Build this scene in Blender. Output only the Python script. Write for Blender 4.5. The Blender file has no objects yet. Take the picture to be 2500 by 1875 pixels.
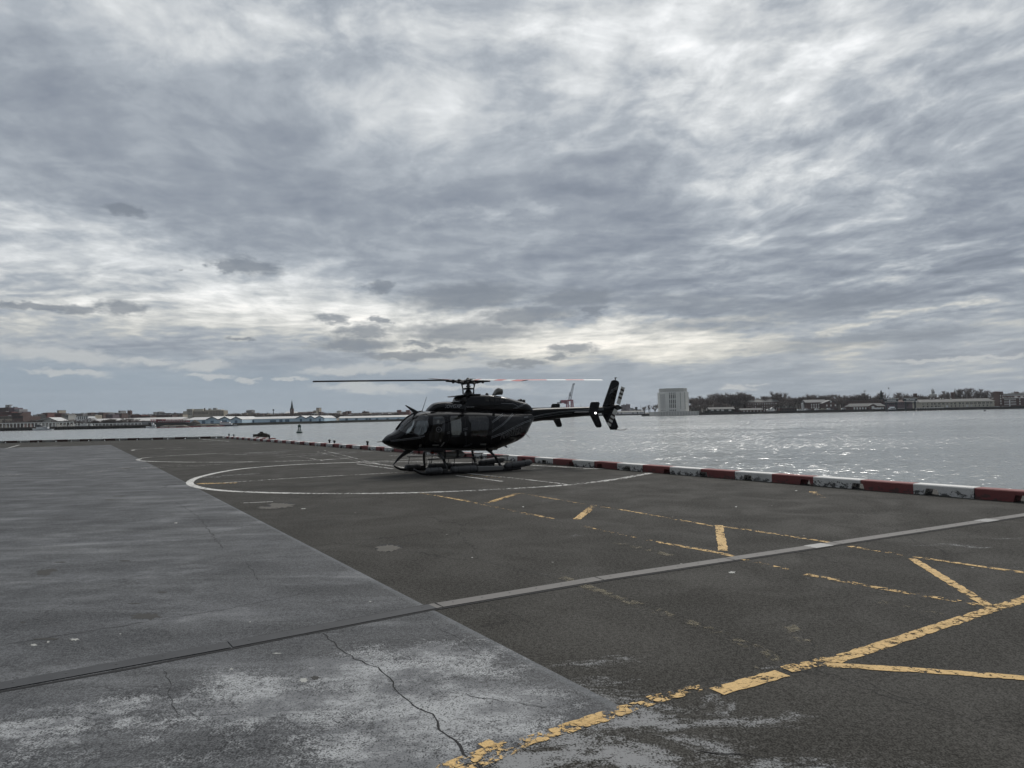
import bpy, bmesh, math, random
from mathutils import Vector, Matrix
random.seed(7)
SC = bpy.context.scene
COL = SC.collection
R = math.radians

# ------------------------------------------------------------------ camera
FPX, CAMH = 1734.0, 1.95
PITCH, ROLL = R(2.46), math.atan(.021)
f0 = Vector((0, math.cos(PITCH), math.sin(PITCH)))
u0 = Vector((0, -math.sin(PITCH), math.cos(PITCH)))
r0 = Vector((1, 0, 0))
RT = r0*math.cos(ROLL) - u0*math.sin(ROLL)
UP = u0*math.cos(ROLL) + r0*math.sin(ROLL)
CAM = Vector((0, 0, CAMH))
cd = bpy.data.cameras.new('camera')
cam = bpy.data.objects.new('camera', cd)
COL.objects.link(cam)
m = Matrix.Identity(4)
for i in range(3):
    m[i][0], m[i][1], m[i][2], m[i][3] = RT[i], UP[i], -f0[i], CAM[i]
cam.matrix_world = m
cd.sensor_width, cd.sensor_fit = 36, 'HORIZONTAL'
cd.lens = FPX/2500*36
cd.clip_start, cd.clip_end = .1, 40000
SC.camera = cam

def ray(px, py):
    return f0 + RT*((px-1250)/FPX) + UP*((937.5-py)/FPX)
def deckpt(px, py, z=0):
    d = ray(px, py); return CAM + d*((z-CAMH)/d.z)
def at(px, py, Y):
    d = ray(px, py); return CAM + d*(Y/d.y)

# ------------------------------------------------------------------ colour management
SC.view_settings.view_transform = 'Standard'
SC.view_settings.look = 'None'
SC.view_settings.exposure = .10
SC.view_settings.gamma = 1

# ------------------------------------------------------------------ node helpers
class NT:
    def __init__(s, tree): s.t = tree; s.n = tree.nodes; s.l = tree.links
    def new(s, typ, **kw):
        n = s.n.new(typ)
        for k, v in kw.items(): setattr(n, k, v)
        return n
    def put(s, sock, v):
        if v is None: return
        if hasattr(v, 'is_output') or isinstance(v, bpy.types.NodeSocket): s.l.new(v, sock)
        else: sock.default_value = v
    def M(s, op, a, b=None, c=None, clamp=False):
        n = s.new('ShaderNodeMath', operation=op); n.use_clamp = clamp
        for i, v in enumerate((a, b, c)): s.put(n.inputs[i], v)
        return n.outputs[0]
    def V(s, op, a, b=None, sc=None):
        n = s.new('ShaderNodeVectorMath', operation=op)
        s.put(n.inputs[0], a); s.put(n.inputs[1], b)
        if sc is not None: s.put(n.inputs['Scale'], sc)
        return n.outputs['Value'] if op in ('LENGTH', 'DOT_PRODUCT', 'DISTANCE') else n.outputs[0]
    def XYZ(s, x, y, z=0):
        n = s.new('ShaderNodeCombineXYZ')
        for i, v in enumerate((x, y, z)): s.put(n.inputs[i], v)
        return n.outputs[0]
    def SEP(s, v):
        n = s.new('ShaderNodeSeparateXYZ'); s.put(n.inputs[0], v); return n.outputs
    def noise(s, vec, scale, detail=4, rough=.5, dist=0, dims='2D', lac=2):
        n = s.new('ShaderNodeTexNoise', noise_dimensions=dims)
        s.put(n.inputs['Vector'], vec)
        n.inputs['Scale'].default_value = scale; n.inputs['Detail'].default_value = detail
        n.inputs['Roughness'].default_value = rough; n.inputs['Distortion'].default_value = dist
        n.inputs['Lacunarity'].default_value = lac
        return n.outputs['Fac']
    def voro(s, vec, scale, feature='F1'):
        n = s.new('ShaderNodeTexVoronoi', feature=feature)
        s.put(n.inputs['Vector'], vec); n.inputs['Scale'].default_value = scale
        return n.outputs['Distance']
    def mapr(s, v, a, b, c=0, d=1, smooth=True):
        n = s.new('ShaderNodeMapRange', interpolation_type='SMOOTHSTEP' if smooth else 'LINEAR')
        for i, x in enumerate((v, a, b, c, d)): s.put(n.inputs[i], x)
        return n.outputs[0]
    def ramp(s, v, pts):
        n = s.new('ShaderNodeValToRGB'); e = n.color_ramp.elements
        while len(e) < len(pts): e.new(.5)
        for i, (p, c) in enumerate(pts):
            e[i].position = p; e[i].color = (*c, 1)
        s.put(n.inputs[0], v); return n.outputs[0]
    def mix(s, f, a, b, typ='MIX'):
        n = s.new('ShaderNodeMix', data_type='RGBA', blend_type=typ)
        s.put(n.inputs[0], f)
        for k, v in ((6, a), (7, b)):
            if isinstance(v, (tuple, list)): v = (*v[:3], 1)
            s.put(n.inputs[k], v)
        return n.outputs[2]
    def map(s, vec, loc=(0, 0, 0), rot=(0, 0, 0), sc=(1, 1, 1)):
        n = s.new('ShaderNodeMapping'); s.put(n.inputs[0], vec)
        n.inputs[1].default_value = loc; n.inputs[2].default_value = rot; n.inputs[3].default_value = sc
        return n.outputs[0]
    def bump(s, h, dist, strength=1):
        n = s.new('ShaderNodeBump'); s.put(n.inputs['Height'], h)
        n.inputs['Distance'].default_value = dist; n.inputs['Strength'].default_value = strength
        return n.outputs[0]
    def pos(s): return s.new('ShaderNodeNewGeometry').outputs['Position']
    def obj(s): return s.new('ShaderNodeTexCoord').outputs['Object']

# ------------------------------------------------------------------ sky and sun
SUN_AZ, SUN_EL = R(21), R(44)
w = bpy.data.worlds.new('World'); SC.world = w; w.use_nodes = True
g = NT(w.node_tree); g.n.clear()
wo = g.new('ShaderNodeOutputWorld'); bg = g.new('ShaderNodeBackground')
sky = g.new('ShaderNodeTexSky', sky_type='NISHITA'); sky.sun_disc = False
sky.sun_elevation = SUN_EL; sky.sun_rotation = SUN_AZ
D0 = g.new('ShaderNodeTexCoord').outputs['Generated']
dx, dy, dz = g.SEP(D0)
zc = g.M('MAXIMUM', dz, 0.0)
az = g.M('MULTIPLY', g.M('ARCTAN2', dx, dy), 180/math.pi)          # degrees, 0 straight ahead
el = g.M('MULTIPLY', g.M('ARCSINE', dz), 180/math.pi)
zz = g.M('ADD', zc, .07)
P = g.XYZ(g.M('DIVIDE', dx, zz), g.M('DIVIDE', dy, zz), 0)           # flat cloud deck seen from below
n_w1 = g.noise(P, .9, 3, .55); n_w2 = g.noise(g.map(P, (7, 3, 2)), .9, 3, .55)
AE = g.XYZ(az, el, 0)
nA = g.noise(g.map(AE, (3, 1, 0), sc=(.09, .16, 1)), 1, 6, .62)
nB = g.noise(g.map(AE, (31, 17, 4), sc=(.09, .16, 1)), 1, 6, .62)
wA = g.M('ADD', az, g.M('MULTIPLY', g.M('SUBTRACT', nA, .5), 9))
wE = g.M('ADD', el, g.M('MULTIPLY', g.M('SUBTRACT', nB, .5), 5))
WAE = g.XYZ(wA, wE, 0)
nC = g.noise(g.map(AE, (5, 9, 0), sc=(.55, 1.3, 1)), 1, 5, .65)
wE2 = g.M('ADD', el, g.M('MULTIPLY', g.M('SUBTRACT', nC, .5), 1.15))
nD = g.noise(g.map(AE, (15, 2, 0), sc=(.5, 1.1, 1)), 1, 5, .65)
wA2 = g.M('ADD', az, g.M('MULTIPLY', g.M('SUBTRACT', nD, .5), 4))
WAE2 = g.XYZ(wA2, wE2, 0)
K = 2500/2212
def pxdir(x, y):
    d = ray(x*K, y*K).normalized()
    return math.degrees(math.atan2(d.x, d.y)), math.degrees(math.asin(d.z))
LAST = [None]
def blob(x, y, sx, sy, rot=0, soft=(1.6, .2), vec=0):
    """an elliptical patch of the cloud layer, given by where it stands in the sky"""
    a, e = pxdir(x, y); dpp = K/30.3
    va, ve = ((wA, wE), (wA2, wE2))[vec]
    if LAST[0] is not None: va = g.M('MULTIPLY_ADD', LAST[0], 1e-6, va)    # keeps the patches in one chain (shader stack)
    n = g.new('ShaderNodeMapping', vector_type='TEXTURE')
    g.put(n.inputs[0], g.XYZ(va, ve, 0)); n.inputs[1].default_value = (a, e, 0); n.inputs[2].default_value = (0, 0, R(rot))
    n.inputs[3].default_value = (sx*dpp, sy*dpp, 1)
    return g.mapr(g.V('LENGTH', n.outputs[0]), soft[0], soft[1])
L = g.mapr(el, -1, 34, .40, .52, False)
def add(v, k):
    global L
    L = g.M('MULTIPLY_ADD', v, k, L); LAST[0] = L
# large light and dark areas of the overcast
SKY_BLOBS = [
 (1750, 40, 620, 150, 0, .13), (1250, 0, 420, 90, 5, .16), (2150, 120, 300, 200, 0, .05),
 (1560, 330, 130, 170, 25, .15), (1780, 360, 90, 170, 30, .15), (1900, 230, 150, 160, 40, .07), (1480, 250, 60, 60, 0, .10),
 (700, 120, 430, 130, -18, .11), (180, 60, 240, 90, 0, .08), (1000, 250, 260, 60, -5, .06),
 (520, 380, 620, 120, -16, -.07), (150, 330, 300, 120, -14, -.04), (1350, 440, 380, 110, 0, -.07), (1130, 160, 120, 90, 0, -.05),
 (1620, 480, 300, 110, 10, -.03), (2150, 350, 220, 140, 30, -.08), (2180, 480, 160, 60, 20, -.10),
 (300, 620, 380, 75, -8, .21), (760, 650, 420, 62, -8, .22), (1080, 735, 420, 62, -3, .26), (180, 690, 260, 40, 0, .14),
 (1450, 740, 340, 48, -2, .22), (820, 560, 300, 60, -8, .05), (1000, 560, 420, 60, 0, -.04),
 (1650, 640, 520, 70, 4, -.06), (1300, 700, 70, 18, 0, .08),
 (60, 470, 160, 60, -10, .07), (300, 540, 260, 30, -10, .05),
]
for x, y, sx, sy, r, k in SKY_BLOBS: add(blob(x, y, sx, sy, r), k)
# streaky texture of the layer: streets of cloud running away from the camera
calm = g.M('SUBTRACT', 1, g.M('MULTIPLY', blob(620, 380, 800, 260, -10), .5))
st = g.noise(g.map(P, (2, 5, 0), (0, 0, R(-14)), (2.5, 1.2, 1)), 1.0, 9, .57, .1)
st2 = g.noise(g.map(P, (12, 8, 0), (0, 0, R(8)), (1.6, 1.3, 1)), 1.1, 11, .63, .1)
bil2 = g.noise(g.map(AE, (22, 5, 0), (0, 0, R(8)), (.17, .25, 1)), 1.0, 10, .60, .15)
right = g.mapr(az, -6, 16)
add(g.M('SUBTRACT', st, .5), g.M('MULTIPLY', calm, g.M('MULTIPLY_ADD', right, .26, .12)))
add(g.M('MULTIPLY', g.M('SUBTRACT', st2, .5), calm), .46)
add(g.M('SUBTRACT', bil2, .5), .34)
# relief of the cloud cells: upper sides lit, undersides grey
PW = g.V('ADD', P, g.V('SCALE', g.XYZ(g.M('SUBTRACT', n_w1, .5), g.M('SUBTRACT', n_w2, .5), 0), sc=.5))
ra = g.noise(g.map(PW, (2, 1, 0), sc=(2.4, 2.2, 1)), 1.0, 10, .60)
rb = g.noise(g.map(PW, (2.10, 1.22, 0), sc=(2.4, 2.2, 1)), 1.0, 10, .60)
add(g.M('MULTIPLY', g.M('SUBTRACT', ra, rb), calm), g.mapr(el, 3, 9, .2, .95))
# low flat layers near the horizon
lay = g.noise(g.map(AE, (4, 8, 0), sc=(.045, .55, 1)), 1, 6, .6, .3)
add(g.M('MULTIPLY', g.M('SUBTRACT', lay, .5), g.mapr(el, 17, 6)), .42)
# clear blue-grey band close to the horizon
band = g.M('MULTIPLY', g.mapr(g.M('ADD', wE2, g.M('MULTIPLY', az, .03)), 4.9, 1.9), g.mapr(az, 8, -14, .60, 1.0))
bandL = g.mapr(wE2, 0, 6, .40, .36, False)
# cumulus with crisp, lighter tops (far right and far left) and small dark scraps
lit = [(1960, 690, 170, 30, 8), (2150, 660, 140, 26, 6), (2100, 560, 150, 40, 10), (1900, 600, 100, 22, 5), (1000, 480, 120, 36, 0), (1130, 460, 80, 30, 0)]
litf = None
for x, y, sx, sy, r in lit:
    top = blob(x, y, sx, sy, r, (1.05, .8), 1)
    add(g.M('MULTIPLY', top, g.mapr(blob(x+8, y+sy*.55, sx*1.05, sy*.8, r, (1.3, .5), 1), 0, 1, 1, -.35)), .10)
white_cum = None
for x, y, sx, sy, r in [(440, 790, 70, 13, 3), (150, 805, 80, 6, -3), (120, 765, 140, 16, -5), (310, 780, 60, 7, 0), (450, 813, 50, 5, 0), (535, 820, 34, 5, 0),
                        (760, 800, 130, 10, 2), (960, 790, 240, 9, 0), (800, 838, 120, 13, -3), (620, 818, 30, 4, 0), (1585, 838, 40, 7, 0), (1640, 828, 26, 3, 0), (1020, 836, 130, 7, 0), (2080, 776, 160, 4, -1)]:
    b = blob(x, y, sx, sy, r, (1.2, .45), 1)
    white_cum = b if white_cum is None else g.M('MAXIMUM', white_cum, b)
    LAST[0] = white_cum
dark = None
for x, y, sx, sy, r in [(1010, 718, 140, 19, 0), (790, 716, 56, 14, 0), (760, 745, 78, 14, 0), (880, 768, 100, 8, 0), (825, 690, 20, 9, 0), (720, 688, 36, 8, 0),
                        (1010, 640, 130, 26, 3), (1130, 682, 110, 17, 3), (1280, 672, 26, 14, 0), (1230, 752, 54, 9, 0), (1240, 642, 90, 16, 0), (540, 575, 62, 14, -6), (490, 578, 26, 10, 0),
                        (265, 664, 40, 13, 4), (170, 668, 38, 10, 0), (80, 662, 80, 6, 0), (272, 455, 32, 9, -8), (1205, 770, 22, 6, 0), (1120, 785, 60, 7, 0), (960, 757, 40, 6, 0), (815, 622, 28, 12, 0), (905, 744, 30, 6, 0),
                        (520, 732, 30, 4, 0), (1760, 665, 170, 22, 3), (1480, 655, 160, 18, -4), (1550, 700, 160, 14, 0), (1850, 735, 190, 12, 2)]:
    k = 1 if x < 1300 else .55
    b = blob(x, y, sx*1.12, sy*1.25, r, (1.3, .5), 1)
    if k != 1: b = g.M('MULTIPLY', b, k)
    dark = b if dark is None else g.M('MAXIMUM', dark, b)
    LAST[0] = dark
cloud = g.ramp(L, [(.0, (.155, .180, .218)), (.25, (.225, .255, .303)), (.40, (.29, .322, .366)), (.55, (.395, .43, .47)), (.72, (.61, .635, .65)), (.88, (.83, .85, .86)), (1, (1.0, 1.0, 1.0))])
warm = g.mapr(el, 12, 4)
cloud = g.mix(g.M('MULTIPLY', warm, g.mapr(L, .45, .65)), cloud, (1.06, 1.0, .90), 'MULTIPLY')
clear = g.ramp(bandL, [(.34, (.255, .325, .40)), (.42, (.29, .35, .41))])
cloud = g.mix(g.M('MULTIPLY', band, .8), cloud, clear)
cloud = g.mix(g.M('MULTIPLY', white_cum, .62), cloud, (.55, .56, .55))
cloud = g.mix(g.M('MULTIPLY', dark, .8), cloud, (.175, .20, .235))
# the veiled sun lights the layer well above the frame
sd = Vector((math.sin(SUN_AZ)*math.cos(SUN_EL), math.cos(SUN_AZ)*math.cos(SUN_EL), math.sin(SUN_EL)))
glow = g.mapr(g.V('DOT_PRODUCT', D0, tuple(sd)), .72, 1.0)
cloud = g.mix(1.0, cloud, g.mix(g.M('MULTIPLY', glow, g.mapr(el, 30, 38)), (0, 0, 0), (1.8, 1.76, 1.68)), 'ADD')
STR = .1
# away from the sun the overcast is darker
cloud = g.mix(1.0, cloud, g.ramp(g.mapr(dy, -.45, .25), [(0, (.72, .73, .75)), (1, (1, 1, 1))]), 'MULTIPLY')
up = g.V('SCALE', cloud, sc=1/STR)
tot = g.mix(.965, sky.outputs[0], up)
g.put(bg.inputs[0], tot); bg.inputs[1].default_value = STR
g.l.new(bg.outputs[0], wo.inputs[0])
w.cycles.sampling_method = 'MANUAL'; w.cycles.sample_map_resolution = 512

sl = bpy.data.lights.new('sun', 'SUN'); sl.energy = 1.5; sl.angle = R(12); sl.color = (1, .96, .9)
sun = bpy.data.objects.new('sun', sl); COL.objects.link(sun)
sun.rotation_euler = (-sd).to_track_quat('-Z', 'Y').to_euler()

# ------------------------------------------------------------------ mesh helpers
class MB:
    def __init__(s): s.v = []; s.f = []; s.m = []
    def add(s, vs, fs, mat=0):
        o = len(s.v); s.v += [tuple(v) for v in vs]
        for f in fs: s.f.append(tuple(i+o for i in f)); s.m.append(mat)
        return s
    def box(s, x0, x1, y0, y1, z0, z1, mat=0):
        return s.add([(x, y, z) for z in (z0, z1) for y in (y0, y1) for x in (x0, x1)],
                     [(0, 2, 3, 1), (4, 5, 7, 6), (0, 1, 5, 4), (2, 6, 7, 3), (0, 4, 6, 2), (1, 3, 7, 5)], mat)
    def tube(s, pts, rad, n=8, mat=0, cap=True):
        """a swept round bar through pts; rad a number or one per point"""
        pts = [Vector(p) for p in pts]; k = len(pts)
        rads = rad if isinstance(rad, (list, tuple)) else [rad]*k
        rings = []; ref = None
        for i, p in enumerate(pts):
            d = (pts[min(i+1, k-1)] - pts[max(i-1, 0)]).normalized()
            if ref is None:
                ref = d.orthogonal().normalized()
            a = (ref - d*ref.dot(d))
            a = a.normalized() if a.length > 1e-6 else d.orthogonal().normalized()
            ref = a; b = d.cross(a)
            rings.append([p + (a*math.cos(t) + b*math.sin(t))*rads[i] for t in (2*math.pi*j/n for j in range(n))])
        vs = [v for r in rings for v in r]
        fs = [(i*n+j, i*n+(j+1) % n, (i+1)*n+(j+1) % n, (i+1)*n+j) for i in range(k-1) for j in range(n)]
        if cap: fs += [tuple(reversed(range(n))), tuple((k-1)*n+j for j in range(n))]
        return s.add(vs, fs, mat)
    def lathe(s, prof, c=(0, 0, 0), n=16, mat=0):
        vs = [(c[0]+r*math.cos(2*math.pi*j/n), c[1]+r*math.sin(2*math.pi*j/n), c[2]+z) for r, z in prof for j in range(n)]
        fs = [(i*n+j, i*n+(j+1) % n, (i+1)*n+(j+1) % n, (i+1)*n+j) for i in range(len(prof)-1) for j in range(n)]
        fs += [tuple(reversed(range(n))), tuple((len(prof)-1)*n+j for j in range(n))]
        return s.add(vs, fs, mat)
    def prism(s, poly, a, b, axis='y', mat=0):
        """polygon (u,v) extruded along axis from a to b"""
        P = {'x': lambda u, v, t: (t, u, v), 'y': lambda u, v, t: (u, t, v), 'z': lambda u, v, t: (u, v, t)}[axis]
        n = len(poly)
        vs = [P(u, v, a) for u, v in poly] + [P(u, v, b) for u, v in poly]
        fs = [tuple(range(n)), tuple(reversed(range(n, 2*n)))] + [(i, i+n, (i+1) % n+n, (i+1) % n) for i in range(n)]
        return s.add(vs, fs, mat)
    def loft(s, rings, mat=0, caps=True, closed=True):
        n = len(rings[0]); k = len(rings)
        vs = [v for r in rings for v in r]
        m_ = n if closed else n-1
        fs = [(i*n+j, i*n+(j+1) % n, (i+1)*n+(j+1) % n, (i+1)*n+j) for i in range(k-1) for j in range(m_)]
        if caps: fs += [tuple(reversed(range(n))), tuple((k-1)*n+j for j in range(n))]
        return s.add(vs, fs, mat)

def mk(name, mb, mats, parent=None, smooth=False, loc=None, fix=True, bevel=0):
    me = bpy.data.meshes.new(name)
    me.from_pydata(mb.v, [], mb.f)
    mats = mats if isinstance(mats, (list, tuple)) else [mats]
    for m_ in mats: me.materials.append(m_)
    me.polygons.foreach_set('material_index', mb.m)
    if fix:
        bm = bmesh.new(); bm.from_mesh(me)
        bmesh.ops.recalc_face_normals(bm, faces=bm.faces); bm.to_mesh(me); bm.free()
    if smooth:
        me.polygons.foreach_set('use_smooth', [True]*len(me.polygons))
        if smooth != 'all': me.set_sharp_from_angle(angle=R(smooth if isinstance(smooth, (int, float)) and smooth > 1 else 40))
    me.update()
    o = bpy.data.objects.new(name, me); COL.objects.link(o)
    if parent: o.parent = parent
    if loc is not None: o.location = loc
    if bevel:
        b = o.modifiers.new('bevel', 'BEVEL'); b.width = bevel; b.segments = 2; b.limit_method = 'ANGLE'
    return o
def tag(o, label=None, cat=None, group=None, kind=None):
    for k, v in (('label', label), ('category', cat), ('group', group), ('kind', kind)):
        if v: o[k] = v
    return o
def thing(name, label, cat, loc=(0, 0, 0), rz=0, group=None):
    o = bpy.data.objects.new(name, None); COL.objects.link(o)
    o.location = loc; o.rotation_euler = (0, 0, rz); o.empty_display_size = .2
    return tag(o, label, cat, group)
def dup(root, loc, rz=0, scale=None, label=None):
    r = root.copy(); COL.objects.link(r); r.location = loc; r.rotation_euler = (0, 0, rz)
    if scale: r.scale = scale
    if label: r['label'] = label
    for ch in list(root.children):
        c = ch.copy(); COL.objects.link(c); c.parent = r
        for gch in ch.children:
            d = gch.copy(); COL.objects.link(d); d.parent = c
    return r
_ONES = 'first second third fourth fifth sixth seventh eighth ninth tenth eleventh twelfth thirteenth fourteenth fifteenth sixteenth seventeenth eighteenth nineteenth'.split()
_TENS = {20: 'twent', 30: 'thirt', 40: 'fort', 50: 'fift', 60: 'sixt', 70: 'sevent', 80: 'eight', 90: 'ninet'}
def ordinal(n):
    if n < 20: return _ONES[n-1]
    if n >= 100: return 'hundred and ' + ordinal(n-100) if n > 100 else 'hundredth'
    t, u = n//10*10, n % 10
    return _TENS[t] + ('ieth' if not u else 'y-' + _ONES[u-1])

# ------------------------------------------------------------------ materials
def material(name):
    m_ = bpy.data.materials.new(name); m_.use_nodes = True
    n = NT(m_.node_tree); n.p = n.n['Principled BSDF']; n.out = n.n['Material Output']; n.mat = m_
    return n
def simple(name, col, rough=.6, metal=0, var=.12, scale=3, spec=None, coat=0, bump=0, dirt=0):
    n = material(name); v = n.obj()
    f = n.noise(v, scale, 5, .6, dims='3D')
    c = n.mix(f, tuple(x*(1-var) for x in col), tuple(min(1, x*(1+var)) for x in col))
    if dirt:
        d = n.mapr(n.noise(v, scale*.37, 6, .65, dims='3D'), .5, .72)
        c = n.mix(n.M('MULTIPLY', d, dirt), c, tuple(x*.45 for x in col))
    n.put(n.p.inputs['Base Color'], c)
    n.p.inputs['Roughness'].default_value = rough; n.p.inputs['Metallic'].default_value = metal
    if spec is not None: n.p.inputs['Specular IOR Level'].default_value = spec
    if coat: n.p.inputs['Coat Weight'].default_value = coat; n.p.inputs['Coat Roughness'].default_value = .03
    if bump: n.put(n.p.inputs['Normal'], n.bump(n.noise(v, scale*6, 4, .6, dims='3D'), bump))
    return n.mat

# asphalt of the heliport deck
def asphalt_common(n, P):
    grain = n.mapr(n.M('ADD', n.M('MULTIPLY', n.noise(P, 75, 2, .7), .6), n.M('MULTIPLY', n.noise(n.map(P, (7, 1, 0)), 24, 3, .75), .4)), .33, .67, 0, 1, False)
    grit = n.noise(n.map(P, (3, 3, 0)), 40, 3, .6)
    mott = n.noise(P, .9, 8, .62, .4)
    big = n.noise(P, .16, 5, .55, .5)
    return grain, grit, mott, big
def hair_cracks(n, P, scale, warp, width, cover=(.45, .6)):
    wv = n.V('ADD', P, n.V('SCALE', n.V('SUBTRACT', n.XYZ(n.noise(P, 1.3, 5, .65), n.noise(n.map(P, (9, 4, 0)), 1.3, 5, .65), 0), (.5, .5, 0)), sc=warp))
    e = n.voro(wv, scale, 'DISTANCE_TO_EDGE')
    return n.M('MULTIPLY', n.mapr(e, width, width*.25), n.mapr(n.noise(n.map(P, (3, 31, 0)), .35, 3, .5), cover[0], cover[1]))
def make_asphalt():
    n = material('asphalt'); P = n.map(n.pos(), sc=(1, 1, 0))
    grain, grit, mott, big = asphalt_common(n, P)
    c = n.ramp(mott, [(.30, (.024, .0225, .0195)), (.5, (.034, .032, .028)), (.70, (.050, .0475, .042))])
    c = n.mix(n.mapr(big, .3, .7, 0, .45), c, (.031, .028, .022))
    c = n.mix(n.mapr(grain, .05, .95), n.mix(.58, c, (.005, .005, .004)), n.mix(.42, c, (.14, .135, .125)))
    # rubbed, pale scuffs near the camera and a few blotches further off
    sc_ = n.noise(n.map(P, (4, 9, 0), (0, 0, R(25)), (1, 2.1, 1)), 1.1, 9, .7, .4)
    near = n.mapr(n.V('LENGTH', n.V('SUBTRACT', P, tuple(deckpt(1500, 1900)))), 2.6, .4)
    near2 = n.mapr(n.V('LENGTH', n.V('SUBTRACT', P, tuple(deckpt(2480, 1345)))), 1.9, .3)
    wear = n.M('ADD', n.M('MULTIPLY', near, .30), n.M('MULTIPLY', near2, .10))
    am = n.mapr(n.M('ADD', sc_, wear), .60, .98)
    sp_ = n.mapr(n.M('MULTIPLY_ADD', am, .9, grain), .60, 1.15)
    c = n.mix(n.M('MULTIPLY', sp_, n.mapr(am, 0, .5)), c, (.24, .243, .245))
    cr = n.M('MAXIMUM', hair_cracks(n, P, .33, .8, .005), n.M('MULTIPLY', hair_cracks(n, n.map(P, (51, 2, 0)), 1.5, .35, .012, (.58, .66)), .7))
    c = n.mix(n.M('MULTIPLY', cr, .5), c, (.012, .012, .012))
    # small pale flecks of grit
    fl = n.M('MULTIPLY', n.mapr(n.voro(n.map(P, (8, 8, 0)), 1.7), .035, .02), .8)
    c = n.mix(fl, c, (.30, .30, .28))
    n.put(n.p.inputs['Base Color'], c)
    n.put(n.p.inputs['Roughness'], n.mapr(mott, .3, .7, .93, .80))
    n.p.inputs['Specular IOR Level'].default_value = .10
    h = n.M('ADD', n.M('MULTIPLY', grain, .7), n.M('MULTIPLY', grit, .5))
    h = n.M('SUBTRACT', h, n.M('MULTIPLY', cr, 1.5))
    n.put(n.p.inputs['Normal'], n.bump(h, .0022, .6))
    return n.mat
ps_ = [deckpt(1535, 1735), deckpt(500, 1200)]
def make_sealer():
    n = material('sealed_asphalt'); P = n.map(n.pos(), sc=(1, 1, 0))
    grain, grit, mott, big = asphalt_common(n, P)
    st_ = n.noise(n.map(P, (3, 3, 0), (0, 0, R(-31)), (1.6, .35, 1)), .8, 8, .65, .3)
    c = n.ramp(mott, [(.34, (.026, .0275, .0305)), (.5, (.048, .0505, .055)), (.66, (.094, .098, .105))])
    m2 = n.noise(n.map(P, (17, 5, 0), (0, 0, R(12)), (1, 1.6, 1)), 2.3, 10, .72, .3)
    c = n.mix(n.mapr(m2, .38, .66, .0, .85), n.mix(.35, c, (.02, .021, .024)), n.mix(.45, c, (.15, .155, .165)))
    c = n.mix(n.mapr(st_, .40, .60, .0, .7), c, (.040, .042, .047))
    c = n.mix(n.mapr(n.noise(n.map(P, (40, 2, 0), (0, 0, R(30)), (.5, 2, 1)), .6, 7, .62, .4), .48, .66, 0, .7), c, (.125, .13, .138))
    c = n.mix(n.mapr(big, .42, .7, 0, .5), c, (.036, .037, .041))
    # overlapping roller passes and a few rectangular repairs, squared to the joint
    br = n.new('ShaderNodeTexBrick'); wob = n.V('ADD', P, n.V('SCALE', n.XYZ(n.noise(P, 1.1, 4, .6), n.noise(n.map(P, (6, 2, 0)), 1.1, 4, .6), 0), sc=.30))
    n.put(br.inputs['Vector'], n.map(wob, (.3, .4, 0), (0, 0, R(-30)))); br.offset = .37; br.squash = 1.6; br.squash_frequency = 3
    for k_, v_ in (('Color1', (.60, .60, .60, 1)), ('Color2', (1.28, 1.28, 1.28, 1)), ('Mortar', (1.1, 1.1, 1.1, 1)), ('Scale', 1.0), ('Mortar Size', .012), ('Mortar Smooth', .6), ('Brick Width', 4.6), ('Row Height', 1.35)): br.inputs[k_].default_value = v_
    c = n.mix(.55, c, br.outputs[0], 'MULTIPLY')
    gain = n.M('MULTIPLY', n.mapr(n.noise(n.map(P, (60, 3, 0), (0, 0, R(-30)), (.5, 1.3, 1)), 1.0, 9, .68, .2), .33, .67, .50, 1.65), n.mapr(n.noise(n.map(P, (9, 33, 0), (0, 0, R(60)), (.28, 1.6, 1)), 1.0, 6, .6, .2), .36, .66, .72, 1.34))
    c = n.mix(1.0, c, n.XYZ(gain, n.M('MULTIPLY', gain, .985), n.M('MULTIPLY', gain, .95)), 'MULTIPLY')
    c = n.mix(n.mapr(grain, .05, .95), n.mix(.48, c, (.010, .010, .012)), n.mix(.36, c, (.24, .25, .26)))
    # worn through to pale aggregate in the strip nearest the camera
    x, y, z = n.SEP(P)
    # signed distance in front of the expansion joint
    jd = n.M('SUBTRACT', n.M('MULTIPLY_ADD', x, .54, 7.62), y)
    sc_ = n.noise(n.map(P, (4, 9, 0), (0, 0, R(-18)), (1, 1.35, 1)), 1.1, 10, .72, .25)
    lum = n.noise(n.map(P, (14, 3, 0)), .55, 5, .6, .3)
    bias = n.M('ADD', n.mapr(jd, -.05, 1.2, -.28, .13), n.M('MULTIPLY', n.M('SUBTRACT', lum, .5), .75))
    for (px, py, rad, k) in [(1100, 1620, 1.1, .10), (1250, 1700, .8, .07), (900, 1750, 1.3, .08), (300, 1850, .8, -.05), (1400, 1730, .45, -.12), (1200, 1850, .5, -.04), (950, 1480, .8, -.12), (150, 1700, .7, -.06), (500, 1600, .8, -.02)]:
        bias = n.M('MULTIPLY_ADD', n.mapr(n.V('LENGTH', n.V('SUBTRACT', P, tuple(deckpt(px, py)))), rad, 0), k, bias)
    # a plainer strip of coating borders the bare asphalt
    e0, e1 = ps_[0], ps_[1]; ed = (e1-e0).normalized(); en = Vector((-ed.y, ed.x, 0))
    side_d = n.M('ABSOLUTE', n.V('DOT_PRODUCT', n.V('SUBTRACT', P, tuple(e0)), tuple(en)))
    bias = n.M('ADD', bias, n.mapr(side_d, .55, .05, 0, -.16))
    fringe = n.mapr(side_d, .10, .03)
    fine_ = n.noise(n.map(P, (1, 2, 0), (0, 0, R(-24)), (2.4, 3.6, 1)), 2.6, 8, .75)
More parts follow.
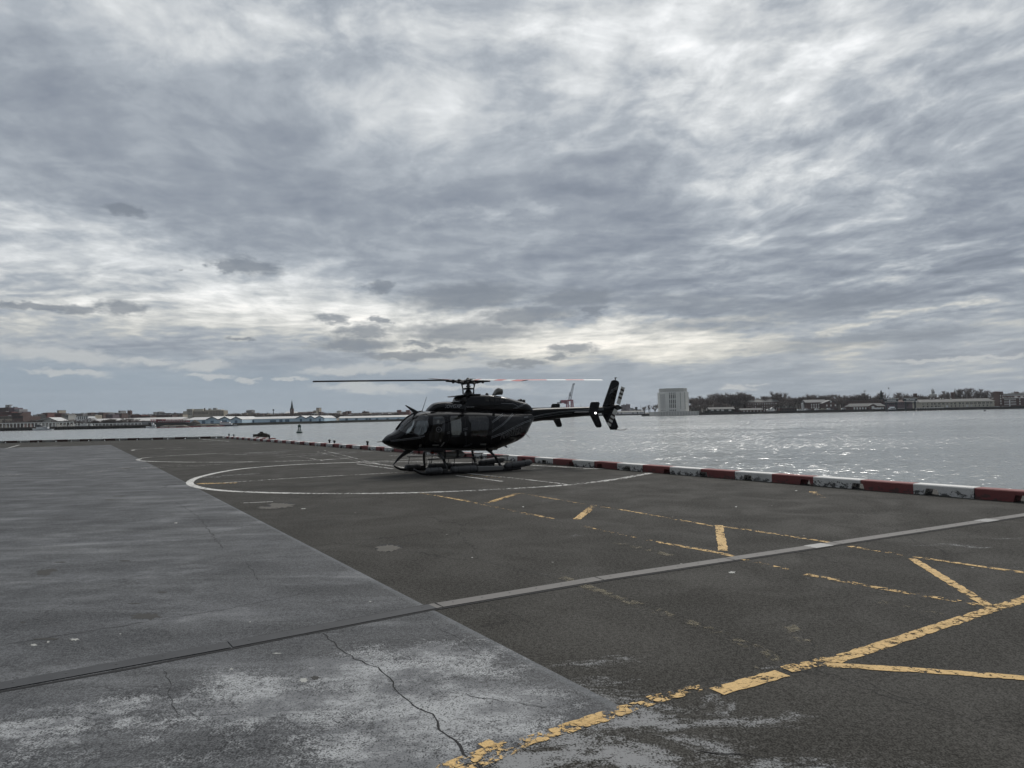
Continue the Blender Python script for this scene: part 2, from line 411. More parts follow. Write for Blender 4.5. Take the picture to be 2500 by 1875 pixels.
    bias = n.M('MULTIPLY_ADD', n.M('SUBTRACT', fine_, .5), .35, bias)
    am = n.mapr(n.M('ADD', sc_, bias), .40, .86)
    c = n.mix(n.M('MULTIPLY', fringe, .35), c, (.17, .18, .19))
    sp_ = n.mapr(n.M('MULTIPLY_ADD', am, .62, grain), .62, 1.25)
    c = n.mix(n.M('MULTIPLY', sp_, n.mapr(am, 0, .8)), c, n.mix(n.mapr(n.noise(n.map(P, (23, 8, 0), (0, 0, R(-20)), (1, 1.5, 1)), 1.7, 8, .7), .36, .64), (.15, .155, .162), (.36, .37, .375)))
    cr = n.M('MAXIMUM', hair_cracks(n, P, .30, .9, .005, (.5, .62)), n.M('MULTIPLY', hair_cracks(n, n.map(P, (51, 2, 0)), 1.2, .4, .011, (.6, .68)), .6))
    c = n.mix(n.M('MULTIPLY', cr, .5), c, (.018, .018, .02))
    # dark slivers where the coating has lifted
    sl_ = n.M('MULTIPLY', n.mapr(n.noise(n.map(P, (1, 1, 0), (0, 0, R(8)), (.9, 4, 1)), 1.0, 4, .5, .2), .27, .22), n.mapr(n.noise(P, .5, 2), .5, .6))
    c = n.mix(n.M('MULTIPLY', sl_, .7), c, (.030, .030, .032))
    n.put(n.p.inputs['Base Color'], c)
    n.put(n.p.inputs['Roughness'], n.mapr(mott, .3, .7, .84, .68))
    n.p.inputs['Specular IOR Level'].default_value = .20
    h = n.M('SUBTRACT', n.M('ADD', n.M('MULTIPLY', grain, .7), n.M('MULTIPLY', grit, .4)), n.M('MULTIPLY', cr, 1.5))
    n.put(n.p.inputs['Normal'], n.bump(h, .002, .5))
    return n.mat
def make_paint(name, col, wear, fine=11, ghost=0):
    """road paint worn off down to the ground: thr = share that is gone"""
    n = material(name); P = n.map(n.pos(), sc=(1, 1, 0))
    a = n.noise(P, fine, 9, .68, .25); b = n.noise(n.map(P, (5, 1, 0)), .7, 4, .55)
    k = n.M('ADD', n.M('MULTIPLY', n.M('SUBTRACT', a, .5), 1.15), n.M('MULTIPLY', n.M('SUBTRACT', b, .5), .55))
    cr = n.voro(n.V('ADD', P, n.V('SCALE', n.XYZ(a, b, 0), sc=.16)), 13, 'DISTANCE_TO_EDGE')
    k = n.M('SUBTRACT', k, n.M('MULTIPLY', n.mapr(cr, .06, .012), .16))
    al = n.mapr(k, wear-.04, wear+.04)
    if ghost: al = n.M('MAXIMUM', n.M('MULTIPLY', al, 1-ghost*0), 0)
    gr = n.noise(P, 60, 3, .7)
    c = n.mix(n.mapr(gr, .3, .75), tuple(x*.72 for x in col), col)
    c = n.mix(n.mapr(n.noise(n.map(P, (2, 7, 0)), 2.2, 6, .65), .5, .75, 0, .5), c, tuple(x*.55 for x in col))
    n.put(n.p.inputs['Base Color'], c); n.p.inputs['Roughness'].default_value = .75
    n.p.inputs['Specular IOR Level'].default_value = .25
    n.put(n.p.inputs['Alpha'], n.M('MULTIPLY', al, 1 if not ghost else ghost))
    return n.mat
M_ASPH, M_SEAL = make_asphalt(), make_sealer()
YEL, WHT = (.66, .445, .19), (.66, .65, .62)
M_Y1, M_Y2, M_Y3 = make_paint('yellow_paint', YEL, -.12), make_paint('yellow_paint_worn', YEL, -.01), make_paint('yellow_paint_very_worn', YEL, .05)
M_W1, M_W2, M_W3 = make_paint('white_paint', WHT, -.16), make_paint('white_paint_worn', WHT, -.06), make_paint('white_paint_very_worn', WHT, .06)
M_GH = make_paint('ghost_paint', (.30, .26, .17), .06, 7, .4)
M_WG = make_paint('white_ghost_paint', (.40, .40, .39), .0, 5, .55)

# ------------------------------------------------------------------ deck, sealed area, joint
WATER = -3.2
KERB = [Vector(p) for p in ((-31.9, 78.5), (-14.7, 51.9), (.12, 29.6), (9.45, 14.95), (21.0, -3.0), (25.0, -9.2))]
KFAR = [Vector(p) for p in ((-31.9, 78.5), (-48.0, 78.2), (-54.6, 77.6), (-80, 75.4))]
edge = [(p.x+1.25, p.y+.85) for p in KERB]
edge[0] = (-31.2, 79.8)
dk = MB()
poly = edge + [(25, -30), (-95, -30), (-95, 75.0)] + [(-80, 76.3), (-54.6, 78.5), (-48, 79.1)]
dk.prism(poly, -1.3, 0, 'z')
deck = tag(mk('deck', dk, M_ASPH), kind='structure')
E_SEAL = [(1535, 1735), (1050, 1490), (760, 1330), (500, 1200), (390, 1145), (270, 1086)]
ps = [deckpt(x, y) for x, y in E_SEAL]
dirn = (ps[4]-ps[0]).normalized()
sp = [ps[0] + dirn*t for t in (0, 8, 16, 24, 32)] + [ps[5], Vector((-39.5, 61.5, 0)), Vector((-90, 58, 0)), Vector((-90, -25, 0)), Vector((-20, -8.5, 0)), deckpt(1110, 1875)+(deckpt(1110, 1875)-ps[0])*3, deckpt(1110, 1875)]
sm = MB(); sm.add([(p.x, p.y, .002) for p in sp], [tuple(range(len(sp)))])
tag(mk('sealed_pavement', sm, M_SEAL), kind='structure')

def ribbon(mb, pts, width, z, mat=0, ragged=0, step=None):
    pts = [Vector((p[0], p[1])) for p in pts]
    if step:
        q = [pts[0]]
        for a, b in zip(pts, pts[1:]):
            k = max(1, int((b-a).length/step))
            q += [a.lerp(b, i/k) for i in range(1, k+1)]
        pts = q
    L_, R_ = [], []
    for i, p in enumerate(pts):
        d = (pts[min(i+1, len(pts)-1)]-pts[max(i-1, 0)]).normalized()
        nrm = Vector((-d.y, d.x)); wd = width if not isinstance(width, (list, tuple)) else width[min(i, len(width)-1)]
        L_.append(p+nrm*(wd/2+random.uniform(-ragged, ragged))); R_.append(p-nrm*(wd/2+random.uniform(-ragged, ragged)))
    n = len(pts)
    mb.add([(p.x, p.y, z) for p in L_+R_], [(i, n+i, n+i+1, i+1) for i in range(n-1)], mat)
def src(pts, k=K): return [deckpt(x*k, y*k) for x, y in pts]

# expansion joint: steel cover plate beside an open dark slot
jl = src([(-160, 1513), (306, 1431), (613, 1371.5), (921, 1313), (1300, 1250), (1600, 1205), (1800, 1175), (2330, 1095)])
jl = [Vector((p.x, p.y)) for p in jl]
sealed_to = jl[3] + (jl[4]-jl[3])*.03
M_PLATE = simple('steel_plate', (.120, .113, .106), .75, .0, .18, 4, dirt=.3)
M_PLATEP = simple('sealed_steel_plate', (.040, .042, .046), .8, .0, .22, 5, dirt=.4)
M_SLOT = simple('dark_slot', (.006, .006, .007), .9)
sb = MB()
def off(pts, o):
    out = []
    for i, p in enumerate(pts):
        d = (pts[min(i+1, len(pts)-1)]-pts[max(i-1, 0)]).normalized(); out.append(p+Vector((d.y, -d.x))*o)
    return out
ribbon(sb, off(jl, .118), .045, .0046, 0, .006, .15)
ribbon(sb, off(jl, -.102), .012, .0046, 0, .004, .15)
tag(mk('joint_gap', sb, M_SLOT), kind='structure')
def resample(pts, step):
    out = [pts[0]]; acc = 0
    for a, b in zip(pts, pts[1:]):
        l = (b-a).length; t = step-acc
        while t < l: out.append(a.lerp(b, t/l)); t += step
        acc = l-(t-step)
    return out
jt = thing('expansion_joint_cover', 'long grey steel cover plate bolted along the expansion joint across the deck', 'joint cover', (jl[0].x, jl[0].y, 0))
segs = resample(jl, 2.05)
M_BOLT = simple('bolt_head', (.05, .05, .05), .5, .5)
M_PATCHP = simple('plate_bare', (.17, .17, .165), .5, .2)
o2 = Vector((jl[0].x, jl[0].y, 0))
for i, (a, b) in enumerate(zip(segs, segs[1:])):
    d = (b-a).normalized(); nrm = Vector((-d.y, d.x)); pb = MB()
    cuts = [a+d*.008, b-d*.008]
    ss = (sealed_to-a).dot(d)
    if .05 < ss < (b-a).length-.05: cuts.insert(1, a+d*ss)
    for c0, c1 in zip(cuts, cuts[1:]):
        mid = (c0+c1)/2; mi = 1 if (mid-sealed_to).dot(d) < 0 else 0
        q = [c0+nrm*.092, c0-nrm*.092, c1-nrm*.092, c1+nrm*.092]
        pb.add([(p.x-o2.x, p.y-o2.y, .004) for p in q]+[(p.x-o2.x, p.y-o2.y, .009) for p in q],
               [(4, 5, 6, 7), (0, 1, 5, 4), (1, 2, 6, 5), (2, 3, 7, 6), (3, 0, 4, 7)], mi)
    pl = mk('cover_plate', pb, [M_PLATE, M_PLATEP], jt)
    for t in [x*.34+.17 for x in range(6)]:
        c = a+d*t+nrm*.02
        if t > (b-a).length-.03: continue
        mk('bolt', MB().lathe([(.012, .0093), (.010, .0115)], (c.x-o2.x, c.y-o2.y, 0), 6), M_BOLT, pl)
    if i in (4, 6):
        xb = MB(); c = a+d*1.5
        q = [c+nrm*.11, c-nrm*.11, c+d*.36-nrm*.11, c+d*.36+nrm*.11]
        xb.add([(p.x-o2.x, p.y-o2.y, .0097) for p in q], [(0, 1, 2, 3)]); mk('bare_patch', xb, M_PATCHP, pl)

# ------------------------------------------------------------------ painted markings
def marking(name, lines, mat_, z=.0042, ragged=.010):
    mb = MB()
    for i, (pts, wd) in enumerate(lines): ribbon(mb, pts, wd, z+i*.00015, 0, ragged, .07)
    return tag(mk(name, mb, mat_), kind='structure')
def S(*pts): return src(pts)
marking('yellow_marking', [
  (S((1800, 1428), (2140, 1318), (2330, 1257)), .125), (S((1785, 1436), (2000, 1450), (2300, 1472)), .10), (S((1970, 1207), (2140, 1312)), .11),
  (S((1548, 1495), (1690, 1455)), .14), (S((1553, 1135), (1562, 1190)), .13),
  ([deckpt(1210, 1815), deckpt(1180, 1826)], .13), ([deckpt(1375, 1783), deckpt(1470, 1752)], .13)], M_Y1)
marking('yellow_marking', [
  (S((1698, 1447), (1810, 1423)), .13), (S((1740, 1241), (1940, 1278), (2145, 1312)), .10), (S((1832, 1180), (2000, 1207), (2300, 1250)), .095),
  (S((1052, 1087), (1122, 1065)), .15), (S((1246, 1122), (1284, 1092)), .15), (S((1418, 1171), (1550, 1194), (1605, 1207)), .10), (S((1560, 1138), (1640, 1148)), .09),
  (S((1600, 1207), (1700, 1231)), .09), (S((1636, 1148), (1795, 1173)), .09),
  ([deckpt(1080, 1888), deckpt(1250, 1822)], .17), ([deckpt(1240, 1826), deckpt(1560, 1722)], .12), ([deckpt(1560, 1724), deckpt(1715, 1678)], .085), ([deckpt(1590, 1711), deckpt(1700, 1683)], .12), (S((428, 1045), (515, 1043.5)), .30)], M_Y2, 0.00442)
marking('yellow_marking', [
  (S((905, 1064), (1000, 1081), (1110, 1104), (1200, 1122)), .10), (S((1280, 1092), (1335, 1100), (1545, 1137)), .08), (S((1260, 1137), (1418, 1171)), .08),
  (S((1120, 1065), (1280, 1092)), .07), (S((1000, 1026), (1080, 1032)), .07), (S((1755, 1062), (1775, 1075)), .16)], M_Y3, 0.00390)
marking('faded_marking', [
  (S((1330, 1172), (1450, 1200)), .13), (S((1210, 1246), (1330, 1290), (1560, 1370), (1720, 1440)), .14), (S((1900, 1300), (2060, 1335)), .12), (S((1700, 1350), (1760, 1400)), .15), (S((1620, 1440), (1660, 1475)), .10)], M_GH, .0034)
# landing circles and bay lines
def circle(c, r_, a0, a1, wd, k=72):
    return ([(c[0]+r_*math.cos(R(a0+(a1-a0)*i/k)), c[1]+r_*math.sin(R(a0+(a1-a0)*i/k))) for i in range(k+1)], wd)
c1 = [deckpt(x*K, y*K) for x, y in [(765, 999), (700, 1001), (630, 1004), (560, 1009), (510, 1014), (470, 1021), (440, 1028), (420, 1034), (411, 1040), (409, 1045), (418, 1050), (440, 1055.5), (480, 1060), (520, 1062.5), (610, 1065.5), (725, 1066.5), (820, 1066), (900, 1064.5), (1000, 1061), (1100, 1056), (1200, 1050), (1265, 1044), (1330, 1036), (1405, 1022)]]
def smooth_pts(p, it=2):
    for _ in range(it):
        q = [p[0]]
        for a, b in zip(p, p[1:]): q += [a.lerp(b, .25), a.lerp(b, .75)]
        p = q+[p[-1]]
    return p
c1 = smooth_pts(c1)
nz = len(c1)
marking('white_circle_marking', [(c1[:int(nz*.62)], .22)], M_W1, 0.00416, .012)
marking('white_circle_marking', [(c1[int(nz*.62)-1:int(nz*.86)], .20)], M_W2, 0.00416, .012)
marking('white_circle_marking', [(c1[int(nz*.86)-1:], .24)], M_W2, 0.00416, .03)
back = smooth_pts([deckpt(x*K, y*K) for x, y in [(765, 999), (840, 997.5), (930, 998), (1050, 1001), (1150, 1005), (1290, 1013)]])
marking('white_circle_marking', [(back, .20)], M_W2, 0.00416, .012)
c2 = smooth_pts([deckpt(x*K, y*K) for x, y in [(495, 978.5), (412, 982), (350, 985.5), (312, 989), (296, 992.5), (302, 995.5), (330, 997), (390, 998.3), (470, 998.6), (600, 997), (700, 993.5), (760, 989)]])
marking('white_circle_marking', [(c2, .20)], M_W2, 0.00416, .02)
c3 = smooth_pts([deckpt(x*K, y*K) for x, y in [(400, 967), (340, 968.6), (300, 970.5), (284, 972), (290, 973.4)]])
marking('white_circle_marking', [(c3, .22)], M_W2, 0.00416, .02)
s7 = 700/2500
def T(*p): return [deckpt(x*700/2212, 1030+y*700/2212) for x, y in p]
marking('white_line_marking', [
  (S((440, 1046), (600, 1035), (760, 1026), (900, 1019)), .10), (S((985, 1027), (1085, 1040)), .11), (S((1010, 1023), (1120, 1034), (1230, 1047)), .10),
  (S((1260, 1013), (1320, 1012)), .10), (S((765, 999), (900, 991), (1000, 985)), .10), (S((840, 985), (950, 978)), .12), (S((520, 1087), (590, 1084)), .06),
  (T((50, 205), (150, 178)), .22), (T((135, 201), (470, 185)), .30), (T((1390, 155), (1640, 148)), .26), (T((1560, 134), (1770, 150)), .16),
  (S((770, 1002), (850, 1013)), .10), (S((795, 1000), (880, 1011)), .10)], M_W2, 0.00426)
marking('white_line_marking', [
  (T((0, 415), (480, 385), (1000, 352)), .10), (T((30, 425), (600, 395), (1150, 358), (1700, 322), (1950, 305)), .10), (T((870, 372), (1400, 330)), .09), (T((1260, 353), (1540, 340), (1900, 312), (2160, 300)), .10),
  (T((1290, 215), (1560, 210)), .15), (T((1050, 220), (1130, 218)), .12), (T((1450, 255), (1560, 253)), .10), (T((1200, 268), (1400, 260)), .10),
  (S((680, 975), (800, 1003)), .10), (S((700, 973), (820, 1003)), .10), (S((640, 985), (700, 996)), .10), (S((860, 992), (1060, 985)), .08)], M_W3, 0.00406)
marking('white_smear_marking', [
  (T((1740, 255), (2212, 238)), .9), (T((1890, 242), (2100, 232), (2300, 222)), .6), (T((1600, 172), (2000, 168)), .7), (T((660, 165), (1050, 152)), .6), (S((590, 984), (770, 975)), .45), (S((600, 988), (870, 971)), .4),
  (S((900, 1022), (1060, 1013), (1170, 1012)), .35), (S((905, 1024), (1000, 1022)), .5), (T((1560, 430), (1700, 425)), .45), (S((480, 1028), (560, 1023)), .3)], M_WG, .0036)

# patches where the surface has broken out
def patch(mb, cx, cy, rx, ry, z, n=44, jag=.30):
    c = deckpt(cx*K, cy*K); ex = deckpt((cx+rx)*K, cy*K)-c; ey = deckpt(cx*K, (cy+ry)*K)-c
    vs = [(c.x, c.y, z)]
    for i in range(n):
        t = 2*math.pi*i/n; k = 1+random.uniform(-jag, jag)
        p = c+ex*math.cos(t)*k+ey*math.sin(t)*k; vs.append((p.x, p.y, z))
    mb.add(vs, [(0, i+1, (i+1) % n+1) for i in range(n)])
pm = MB(); pm2 = MB(); pm3 = MB(); pe = MB()
for cx, cy, rx, ry in [(840, 1184, 25, 7), (606, 1092, 26, 5), (578, 1097, 22, 2.5), (828, 1188, 14, 4)]:
    patch(pe, cx+1, cy-.8, rx*1.06, ry*1.12, .0030); patch(pm, cx, cy, rx, ry, .0034+.0001*len(pm.f)/44)
for cx, cy, rx, ry in [(95, 1237, 16, 6), (112, 1232, 12, 3), (315, 1332, 29, 7), (350, 1280, 10, 1.8), (130, 1215, 12, 1.2), (270, 1212, 12, 1.2), (275, 1012.5, 14, 1), (258, 1072, 14, 1), (236, 1080, 10, 1), (290, 1304, 14, 1.2), (680, 1465, 9, 4), (50, 1345, 6, 1.3), (100, 1381, 25, 2)]:
    patch(pm2, cx, cy, rx, ry, .0030+.00008*len(pm2.f)/44)
for cx, cy, rx, ry in [(73, 1394, 9, 3), (160, 1382, 12, 3), (104, 1387, 4, 2), (260, 1370, 3, 1), (540, 1344, 2, 1), (655, 1470, 13, 5), (1583, 1237, 8, 2.5), (598, 1412, 10, 1.5), (500, 1446, 5, 2), (1720, 1060, 3, 1), (655, 1099, 6, 1), (800, 1300, 3, 1.3), (1020, 1205, 3, 1), (1130, 1095, 3, 1), (1590, 1095, 3, 1), (380, 1130, 4, 1)]:
    patch(pm3, cx, cy, rx*.8, ry*.8, .0034+.00005*len(pm3.f)/20, 20, .5)
M_BROK = simple('broken_surface', (.085, .079, .068), .9, 0, .25, 6, bump=.01)
tag(mk('patch_edge', pe, M_SLOT), kind='structure')
tag(mk('broken_patch', pm, M_BROK), kind='structure')
tag(mk('dark_patch', pm2, simple('lifted_surface', (.042, .041, .038), .95, 0, .3, 8)), kind='structure')
tag(mk('paint_spot', pm3, simple('pale_spot', (.34, .34, .32), .8)), kind='structure')
# long cracks
ck = MB()
def crack(pts, wd):
    pts = S(*pts); q = []
    for a, b in zip(pts, pts[1:]):
        k = max(2, int((b-a).length/.07))
        for i in range(k):
            p = a.lerp(b, i/k); j = min(.025, (b-a).length*.05); q.append(p+Vector((random.uniform(-j, j), random.uniform(-j, j), 0)))
    q.append(pts[-1])
    ribbon(ck, q, [wd*random.uniform(.35, 1.2) for _ in q], .0036)
crack([(697, 1370), (725, 1393), (748, 1412), (790, 1434), (815, 1441), (840, 1465), (865, 1500), (884, 1517), (905, 1532)], .013)
crack([(905, 1532), (935, 1543), (944, 1560), (950, 1578), (985, 1600), (1000, 1630), (1020, 1641), (1045, 1668)], .018)
crack([(350, 1450), (368, 1475), (362, 1500), (375, 1530), (385, 1545)], .006)
crack([(930, 1345), (955, 1363), (985, 1375), (1000, 1385), (1020, 1405), (1040, 1418)], .006)
crack([(1050, 1306), (1085, 1316), (1110, 1327), (1140, 1345), (1170, 1358)], .006)
crack([(1270, 1556), (1290, 1545), (1335, 1544)], .007)
crack([(380, 1085), (420, 1110), (440, 1130), (470, 1170), (480, 1185)], .013)
crack([(530, 1215), (545, 1235), (560, 1255)], .010)
crack([(560, 1175), (700, 1128), (820, 1160), (1000, 1200), (1200, 1250), (1330, 1290)][1:], .008)
crack([(1330, 1290), (1500, 1340), (1700, 1420), (1900, 1500), (2000, 1530), (2212, 1590)], .006)
crack([(1000, 1500), (1250, 1440), (1500, 1330)][:1]+[(1180, 1530)], .006)
crack([(0, 1395), (300, 1347), (505, 1313), (674, 1279)], .009)
crack([(1050, 1560), (1200, 1600), (1500, 1620), (1800, 1659)][2:], .01)
tag(mk('pavement_cracks', ck, M_SLOT), kind='structure')
# ------------------------------------------------------------------ water
def make_water():
    n = material('harbour_water'); P = n.map(n.pos(), sc=(1, 1, 0))
    # choppy facets: the surface normal is tilted directly, so far ripples still glitter
    def tilt(q, sc_, off_): return n.noise(n.map(P, off_, (0, 0, R(q)), (.7, 1.15, 1)), sc_, 5, .68, .3)
    big_x, big_y = tilt(14, .16, (3, 8, 0)), tilt(14, .16, (41, 2, 0))
    sx_, sy_ = tilt(-8, 1.3, (5, 5, 0)), tilt(-8, 1.3, (77, 31, 0))
    gust = n.noise(n.map(P, (9, 2, 0), (0, 0, R(6)), (.25, 1, 1)), .02, 5, .6, .6)
    n.put(n.p.inputs['Base Color'], n.mix(gust, (.185, .20, .198), (.235, .25, .245)))
    n.put(n.p.inputs['Roughness'], n.mapr(gust, .3, .7, .13, .19))
    n.p.inputs['IOR'].default_value = 1.333
    k_ = n.mapr(gust, .35, .65, .75, 1.15)
    tx = n.M('ADD', n.M('MULTIPLY', n.M('SUBTRACT', big_x, .5), .45), n.M('MULTIPLY', n.M('SUBTRACT', sx_, .5), n.M('MULTIPLY', k_, 1.65)))
    ty = n.M('ADD', n.M('MULTIPLY', n.M('SUBTRACT', big_y, .5), .7), n.M('MULTIPLY', n.M('SUBTRACT', sy_, .5), n.M('MULTIPLY', k_, 2.15)))
    n.put(n.p.inputs['Normal'], n.V('NORMALIZE', n.XYZ(tx, ty, 1)))
    return n.mat
wm = MB()
wm.add([(-3000, -45, WATER), (3000, -45, WATER), (3000, 3600, WATER), (-3000, 3600, WATER)], [(0, 1, 2, 3)])
tag(mk('water', wm, make_water()), kind='structure')

# ------------------------------------------------------------------ kerb blocks
def make_block_paint(name, col, chip, chipcol):
    n = material(name); v = n.pos(); x, y, z = n.SEP(v)
    c = n.mix(n.noise(v, 5, 6, .65, dims='3D'), tuple(q*.75 for q in col), col)
    low = n.mapr(z, .22, .02, -.05, .11)
    a = n.M('ADD', n.noise(n.map(v, sc=(1, 1, 1.6)), 7, 8, .74, dims='3D'), low)
    c = n.mix(n.mapr(a, chip, chip+.05), c, chipcol)
    c = n.mix(n.mapr(n.noise(v, 1.3, 4, .6, dims='3D'), .45, .7, 0, .35), c, tuple(q*.5 for q in col))
    n.put(n.p.inputs['Base Color'], c); n.p.inputs['Roughness'].default_value = .75
    n.put(n.p.inputs['Normal'], n.bump(n.noise(v, 30, 4, .6, dims='3D'), .006))
    return n.mat
M_KR = make_block_paint('red_block_paint', (.235, .070, .067), .60, (.10, .06, .055))
M_KW = make_block_paint('white_block_paint', (.76, .75, .72), .565, (.10, .10, .095))
M_KB = make_block_paint('brown_block_paint', (.075, .042, .036), .64, (.11, .10, .09))
M_KG = make_block_paint('grey_block_paint', (.40, .40, .375), .58, (.12, .11, .10))
def polyat(P_, s):
    for a, b in zip(P_, P_[1:]):
        l = (b-a).length
        if s <= l: return a+(b-a)*(s/l), (b-a).normalized()
        s -= l
    return b, (b-a).normalized()
def plen(P_): return sum((b-a).length for a, b in zip(P_, P_[1:]))
def kerb_row(path, blk, notch_p, notch_o, hgt, dep, mats, s0, s1, side, start_red, labels, group, per_seam=3.1):
    s = s0; k = start_red; i = 0
    while s < s1:
        e = min(s+blk, s1); ln = e-s-.006
        # stations along the face, with drain notches let into the foot
        st_ = {0: 0, ln: 0}
        q = math.floor((s-notch_o)/notch_p)
        for t in range(int(q)-1, int(q)+3):
            c = notch_o+t*notch_p+.12*math.sin(t*2.3)
            for dx_, zz_ in ((-.16, 0), (-.115, .14), (.115, .14), (.16, 0)):
                u = c+dx_-s
                if 0 < u < ln: st_[u] = zz_
            for u in (0, ln):
                dd = abs(u+s-c)
                if dd < .16: st_[u] = min(.14, (.16-dd)/.045*.14)
        us = sorted(st_)
        low = []
        for u in us:
            low.append((u, st_[u]))
        a, d = polyat(path, s)
        ang = math.atan2(d.y, d.x)
        mb = MB()
        ch = .02
        y0, y1 = (0, dep) if side > 0 else (-dep, 0)
        for (u, z0), (u2, z2) in zip(low, low[1:]):
            if u2-u < 1e-4: continue
            prof = lambda uu, zb: [(uu, y0, zb), (uu, y1, zb), (uu, y1, hgt-ch), (uu, y1-ch, hgt), (uu, y0+ch, hgt), (uu, y0, hgt-ch)]
            A, B = prof(u, z0), prof(u2, z2)
            mb.add(A+B, [(j, (j+1) % 6, 6+(j+1) % 6, 6+j) for j in range(6)])
            if u == us[0]: mb.add(A, [tuple(range(6))])
            if u2 == us[-1]: mb.add(B, [tuple(range(6))])
        o = mk('kerb_block', mb, mats[k % 2], loc=(a.x+random.uniform(-.012, .012), a.y+random.uniform(-.012, .012), random.uniform(0, .006)))
        o.rotation_euler = (0, 0, ang+random.uniform(-.012, .012))
        tag(o, labels(i, k % 2), 'kerb block', group)
        s += blk; k += 1; i += 1
    return i
# right-hand edge, counted from the frame's right border inwards
LR = plen(KERB)
dvis = (KERB[3]-KERB[2]).normalized()
rev = list(reversed(KERB))
# a red/white joint stands at source pixel (2382, 1218)
jp = deckpt(2382, 1218); jp = Vector((jp.x, jp.y))
def s_on(path, p):
    best = (9e9, 0); acc = 0
    for a, b in zip(path, path[1:]):
        d = b-a; t = max(0, min(1, (p-a).dot(d)/d.length_squared)); q = (a+d*t-p).length
        if q < best[0]: best = (q, acc+t*d.length)
        acc += d.length
    return best[1]
sj = s_on(rev, jp); BL = 1.245
npre = int(sj/BL)
s0 = sj-npre*BL
cnt = {0: 0, 1: 0}
def lab_right(i, colr):
    nm = ('white', 'red')[colr]
    if i == 0: return 'white kerb block just outside the right border of the photo'
    cnt[colr] += 1
    if i > 40: return f'small {nm} kerb block on the right-hand edge, {ordinal(cnt[colr])} {nm} one from right'
    return f'{nm} kerb block on the right-hand pier edge, {ordinal(cnt[colr])} {nm} one from the right'
kerb_row(rev, BL, 1.62, sj+.85, .225, .34, (M_KW, M_KR), sj-2*BL, LR-.1, -1, 0, lab_right, 'red and white kerb blocks along the pier edge')
LF_ = plen(KFAR); cf = {0: 0, 1: 0}
def lab_far(i, colr):
    cf[colr] += 1; nm = ('grey', 'dark brown')[colr]
    return f'{nm} kerb block on the far deck edge, {ordinal(cf[colr])} {nm} one from the corner'
kerb_row(KFAR, 1.30, 1.75, .9, .235, .36, (M_KG, M_KB), .15, 27.5, -1, 0, lab_far, 'kerb blocks along the far end of the deck')
# short second row of blocks stacked outside the kerb near the mooring piles
ex = []
for i in range(6):
    p, d = polyat(KERB, 10.2+i*1.25)
    mb = MB(); mb.prism([(0, 0), (1.2, 0), (1.2, .245), (1.17, .275), (.03, .275), (0, .245)], 0, .30, 'y')
    o = mk('kerb_block', mb, (M_KW, M_KR)[i % 2], loc=(p.x+.62, p.y+.44, 0)); o.rotation_euler = (0, 0, math.atan2(d.y, d.x))
    tag(o, f'{("white", "red")[i % 2]} block of the outer row by the mooring piles, {ordinal(i//2+1)} {("white", "red")[i % 2]} from the left', 'kerb block', 'outer kerb blocks beside the mooring piles')
# little black bollards outside the kerb
M_IRON = simple('black_iron', (.02, .02, .021), .55, .3)
for i, (px, py, h, wh) in enumerate([(549, 1064, .45, 'at the far corner of the deck'), (570, 1065, .4, 'just right of the far corner of the deck'), (659, 1071, .5, 'behind the end of the outer kerb row'), (805, 1082, .42, 'left of the close pair beyond the kerb left of the helicopter'), (818, 1083, .38, 'right of the close pair beyond the kerb left of the helicopter'), (896.6, 1086, .45, 'alone beyond the kerb in front of the helicopter nose')]):
    # stands on the deck's rim just outside the kerb
    best = min((abs((CAM.x+ray(px, py).x*t)-(polyat(KERB, s)[0].x+.42))+abs((CAM.y+ray(px, py).y*t)-(polyat(KERB, s)[0].y+.26)), s) for s in [j*.5 for j in range(0, 100)] for t in [polyat(KERB, s)[0].y+.26])
    p, d = polyat(KERB, best[1])
    b = thing('bollard', 'small black iron bollard '+wh, 'bollard', (p.x+.45, p.y+.29, 0), 0, 'small bollards outside the kerb')
    mk('post', MB().lathe([(.09, 0), (.08, .06), (.06, .08), (.06, h-.06)], n=10), M_IRON, b, 40)
    mk('cap', MB().lathe([(.06, h-.06), (.10, h-.04), (.10, h+.01), (.05, h+.05)], n=10), M_IRON, b, 40)
# stencilled chalk graffiti on the red block beside the joint
def text_mesh(s, size, shear=0, bold=0):
    cu = bpy.data.curves.new('lettering', 'FONT'); cu.body = s; cu.size = size; cu.shear = shear; cu.align_x = 'CENTER'; cu.align_y = 'CENTER'; cu.offset = bold; cu.resolution_u = 3
    o = bpy.data.objects.new('lettering', cu); COL.objects.link(o)
    dg = bpy.context.evaluated_depsgraph_get(); me = bpy.data.meshes.new_from_object(o.evaluated_get(dg))
    vs = [v.co.copy() for v in me.vertices]; fs = [tuple(p.vertices) for p in me.polygons]
    COL.objects.unlink(o); bpy.data.objects.remove(o); bpy.data.curves.remove(cu); bpy.data.meshes.remove(me)
    return vs, fs
